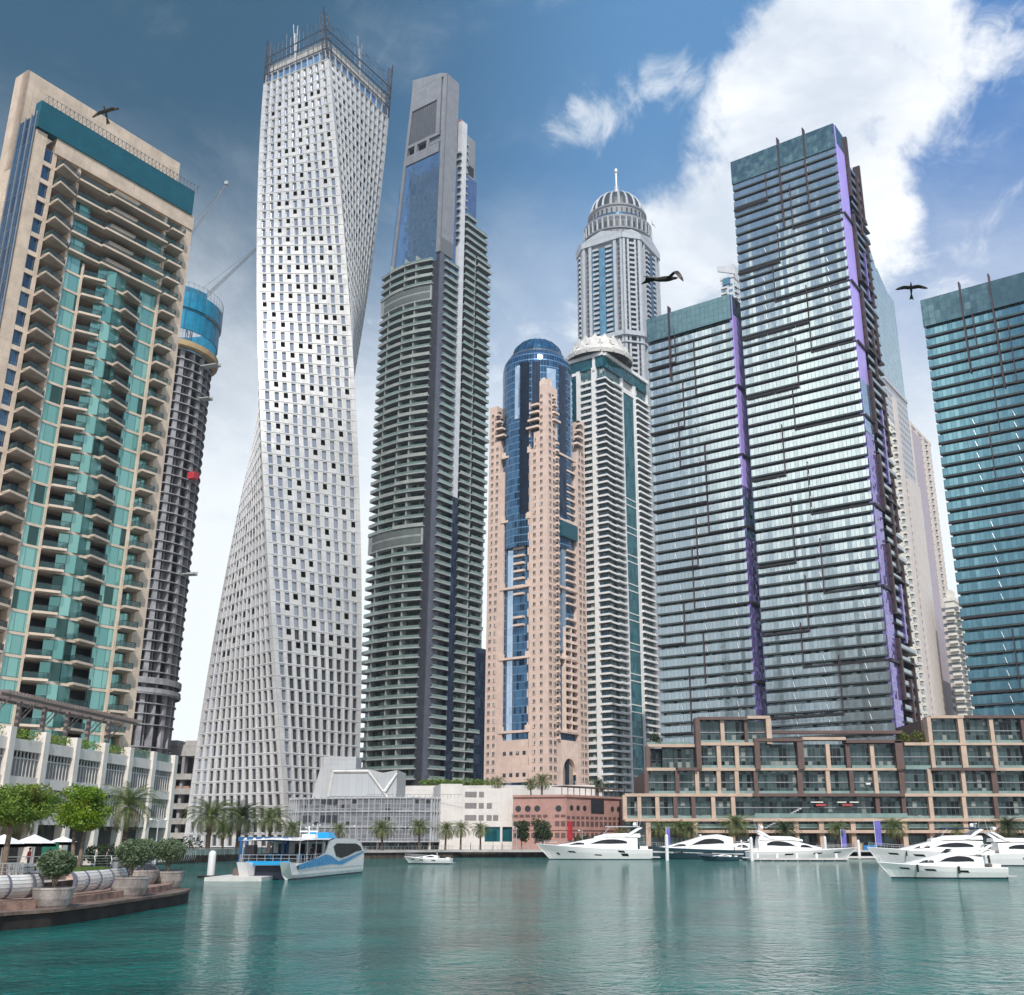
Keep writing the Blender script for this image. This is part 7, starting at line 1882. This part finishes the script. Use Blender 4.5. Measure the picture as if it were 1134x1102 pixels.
    m = MB(); m.tube((L*.50, Wd/2, 4.2), (L*.50, Wd/2, 5.6), .10, k=6); m.cube((L*.50, Wd/2, 5.0), (.12, 1.1, .08)); m.cube((L*.47, Wd/2, 5.4), (.5, .06, .06)); m.tube((L*.46, Wd*.3, 4.2), (L*.46, Wd*.3, 5.9), .03, k=4); m.tube((L*.53, Wd*.7, 4.2), (L*.53, Wd*.7, 6.1), .03, k=4); m.cube((L*.44, Wd*.4, 4.45), (.5, .8, .2)); b.part(m, 'mast', 'gelcoat')
    for y in np.linspace(.3, Wd-.3, 7): m = MB(); m.lathe((.7, y, 4.05), [(.16, 0), (.16, .15), (0, .2)], 8); b.part(m, 'roof_lamp', 'white_paint')
    return b, hd
FER, FHD = ferry()
def pontoon_left():
    T = thing('ferry_pontoon', 'low floating ferry pontoon with a blue steel gantry beside the catamaran', 'pontoon', at_z(262, 971, 0))
    p = T.location; a = FHD-math.pi/2
    m = MB(); q0 = at_z(226, 976, 0); q1 = at_z(286, 976.5, 0); w = q1[0]-q0[0]
    m.box(Fr((q0[0], q0[1]), (1, 0)), 0, w, .0, .38, -9, 0, back=True); m.build('float', M['off_white'], T)
    m = MB(); m.box(Fr((q0[0]+1.2, q0[1]+6), (1, 0)), 0, w-.5, .35, 1.15, -6, 0); m.build('landing', M['quay_stone'], T)
    f = Fr((q0[0]+1.4, q0[1]+7), (1, 0)); m = MB(); z1 = 1.15
    for x in (0, 4.6):
        for d in (0, -2.2): m.box(f, x, x+.28, z1, 4.2, d-.28, d, back=True)
    m.box(f, -.2, 5.2, 3.9, 4.35, -.3, .02, back=True); m.box(f, -.2, 5.2, 3.9, 4.35, -2.5, -2.2, back=True); m.build('gantry', M['blue_steel'], T)
    m = MB(); m.box(f, 4.0, 5.0, z1, 2.2, -1, 0, back=True); m.box(f, .2, 5, 1.9, 2.05, .1, .2, back=True); m.box(f, .2, 5, 1.5, 1.6, .1, .2, back=True)
    for i in range(7): m.box(f, .3+i*.75, .42+i*.75, z1, 2.1, .05, .2, back=True)
    m.build('barrier', M['blue_steel'], T)
    m = MB(); m.cube((f.o[0]+2.3, f.o[1]-.5, 1.6), (.3, .08, .3)); m.build('lifebuoy', M['red_paint'], T)
pontoon_left()
def pile(px, py, ytop, lab, base=True, grp='white mooring piles', r=.28, Z=0.):
    p = at_z(px, py, 0); zt = z_at(ytop, p[1]); T = thing('mooring_pile', lab, 'pile', p, 0, grp)
    m = MB(); m.lathe((p[0], p[1], 0), [(r, -1), (r, zt-.5), (r*.9, zt-.2), (r*.35, zt), (0, zt)], 12); m.build('post', M['white_paint'], T)
    if base: m = MB(); m.lathe((p[0], p[1], 0), [(r*3.4, -.3), (r*3.4, .22), (r*1.2, .26)], 14); m.build('collar', M['quay_dark'], T)
pile(233, 972, 942, 'white mooring pile with a dark collar at the left end of the ferry pontoon', r=.42)
for px, py, yt, lab in ((739, 953, 924, 'white pile in front of the dark-hulled yacht bow'), (833, 953.4, 927, 'white pile at the stern of the white cruiser pointing right'), (915, 950.6, 926, 'white pile near the bow of the white cruiser pointing right'), (952, 950.6, 930, 'white pile left of the blue hoarding'), (822, 950.8, 930, 'thin white pile just astern of the dark-hulled yacht')):
    pile(px, py, yt, lab, False, r=.35 if 'thin' not in lab else .2)
P_ = math.pi
# large white yacht, bow left
SB = yacht('large white yacht with a long raked hull and open flybridge moored before the red-brown block', 722, 951.6, P_-.03, 25.5, 6.2, Hs=2.1, Hb=3.3, rake=.13,
      cab=[(3.2, 2.0, 4.6, 2.45), (6, 2.0, 4.9, 2.5), (11, 2.2, 4.7, 2.45), (14.5, 2.4, 4.1, 2.3), (18.5, 2.7, 3.35, 1.7), (21, 2.9, 3.0, 1.0)], win=((.22, .28, .30, .56), (.47, .53, .32, .42), (.70, .76, .5, .62), (.245, .30, .62, .82), (.86, .88, .30, .46)))
yacht('sleek dark-hulled yacht with a white deck and pointed bow toward the left', 826, 951.4, P_+.01, 25.5, 5.8, hull='navy_hull', Hs=1.9, Hb=3.0, rake=.17, fly=False, stripe='gelcoat',
      cab=[(3, 1.8, 4.6, 2.3), (6, 1.8, 5.2, 2.35), (9.5, 1.9, 4.9, 2.3), (13, 2.0, 3.9, 2.1), (17, 2.3, 2.9, 1.5), (19, 2.5, 2.6, .9)])
yacht('white cruiser pointing right beside the floating pontoon, its bow toward the right', 828, 951.9, .01, 24, 5.6, Hs=1.7, Hb=2.5, rake=.12,
      cab=[(2.2, 1.6, 4.2, 2.1), (5, 1.6, 4.6, 2.2), (9, 1.7, 4.2, 2.1), (12.5, 1.9, 3.3, 1.9), (16, 2.1, 2.5, 1.2)], top=False)
yacht('white flybridge yacht moored behind the front right one, with a blue canopy', 1102, 957.5, P_-.05, 21.5, 5.4, Hs=2.0, Hb=2.9, rake=.10, top_mat='blue_canvas',
      cab=[(2.2, 1.9, 3.9, 2.2), (5, 1.9, 4.1, 2.25), (10, 2.0, 4.0, 2.15), (13, 2.2, 3.3, 1.9), (16, 2.4, 2.6, 1.2)], fender=True)
yacht('white motor cruiser under way in the right foreground with black fenders', 1111, 972.5, P_-.04, 13.6, 4.1, Hs=1.15, Hb=1.72, rake=.11, fender=True, top=False, radar=False,
      cab=[(2.4, 1.0, 2.35, 1.5), (4.0, 1.0, 2.75, 1.6), (6.6, 1.1, 2.6, 1.5), (8.4, 1.25, 2.15, 1.35), (10.6, 1.4, 1.6, .8)])
yacht('white yacht cut by the right edge, moored stern outward behind the front cruiser', 1087, 958.5, -.05, 19, 5.0, Hs=1.9, Hb=2.5, rake=.1,
      cab=[(2.5, 1.7, 3.6, 2.0), (5, 1.7, 3.8, 2.1), (9, 1.8, 3.6, 2.0), (12.5, 2.0, 2.9, 1.8), (15, 2.1, 2.3, 1.1)], top=False)
yacht('small white sports boat alone on open water before the annex', 500, 956.5, P_-.10, 8.6, 2.7, Hs=.85, Hb=1.25, rake=.12, fly=False, name='sports_boat', group=None,
      cab=[(2.4, .8, 1.35, .95), (3.6, .8, 1.5, .95), (5.0, .9, 1.3, .8), (6.4, 1.0, 1.12, .4)])
yacht('dark blue tender lying under the stern of the dark-hulled yacht', 818, 953.4, P_, 8.2, 2.4, hull='navy_hull', Hs=.8, Hb=1.1, rake=.16, fly=False, name='tender', group=None,
      cab=[(1.5, .7, 1.1, .8), (3.2, .7, 1.25, .8), (5.4, .8, .95, .4)])
yacht('white cruiser upper decks showing between the large white yacht and the palms', 766, 950.6, .05, 16, 4.6, Hs=1.7, Hb=2.2, cab=[(1.5, 1.6, 4., 1.9), (4, 1.6, 4.4, 1.9), (8, 1.7, 4.0, 1.8), (11, 1.9, 2.4, 1.3)])
yacht('white cruiser moored deep behind the pontoon, its stern between two piles', 838, 950.4, P_, 12, 3.8, Hs=1.5, Hb=2.0, cab=[(1.2, 1.4, 3.2, 1.6), (3, 1.4, 3.5, 1.6), (6, 1.5, 3.1, 1.5), (8.5, 1.7, 2.1, 1.0)])
def boat_extras():
    # little arch with windscreen on the sports boat is part of a thing of its own: a person at the helm stands in it
    m = MB(); p = at_z(830, 953.2, 0); q = at_z(940, 953.2, 0); m.box(Fr((p[0], p[1]), (1, 0)), 0, q[0]-p[0], .15, .5, -2.2, 0, back=True); T = thing('floating_pontoon', 'long low floating pontoon alongside the white cruiser pointing right', 'pontoon', p)
    m.build('walkway', M['off_white'], T); m = MB()
    n = 8
    for i in range(n): f = Fr((p[0]+(q[0]-p[0])*(i+.15)/n, p[1]+.05), (1, 0)); m = MB(); m.box(f, 0, (q[0]-p[0])/n*.7, -.4, .15, -2.1, 0); m.build('float', M['antifoul'], T)
    for i in range(5): m = MB(); x = p[0]+(q[0]-p[0])*(i+.5)/5; m.cube((x, p[1]+1.8, .95), (.22, .22, .45)); m.build('pedestal', M['white_paint'], T)
    p = at_z(960, 951, 0); T = thing('floating_pontoon', 'short pontoon in front of the blue hoarding', 'pontoon', p); m = MB(); m.box(Fr((p[0]-3, p[1]), (1, 0)), -2, 12, .1, .5, -3, 0, back=True); m.build('walkway', M['off_white'], T)
boat_extras()
# ================================================================ quayside furniture, people, birds
def banner(px, ybot, ytop, Y, w, lab):
    x = x_at(px, Y, 3); zb = z_at(ybot, Y); zt = z_at(ytop, Y); T = thing('banner_flag', lab, 'banner', (x, Y, 1.6), 0, 'violet banners on the right quay')
    m = MB(); m.tube((x, Y, 1.6), (x, Y, zt+.25), .07, k=6); m.tube((x, Y, zt), (x+w, Y, zt), .04, k=5); m.lathe((x, Y, 1.6), [(.35, 0), (.3, .12), (.08, .2)], 10); m.build('pole', M['white_paint'], T)
    m = MB(); n = 8
    for i in range(n):
        a, b = i/n, (i+1)/n; ya, yb = Y+.08*math.sin(a*7), Y+.08*math.sin(b*7)
        for s in (1, -1):
            q = [(x+.05, ya-.012*s, zb+(zt-zb)*a), (x+w, ya-.012*s+.05, zb+(zt-zb)*a), (x+w, yb-.012*s+.05, zb+(zt-zb)*b), (x+.05, yb-.012*s, zb+(zt-zb)*b)]
            if s < 0: q.reverse()
            m.quad(*q)
    m.build('cloth', M['violet_flag'], T)
banner(738, 938, 917, 272, 1.0, 'violet banner on a white pole, left of the palms above the dark-hulled yacht')
banner(932, 938, 919, 272, 1.3, 'violet banner on a white pole right of the white cruiser bow')
banner(970, 936, 909, 271, 1.6, 'tallest violet banner, standing at the left end of the moored right-hand yachts')
def hoarding():
    Y = 271.2; x0, x1 = x_at(957, Y, 2), x_at(972, Y, 2); T = thing('blue_hoarding', 'low blue hoarding panel with pale lettering-like marks beside the tallest violet banner', 'hoarding', (x0, Y, 1.6)); T['label'] = 'low blue hoarding panel on the quay beside the tallest violet banner'
    m = MB(); m.box(Fr((x0, Y), (1, 0)), 0, x1-x0, 1.65, z_at(936, Y), -.12, 0, back=True); m.build('panel', M['blue_panel'], T)
    m = MB(); m.box(Fr((x0-1.3, Y), (1, 0)), 0, .9, 1.6, z_at(934, Y), -.4, 0, back=True); m.build('wood_post', M['ochre'], T)
hoarding()
def lamp(px, Y, yt, lab, arms=2, g='quayside lamp posts'):
    x = x_at(px, Y, 3); zt = z_at(yt, Y); T = thing('lamp_post', lab, 'street lamp', (x, Y, 1.6), 0, g)
    m = MB(); m.lathe((x, Y, 1.6), [(.2, 0), (.2, .3), (.09, .4), (.06, zt-1.6)], 8); m.build('pole', M['steel_light'], T)
    for s in (-1, 1)[:arms]:
        m = MB(); m.tube((x, Y, zt-.1), (x+s*.7, Y, zt+.1), .04, k=5); m.build('arm', M['steel_light'], T); m = MB(); m.lathe((x+s*.8, Y, zt-.12), [(.02, 0), (.24, .08), (.2, .26), (0, .3)], 10); m.build('lamp_head', M['white_paint'], T)
lamp(172, 116, 908, 'double-armed lamp post before the right end of the cream building'); lamp(349, 252, 914, 'lamp post above the ferry, before the grey annex'); lamp(572, 272, 916, 'lamp post between the dark trees and the cream-white block', 1); lamp(645, 272, 920, 'lamp post beside the bow of the large white yacht', 1); lamp(395, 254, 915, 'lamp post right of the ferry before the annex', 1)
def railings():
    def run(a, b, lab, z=1.6, h=1.1, step=1.5, curved=False, mat='rail_steel', panes=False):
        L = math.dist(a, b); T = thing('railing', lab, 'railing', (a[0], a[1], z)); n = max(2, int(L/step)); f = Fr(a, (b[0]-a[0], b[1]-a[1]))
        m = MB(); m.tube(f.P(0, z+h, 0), f.P(L, z+h, 0), .035, k=5)
        for q in (.2, .4, .6, .8): m.tube(f.P(0, z+h*q, 0), f.P(L, z+h*q, 0), .012 if not panes else .01, k=3)
        m.build('handrail', M[mat], T)
        rp = Rep('post', [M[mat]], T, cap=60)
        for i in range(n+1):
            s = L*i/n; m = rp.new()
            if curved:
                pr = [(0, 0), (.16, .35), (.17, .7), (0, h)]
                for (d0, z0), (d1, z1) in zip(pr, pr[1:]): m.tube(f.P(s, z+z0, d0), f.P(s, z+z1, d1), .035, k=4)
            else: m.tube(f.P(s, z, 0), f.P(s, z+h, 0), .035, k=4)
        rp.done()
        if panes: g = MB(); g.box(f, 0, L, z+.1, z+h-.1, -.02, .0, back=True); g.build('glass_panel', M['g_damac_rail'], T)
    run((x_at(-20, 88, 2), 88), (x_at(122, 98, 2), 98), 'steel railing with curved posts behind the bright green tree', curved=True)
    run((x_at(122, 98, 2), 98), (x_at(215, 140, 2), 140), 'steel railing with curved posts, left bank behind the clipped shrubs', curved=True)
    run((x_at(205, 176, 2), 176), (x_at(330, 214, 2), 214), 'railing in front of the palms left of the ferry', panes=True)
    run((x_at(330, 222, 2), 222), (-22, 271), 'railing along the quay before the grey annex')
    run((-20, 271.), (x_at(620, 271., 2), 271.), 'railing along the quay before the cream-white block')
    run((x_at(730, 270.6, 2), 270.6), (x_at(950, 270.6, 2), 270.6), 'railing behind the pontoon on the right quay')
    run((x_at(-30, 64, 2), 64.), (x_at(24, 66, 2), 66), 'short railing by the cafe tables at the left edge', step=.35)
railings()
def parasol(px, Y, yt, wpx, lab):
    x = x_at(px, Y, 4); zt = z_at(yt, Y); w = wpx/2*(Y*.95+1)/F_; T = thing('parasol', lab, 'parasol', (x, Y, 1.6), 0, 'white cafe parasols')
    m = MB(); m.tube((x, Y, 1.6), (x, Y, zt), .05, k=6); m.build('pole', M['off_white'], T)
    m = MB(); c = [(x+sx*w, Y+sy*w, zt-.55*w) for sx, sy in ((-1, -1), (1, -1), (1, 1), (-1, 1))]; ap = (x, Y, zt)
    for i in range(4):
        a, b = c[i], c[(i+1) % 4]; m.tri(a, b, ap); m.tri(b, a, (x, Y, zt-.04)); lo = lambda p: (p[0], p[1], p[2]-.25); m.quad(lo(a), lo(b), b, a); m.quad(lo(b), lo(a), a, b)
    m.build('canopy', M['white_canvas'], T)
    m = MB(); m.lathe((x, Y, 1.6), [(.45, 0), (.42, .12), (.08, .16)], 12); m.build('base', M['concrete'], T)
parasol(4, 84, 924, 36, 'white square parasol at the left edge under the olive-green tree'); parasol(38, 86, 924, 34, 'white square parasol between the two leafy trees'); parasol(70, 92, 926, 22, 'white parasol behind the trunks of the bright green tree')
def chair_proto():
    T = thing('cafe_chair', 'x', 'chair', (0, 0, 0)); 
    m = MB(); m.cube((0, 0, .45), (.24, .24, .03)); m.build('seat', M['white_paint'], T, local=True)
    m = MB()
    for i in range(4): m.cube((-.24, -.18+.12*i, .70), (.02, .03, .22))
    m.cube((-.24, 0, .92), (.025, .24, .03)); m.build('backrest', M['white_paint'], T, local=True)
    for sx in (-1, 1):
        for sy in (-1, 1): m = MB(); m.tube((sx*.21, sy*.21, 0), (sx*.19, sy*.19, .45), .02, k=5); m.build('leg', M['steel_light'], T, local=True)
    return T
def table_proto():
    T = thing('cafe_table', 'x', 'table', (0, 0, 0)); m = MB(); m.lathe((0, 0, .72), [(0.0, 0), (.42, 0), (.42, .04), (0, .04)], 16); m.build('table_top', M['dark_steel'], T, local=True)
    m = MB(); m.lathe((0, 0, 0), [(.25, 0), (.22, .04), (.035, .06), (.035, .72)], 10); m.build('pedestal', M['steel_light'], T, local=True); return T
def cafe():
    ch, tb = chair_proto(), table_proto(); first = [True, True]
    k = 0
    for px, Y, lab in ((4, 71, 'at the left edge of the picture'), (16, 73, 'below the first parasol'), (30, 72, 'second from the left'), (44, 74, 'just left of the nearest clipped shrub')):
        x = x_at(px, Y, 2); z = 1.6
        L = 'round dark-topped cafe table '+lab
        if first[1]: tb.location = (x, Y, z); tb['label'] = L; tb['group'] = 'cafe tables'; first[1] = False
        else: copy_tree(tb, None, L, (x, Y, z), 0, group='cafe tables')
        for j, (a, w) in enumerate(((R_(200), 'left'), (R_(-20), 'right'), (R_(-100), 'in front'))):
            cx, cy = x+math.cos(a)*.72, Y+math.sin(a)*.72; L = f'white cafe chair {w} of the table {lab}'
            if first[0]: ch.location = (cx, cy, z); ch.rotation_euler = (0, 0, a+math.pi); ch['label'] = L; ch['group'] = 'white cafe chairs'; first[0] = False
            else: copy_tree(ch, None, L, (cx, cy, z), a+math.pi, group='white cafe chairs')
cafe()
def green_sign():
    Y = 90.; x = x_at(54, Y, 2.5); T = thing('menu_stand', 'green upright sign panel beside the parasols', 'sign', (x, Y, 1.6)); m = MB(); m.cube((x, Y, 2.9), (.65, .08, .85)); m.build('panel', M['green_box'], T); m = MB(); m.tube((x-.5, Y, 1.6), (x-.5, Y, 2.1), .04, k=5); m.tube((x+.5, Y, 1.6), (x+.5, Y, 2.1), .04, k=5); m.build('feet', M['dark_steel'], T)
green_sign()
def buggy():
    Y = 274.; x = x_at(610, Y, 2); T = thing('golf_buggy', 'small beige-roofed electric buggy on the quay beside the large white yacht bow', 'buggy', (x, Y, 1.6))
    m = MB(); m.cube((x, Y, 2.2), (1.3, .6, .28)); m.cube((x-1.1, Y, 2.5), (.25, .58, .25)); m.build('body', M['dark_cloth'], T); m = MB(); m.cube((x, Y, 3.55), (1.5, .75, .08)); m.build('roof', M['beige_slab'], T)
    for dx in (-.85, .85):
        for dy in (-.55, .55): m = MB(); m.tube((x+dx, Y+dy-.08, 1.88), (x+dx, Y+dy+.08, 1.88), .28, k=12); m.build('wheel', M['rubber'], T)
    m = MB()
    for dx in (-1.2, 1.2):
        for dy in (-.6, .6): m.tube((x+dx, Y+dy, 2.4), (x+dx, Y+dy, 3.5), .035, k=4)
    m.build('roof_post', M['steel_light'], T); m = MB(); m.cube((x+.1, Y, 2.65), (.3, .5, .08)); m.cube((x+.4, Y, 2.9), (.06, .5, .3)); m.build('seat', M['beige_slab'], T)
buggy()
# ---- people: one skinned body each
def person(px, Y, z, label, shirt, trousers, rz=0., seated=False, group=None, x=None, arm=0.):
    x = x_at(px, Y, z) if x is None else x
    T = thing('person', label, 'person', (x, Y, z), rz, group)
    hip = .50 if seated else .93
    J = {}; V = []; E = []; Rr = []
    def v(n, p, r): J[n] = len(V); V.append(p); Rr.append(r)
    def e(*ns):
        for a, b in zip(ns, ns[1:]): E.append((J[a], J[b]))
    v('pelvis', (0, 0, hip), .13); v('waist', (0, 0, hip+.18), .115); v('chest', (0, .01, hip+.40), .145); v('neck0', (0, 0, hip+.55), .07); v('neck', (0, 0, hip+.62), .052); v('head', (0, .01, hip+.72), .085); v('crown', (0, 0, hip+.82), .065)
    e('pelvis', 'waist', 'chest', 'neck0', 'neck', 'head', 'crown')
    for s, n in ((-1, 'l'), (1, 'r')):
        v('sh'+n, (s*.17, 0, hip+.50), .062); v('el'+n, (s*.235, .02+.05*arm, hip+.24), .046); v('wr'+n, (s*.24, .09+.12*arm, hip+.0+.08*arm), .032); v('ha'+n, (s*.235, .12+.13*arm, hip-.08+.08*arm), .034)
        e('chest', 'sh'+n, 'el'+n, 'wr'+n, 'ha'+n)
        v('hp'+n, (s*.09, 0, hip-.05), .095)
        if seated: v('kn'+n, (s*.11, .42, hip-.03), .068); v('an'+n, (s*.11, .46, .10), .045); v('to'+n, (s*.11, .60, .04), .035)
        else: v('kn'+n, (s*.10, .03*s, .50), .068); v('an'+n, (s*.105, -.02+.06*s, .09), .045); v('to'+n, (s*.115, .11+.06*s, .04), .035)
        e('pelvis', 'hp'+n, 'kn'+n, 'an'+n, 'to'+n)
    me = bpy.data.meshes.new('body'); me.from_pydata(V, E, []); o = bpy.data.objects.new('body', me); COL.objects.link(o); o.parent = T
    md = o.modifiers.new('skin', 'SKIN'); md.use_smooth_shade = True; o.modifiers.new('sub', 'SUBSURF').levels = 1
    for i, r in enumerate(Rr): me.skin_vertices[0].data[i].radius = (r, r)
    me.skin_vertices[0].data[0].use_root = True
    # colour by height: skin, shirt, trousers in one surface
    key = f'person_{shirt}_{trousers}_{int(seated)}'
    if key not in MATS:
        mt, t, b = newmat(key); oc = t.n('ShaderNodeTexCoord').outputs['Object']; X_, Y_, Z_ = t.sep(oc)
        c = t.mix(t.m('GREATER_THAN', Z_, hip+.0), M[trousers].node_tree and (.03, .035, .05) if trousers == 'dark_cloth' else (.08, .12, .2), {'white_cloth': (.6, .6, .58), 'dark_cloth': (.025, .025, .03), 'blue_cloth': (.05, .12, .25), 'red_cushion': (.4, .05, .05)}[shirt])
        c = t.mix(t.m('GREATER_THAN', Z_, hip+.585), c, (.42, .25, .18)); c = t.mix(t.m('GREATER_THAN', t.m('ABSOLUTE', X_), .222), c, (.42, .25, .18)); t.l(c, b.inputs['Base Color']); b.inputs['Roughness'].default_value = .8; MATS[key] = mt
    me.materials.append(MATS[key])
    m = MB(); m.lathe((0, -.015, hip+.745), [(.098, -.02), (.105, .03), (.09, .09), (.05, .125), (0, .135)], 12); m.build('hair', M['hair'], T, local=True)
    return T
person(460, 271.6, 1.6, 'standing person in dark clothes on the quay, above the bow of the small sports boat', 'dark_cloth', 'dark_cloth')
person(0, 203, .75, 'person in white seated at the helm of the small sports boat', 'white_cloth', 'dark_cloth', seated=True, rz=1.5, x=x_at(484, 203, 1.2))
for i, (dx, s, l) in enumerate(((1.3, 'dark_cloth', 'person in a dark shirt in the front right cruiser cockpit, nearest its stern'), (2.1, 'blue_cloth', 'person in a blue shirt in the front right cruiser cockpit, beside its cabin'))):
    pb = at_z(1111, 972.5, 0); person(0, pb[1]+.3*i, 1.15, l, s, 'dark_cloth', x=pb[0]-dx, rz=R_(90), group='people aboard the front right cruiser')
person(30, 95, 1.6, 'person in a red top walking behind the parasols', 'red_cushion', 'dark_cloth', rz=1.4); person(105, 104, 1.6, 'person in white walking past the open ground floor of the cream building', 'white_cloth', 'dark_cloth', rz=-1.4)
pf = FER.T.matrix_basis if False else None
def ferry_people():
    for i, (lx, ly, s, lab) in enumerate(((5.2, .9, 'red_cushion', 'passenger in red standing at the near rail of the ferry deck'), (7.6, 1.0, 'dark_cloth', 'passenger in dark clothes standing near the ferry cabin door'))):
        T = FER.T; c, s_ = math.cos(FHD), math.sin(FHD); x = T.location.x+c*lx-s_*ly; y = T.location.y+s_*lx+c*ly
        person(0, y, 1.62, lab, s, 'dark_cloth', x=x, rz=i*1.2-1.2, group='passengers on the ferry')
ferry_people()
# ---- birds
def bird(px, py, D, span, label, roll=0., yaw=0., pitch=0., dihed=(.25, .25), sweep=.25, bend=(0., 0.), body=1.):
    dv = skydir(px, py); loc = Vector((0, 0, CAMH))+dv*D
    T = thing('bird', label, 'bird', tuple(loc)); T.rotation_euler = (pitch, roll, yaw); T['group'] = 'birds gliding between the towers'
    h = span/2; bl = span*.40*body
    m = MB(); prof = [(-.5, .012), (-.38, .05), (-.15, .085), (.1, .095), (.28, .075), (.38, .05), (.46, .045), (.52, .02), (.56, .004)]
    secs = [[(r*bl*math.cos(a), y*bl, r*bl*.9*math.sin(a)) for a in np.linspace(0, 2*math.pi, 9)[:-1]] for y, r in prof]
    m.loft(secs, closed=True, flip=True)
    # tail fan as part of the continuous body
    for s in (-1, 1): m.quad((0, -.40*bl, .01), (s*.05*bl, -.40*bl, .01), (s*.16*bl, -.86*bl, 0), (0, -.78*bl, 0)); m.quad((0, -.40*bl, -.01), (0, -.78*bl, -.012), (s*.16*bl, -.86*bl, -.012), (s*.05*bl, -.40*bl, -.01))
    # wings grow out of the same mesh: five chords each
    for s, dh, bd in ((-1, dihed[0], bend[0]), (1, dihed[1], bend[1])):
        st = []
        for k, (f, ch) in enumerate(((.03, .34), (.2, .37), (.42, .36), (.62, .33), (.82, .26), (1., .05))):
            e = dh if f < .45 else dh-bd
            x = h*min(f, .45)*math.cos(dh)+h*max(0, f-.45)*math.cos(dh-bd); z = h*min(f, .45)*math.sin(dh)+h*max(0, f-.45)*math.sin(dh-bd)
            y = .12*bl+(sweep*h*f*.35 if f < .45 else sweep*h*(.16-(f-.45)*1.1)); c = ch*h*.62
            st.append([(s*x, y+c*.42, z), (s*x, y+c*.12, z+.035*c+.008), (s*x, y-c*.58, z-.01), (s*x, y+c*.1, z-.012)])
        m.loft(st, closed=True, flip=(s < 0), mfun=lambda a, i: 1 if a == 3 else 0)
    m.build('body', [M['bird_brown'], M['bird_pale']], T, local=True)
bird(736, 309, 24, 1.45, 'large dark bird of prey banking with one wing drooped, in front of the domed tower', roll=-.25, yaw=-1.15, pitch=.35, dihed=(.75, -.15), bend=(-.1, 1.15), body=1.25)
bird(1009, 320, 42, 1.2, 'dark bird gliding with spread wings left of the dark teal banded tower', roll=-.15, yaw=2.7, pitch=.9, dihed=(.05, .15), bend=(.25, -.2))
bird(117, 125, 44, 1.25, 'dark bird flying just above the roofline of the beige tower', roll=.1, yaw=2.9, pitch=1.1, dihed=(.05, .2), bend=(.3, .15))
bird(723, 249, 130, 1.2, 'tiny distant bird beside the dome of the domed tower', yaw=1., pitch=.8, roll=.5)
bird(965, 290, 140, 1.2, 'tiny distant bird beside the glass spire crown', yaw=.6, pitch=.8, roll=-.4)

WALK = [(345, 268, 'white_cloth', 'person in white strolling by the railing behind the ferry wheelhouse', 1.4), (388, 270, 'dark_cloth', 'person in dark clothes by the railing under the right-hand lamp of the annex', -1.3),
 (441, 273, 'blue_cloth', 'person in blue walking between the two palms before the annex', 1.5), (521, 273, 'red_cushion', 'person in a red top between the palms of the cream-white block', 1.6),
 (546, 274, 'white_cloth', 'person in white by the corner glazing of the cream-white block', -1.5), (556, 274, 'dark_cloth', 'person in dark clothes beside the corner glazing of the cream-white block', -1.4),
 (626, 274, 'blue_cloth', 'person in blue beside the electric buggy', 1.2), (847, 273, 'dark_cloth', 'person in dark clothes on the quay behind the white cruiser pointing right', 1.4),
 (893, 273, 'white_cloth', 'person in white on the quay near the bow of the white cruiser pointing right', -1.5), (905, 273.5, 'blue_cloth', 'person in blue on the quay left of the middle violet banner', -1.6),
 (946, 273, 'red_cushion', 'person in a red top between the middle and the tallest violet banners', 1.5)]
for px, Y, s, lab, rz in WALK: person(px, Y, 1.6, lab, s, 'dark_cloth', rz=rz, group='people strolling along the far quay')
person(52, 84, 1.6, 'person in blue standing in front of the green sign panel', 'blue_cloth', 'dark_cloth', rz=2.6); person(118, 100, 1.6, 'person in dark clothes walking below the date palm of the cream building', 'dark_cloth', 'dark_cloth', rz=1.5)
def bins():
    for i, (px, Y, lab) in enumerate(((128, 97, 'grey litter bin at the bend of the curved railing'), (405, 273, 'grey litter bin on the quay right of the ferry'), (668, 274, 'grey litter bin behind the large white yacht'))):
        x = x_at(px, Y, 2); T = thing('litter_bin', lab, 'bin', (x, Y, 1.6), 0, 'litter bins on the quays'); m = MB(); m.lathe((x, Y, 1.6), [(.24, 0), (.28, .1), (.28, .8), (.3, .82), (.3, .9), (.2, .98), (0, 1.)], 14); m.build('body', M['grey_steel'], T)
        m = MB(); m.lathe((x, Y, 1.6), [(.285, .62), (.29, .64), (.29, .74), (.285, .76)], 14); m.build('band', M['dark_steel'], T)
bins()
# ================================================================ the air
def haze():
    m = bpy.data.materials.new('haze'); m.use_nodes = True; t = NT(m.node_tree); o = t.n('ShaderNodeOutputMaterial'); v = t.n('ShaderNodeVolumePrincipled')
    v.inputs['Color'].default_value = (.86, .92, 1., 1); v.inputs['Density'].default_value = .00011; v.inputs['Anisotropy'].default_value = .2; t.l(v.outputs[0], o.inputs['Volume'])
    b = MB(); b.cube((0, 350, 230), (900, 700, 236)); h = b.build('haze', m); h['kind'] = 'stuff'
haze()
